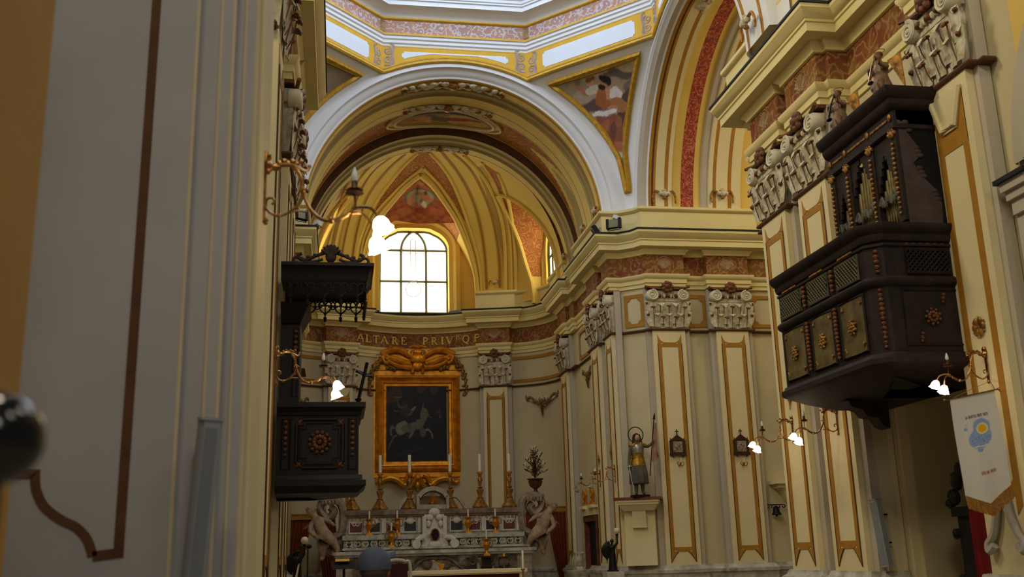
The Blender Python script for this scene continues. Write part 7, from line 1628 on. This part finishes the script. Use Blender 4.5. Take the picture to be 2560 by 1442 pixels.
floodlight(tuple(at(750, 553, Z=9.45)), (.5, -.85, .1), 'black floodlight on the cornice behind the nearest lamp bracket')
floodlight(tuple(at(795, 572, Z=9.45)), (.75, .5, -.45), 'pale glowing floodlight on the cornice above the pulpit canopy', True, .8)
# ================================================================ HANGING BANNER
YB = 9.6; b_ = lambda x, y: at(x, y, Y=YB)
TL, TR, BL_, BM, BR_ = b_(2375, 998), b_(2487, 975), b_(2413, 1242), b_(2476, 1262), b_(2528, 1214)
t = thing('church_banner', 'white hanging banner with a blue and yellow emblem and gold fringe', 'banner', tuple((TL+TR)/2))
def bsurf(u, v, d=0):
    e = BL_.lerp(BM, u*2) if u < .5 else BM.lerp(BR_, u*2-1); s_ = BL_.lerp(BR_, u); p = TL.lerp(TR, u).lerp(s_, v)+(e-s_)*v**7; p.y += .008*sin(5*v+2*u)+.006*sin(11*u)*v-d; return p
BW = (222, 216, 204); BLU = (146, 168, 212)
paint(lambda u, v: bsurf(u, 1-v), 120, 200, BW, [('e', .52, .55, .27, .115, .1, BLU), ('e', .58, .66, .2, .09, 0, BLU), ('e', .52, .55, .25, .105, .1, BLU), ('e', .47, .43, .07, .025, 0, BLU), ('e', .24, .66, .045, .018, 0, BLU), ('e', .27, .7, .015, .008, 0, BLU), ('p', [(.3, .47), (.75, .47), (.74, .455), (.33, .46)], BW),
    ('e', .59, .64, .14, .062, 0, (236, 230, 190)), ('e', .59, .64, .13, .057, 0, (240, 226, 150)), ('e', .59, .64, .10, .045, 0, (238, 184, 40)), ('e', .59, .64, .09, .04, 0, (238, 180, 30))]+
    [('e', .34+.075*(k % 6)+.02*(k // 6), .53-.022*(k // 6)+.012*((k*7) % 3), .008, .007, .6, (72, 84, 128)) for k in range(12)], 6, .002).build('cloth', BANP, t, 60)
m = MB(); m.grid(lambda u, v: bsurf(u, v, -.006), 20, 20, flip=True); m.build('backing', mat('banner_back', (206, 198, 182), .85), t, 60)
def btext(txt, u0, v0, du, h, matl, name):
    m = MB(); W3 = du/len(txt)
    for i, ch in enumerate(txt):
        if ch == ' ': continue
        def F(a, b, d): 
            q = bsurf(u0+W3*i+a, v0-b); return q+V((0, -.003-d, 0))
        glyph(m, ch, F, W3*.8, h, .001)
    m.build(name, matl, t, None)
btext('LA BASETICA PRETE VOLTE', .27, .235, .5, .028, mat('blue_print', (52, 58, 104), .8), 'blue_lettering'); btext('SEPIU MAI MACERI', .40, .80, .34, .026, mat('red_print', (206, 60, 40), .8), 'red_lettering')
m = MB(); k = 46
for i in range(k):
    u = (i+.5)/k; p = bsurf(u, 1.0); dn = V((.02, 0, -.115)); m.tube([p+V((0, -.004, .012)), p+dn*.5+V((.004*sin(i*3), 0, 0)), p+dn+V((.006*sin(i*5), 0, 0))], [.0075, .0085, .0065], 4)
m.build('gold_fringe', mat('gold_fringe', (196, 140, 66), .7, .1, var=.3, scale=60), t)
m = MB(); a, b = b_(2362, 1001), b_(2497, 972); m.tube([a, b], .007, 6); m.ball(a, .016, 8, 6); m.ball(b, .018, 8, 6); m.tube([b, V((7.0, 9.92, b.z+.02))], .005, 5); m.tube([TR+V((0, 0, .01)), V((6.97, 10.02, 3.33))], .004, 4); m.tube([TL, V((6.97, 10.02, 3.33))], .003, 4); m.build('rod', BRASS, t)
# ================================================================ CHAPEL OPENING UNDER THE ORGAN
column_speaker((7.16, 12.92, 1.36), (7.10, 12.95, 2.22), .13, .1, 'grey column loudspeaker in the recess under the organ gallery', (-1, -.25, 0))
ya, yb = at(2374, 1250, X=7.5).y, at(2446, 1350, X=7.5).y
t = thing('confessional', 'very dark carved wooden confessional in the recess under the organ', 'confessional', (7.8, (ya+yb)/2, 0)); DK2 = mat('blackened_wood', (24, 18, 16), .7, var=.3, scale=8)
m = MB(); m.box(7.5, 8.4, yb-.2, ya-.12, 0, 2.0); m.box(7.46, 8.45, yb-.24, ya-.06, 1.95, 2.06); m.build('case', DK2, t, None)
m = MB()
for k, (y, z, r) in enumerate(((ya-.12, 2.18, .1), (ya-.2, 2.36, .11), (ya-.3, 2.5, .1), (ya-.42, 2.58, .1), (ya-.08, 1.75, .06), (ya-.1, 1.2, .07), (ya-.02, 2.1, .06))): m.ball((7.5, y, z), (.05, r, r), 8, 6); m.tube(spiral((7.48, y, z), (0, 1, 0), (0, 0, 1), r, .02, 1.3, k, 14), .02, 5)
m.build('carved_crest', DK2, t)
y2 = at(2492, 1380, X=7.42).y
rc = lambda u, v: V((7.42+.03*sin(16*u), yb+(y2-yb)*u, 2.45-2.45*v))
m = MB(); m.grid(rc, 24, 6); m.grid(lambda u, v: rc(u, v)+V((.012, 0, 0)), 24, 6, flip=True); o_ = m.build('red_curtain', REDC, None, 70); tag(o_, 'dark red curtain hanging in the recess behind the white banner', 'curtain')
# ================================================================ LOW THINGS AT THE BOTTOM EDGE
c = at(860, 1412, Y=24.5); t = thing('lectern', 'dark bookstand with an open yellow-edged book, beside the blue-grey cap', 'lectern', (c.x, 24.5, .42))
m = MB(); m.lathe([(.2, .42), (.18, .46), (.03, .52), (.03, c.z-.08)], (c.x, 24.5, 0), 12); m.build('post', DWOOD, t); m = MB(); m.frus((c.x-.27, c.x+.27, 24.3, 24.4), (c.x-.3, c.x+.24, 24.5, 24.62), c.z-.09, c.z+.1); m.build('desk', DWOOD, t, None)
m = MB(); m.frus((c.x-.2, c.x+.12, 24.36, 24.42), (c.x-.2, c.x+.12, 24.5, 24.54), c.z+.08, c.z+.14); m.build('book', mat('yellow_book_edge', (206, 166, 70), .7), t, None)
c = at(770, 1366, Y=21.0); t = thing('microphone_stand', 'thin black microphone stand below the pulpit, right of the angel lamp globe', 'microphone stand', (c.x, 21, 0))
m = MB(); m.tube([(c.x, 21, .03), (c.x+.0, 21, c.z-.05)], .014, 6); 
for k in range(3): a = 2*pi*k/3; m.tube([(c.x, 21, .12), (c.x+.25*cos(a), 21+.25*sin(a), .01)], .01, 5)
m.build('stand', BLACKM, t); m = MB(); m.tube([(c.x, 21, c.z-.06), (c.x-.12, 20.9, c.z+.0)], .01, 5); m.ball((c.x-.13, 20.89, c.z+.005), .035, 8, 6); m.ball((c.x+.02, 21, c.z), (.06, .05, .045), 8, 6); m.build('microphone', BLACKM, t)
a, b = at(731, 1442, Y=20.6), at(745, 1408, Y=20.6); m = MB(); m.prism([(a.x, a.z-.25), (a.x+.06, a.z-.25), (b.x+.03, b.z), (b.x, b.z-.03)], (0, 20.6, 0), (1, 0, 0), (0, 0, 1), (0, -1, 0), .01); t = m.build('sheet_of_paper', CANDLE); tag(t, 'leaning cream sheet of paper on a stand at the bottom edge below the pulpit', 'paper')
m = MB(); m.lathe([(.16, 0), (.15, .02), (.012, .04), (.012, a.z-.3), (.1, a.z-.24), (.12, a.z-.22)], (a.x+.03, 20.64, 0), 10); tag(m.build('music_stand', BLACKM), 'thin black stand carrying the leaning cream sheet', 'stand')
c = at(992, 1420, Y=21.6); t = thing('armchair', 'white-framed armchair back with red padding, just right of the blue-grey cap', 'chair', (c.x, 21.6, .14)); WF = mat('white_chair_frame', (188, 178, 156), .5, var=.1)
zt_ = at(992, 1402, Y=21.6).z; m = MB(); m.tube(spline([(c.x-.26, 21.6, .5), (c.x-.27, 21.6, zt_-.12), (c.x-.16, 21.6, zt_-.01), (c.x, 21.6, zt_+.02), (c.x+.16, 21.6, zt_-.01), (c.x+.27, 21.6, zt_-.12), (c.x+.26, 21.6, .5)], 5), .035, 7); m.build('back_frame', WF, t)
m = MB(); m.box(c.x-.22, c.x+.22, 21.58, 21.64, .62, zt_-.06); m.build('back_pad', mat('dark_red_pad', (58, 18, 18), .8), t, None); m = MB(); m.box(c.x-.27, c.x+.27, 21.1, 21.6, .52, .62); m.build('seat', REDC, t, None)
for x in (-.25, .25):
    for y in (21.12, 21.58): m = MB(); m.box(c.x+x-.025, c.x+x+.025, y-.025, y+.025, .14, .53); m.build('leg', WF, t, None)
c = at(712, 1308, Y=16.6); t = thing('shelf_bracket', 'red marble topped shelf at the pier edge under the pulpit', 'shelf', (c.x-.3, 16.6, c.z)); m = MB(); m.box(c.x-.9, c.x, 16.3, 16.9, c.z-.06, c.z); m.build('top_slab', REDM, t, None); m = MB(); m.box(c.x-.86, c.x-.05, 16.34, 16.9, 0, c.z-.06); m.build('backing_pier', CREAM, t, None)
t = thing('potted_plant', 'small dark potted plant on the red marble shelf under the pulpit', 'plant', (c.x-.14, 16.55, c.z)); m = MB(); m.lathe([(.06, 0), (.09, .12), (.085, .125)], (c.x-.14, 16.55, c.z), 12); m.build('pot', BLACKM, t)
m = MB(); rnd = random.Random(2)
for k in range(26): a = k*2.4; h_ = rnd.uniform(.15, .5); m.tube([(c.x-.14, 16.55, c.z+.1), (c.x-.14+.06*cos(a), 16.55+.06*sin(a), c.z+.1+h_*.7), (c.x-.14+.14*cos(a), 16.55+.14*sin(a), c.z+h_)], [.006, .022, .004], 4, flat=.3)
m.build('leaves', mat('dark_leaves', (38, 46, 30), .7, var=.3, scale=20), t)
# ================================================================ LIGHT
w = bpy.data.worlds.new('ambient_fill'); SC.world = w; w.use_nodes = True  # even ambient fill added over the whole scene
w.node_tree.nodes['Background'].inputs[0].default_value = lin((214, 206, 190)); w.node_tree.nodes['Background'].inputs[1].default_value = WORLD_S
def area(name, loc, to, sx, sy, power, rgb):
    l = bpy.data.lights.new(name, 'AREA'); l.shape = 'RECTANGLE'; l.size = sx; l.size_y = sy; l.energy = power; l.color = lin(rgb)[:3]
    o = bpy.data.objects.new(name, l); COL.objects.link(o); o.location = loc
    o.rotation_euler = (V(to)-V(loc)).to_track_quat('-Z', 'Y').to_euler(); return o
# added fill light standing for unseen nave windows, above and behind the frame
for y in (11.5, 4.0, -3.0):
    area('nave_fill', (-1.0, y, 12.6), (6.5, y+1.5, 6), 1.6, 2.2, NAVE_W, (255, 240, 206))
    area('nave_fill', (7.3, y, 12.6), (0, y+1.5, 5), 1.6, 2.2, NAVE_R, (255, 246, 226))
area('nave_back_fill', (3.0, -9, 9), (3, 20, 6), 3, 3.4, FACADE_W, (250, 244, 236))  # added fill from the unseen nave behind the camera
area('transept_light', (12.8, 19.6, 12), (7.5, 20.6, 8), 2.2, 2.4, TRANS_W, (255, 238, 196))  # area lights high in the transept arms, no window modelled
area('transept_light', (2*XC-12.8, 19.6, 12), (2, 20.6, 8), 2.2, 2.4, TRANS_W, (255, 238, 196))
SC.view_settings.view_transform = 'Standard'; SC.view_settings.look = 'None'; SC.view_settings.gamma = 1; SC.view_settings.use_curve_mapping = False
SC.view_settings.exposure = EXPO
SC.cycles.use_denoising = True
SC.cycles.max_bounces = 8; SC.cycles.diffuse_bounces = 5; SC.cycles.glossy_bounces = 3; SC.cycles.sample_clamp_indirect = 6
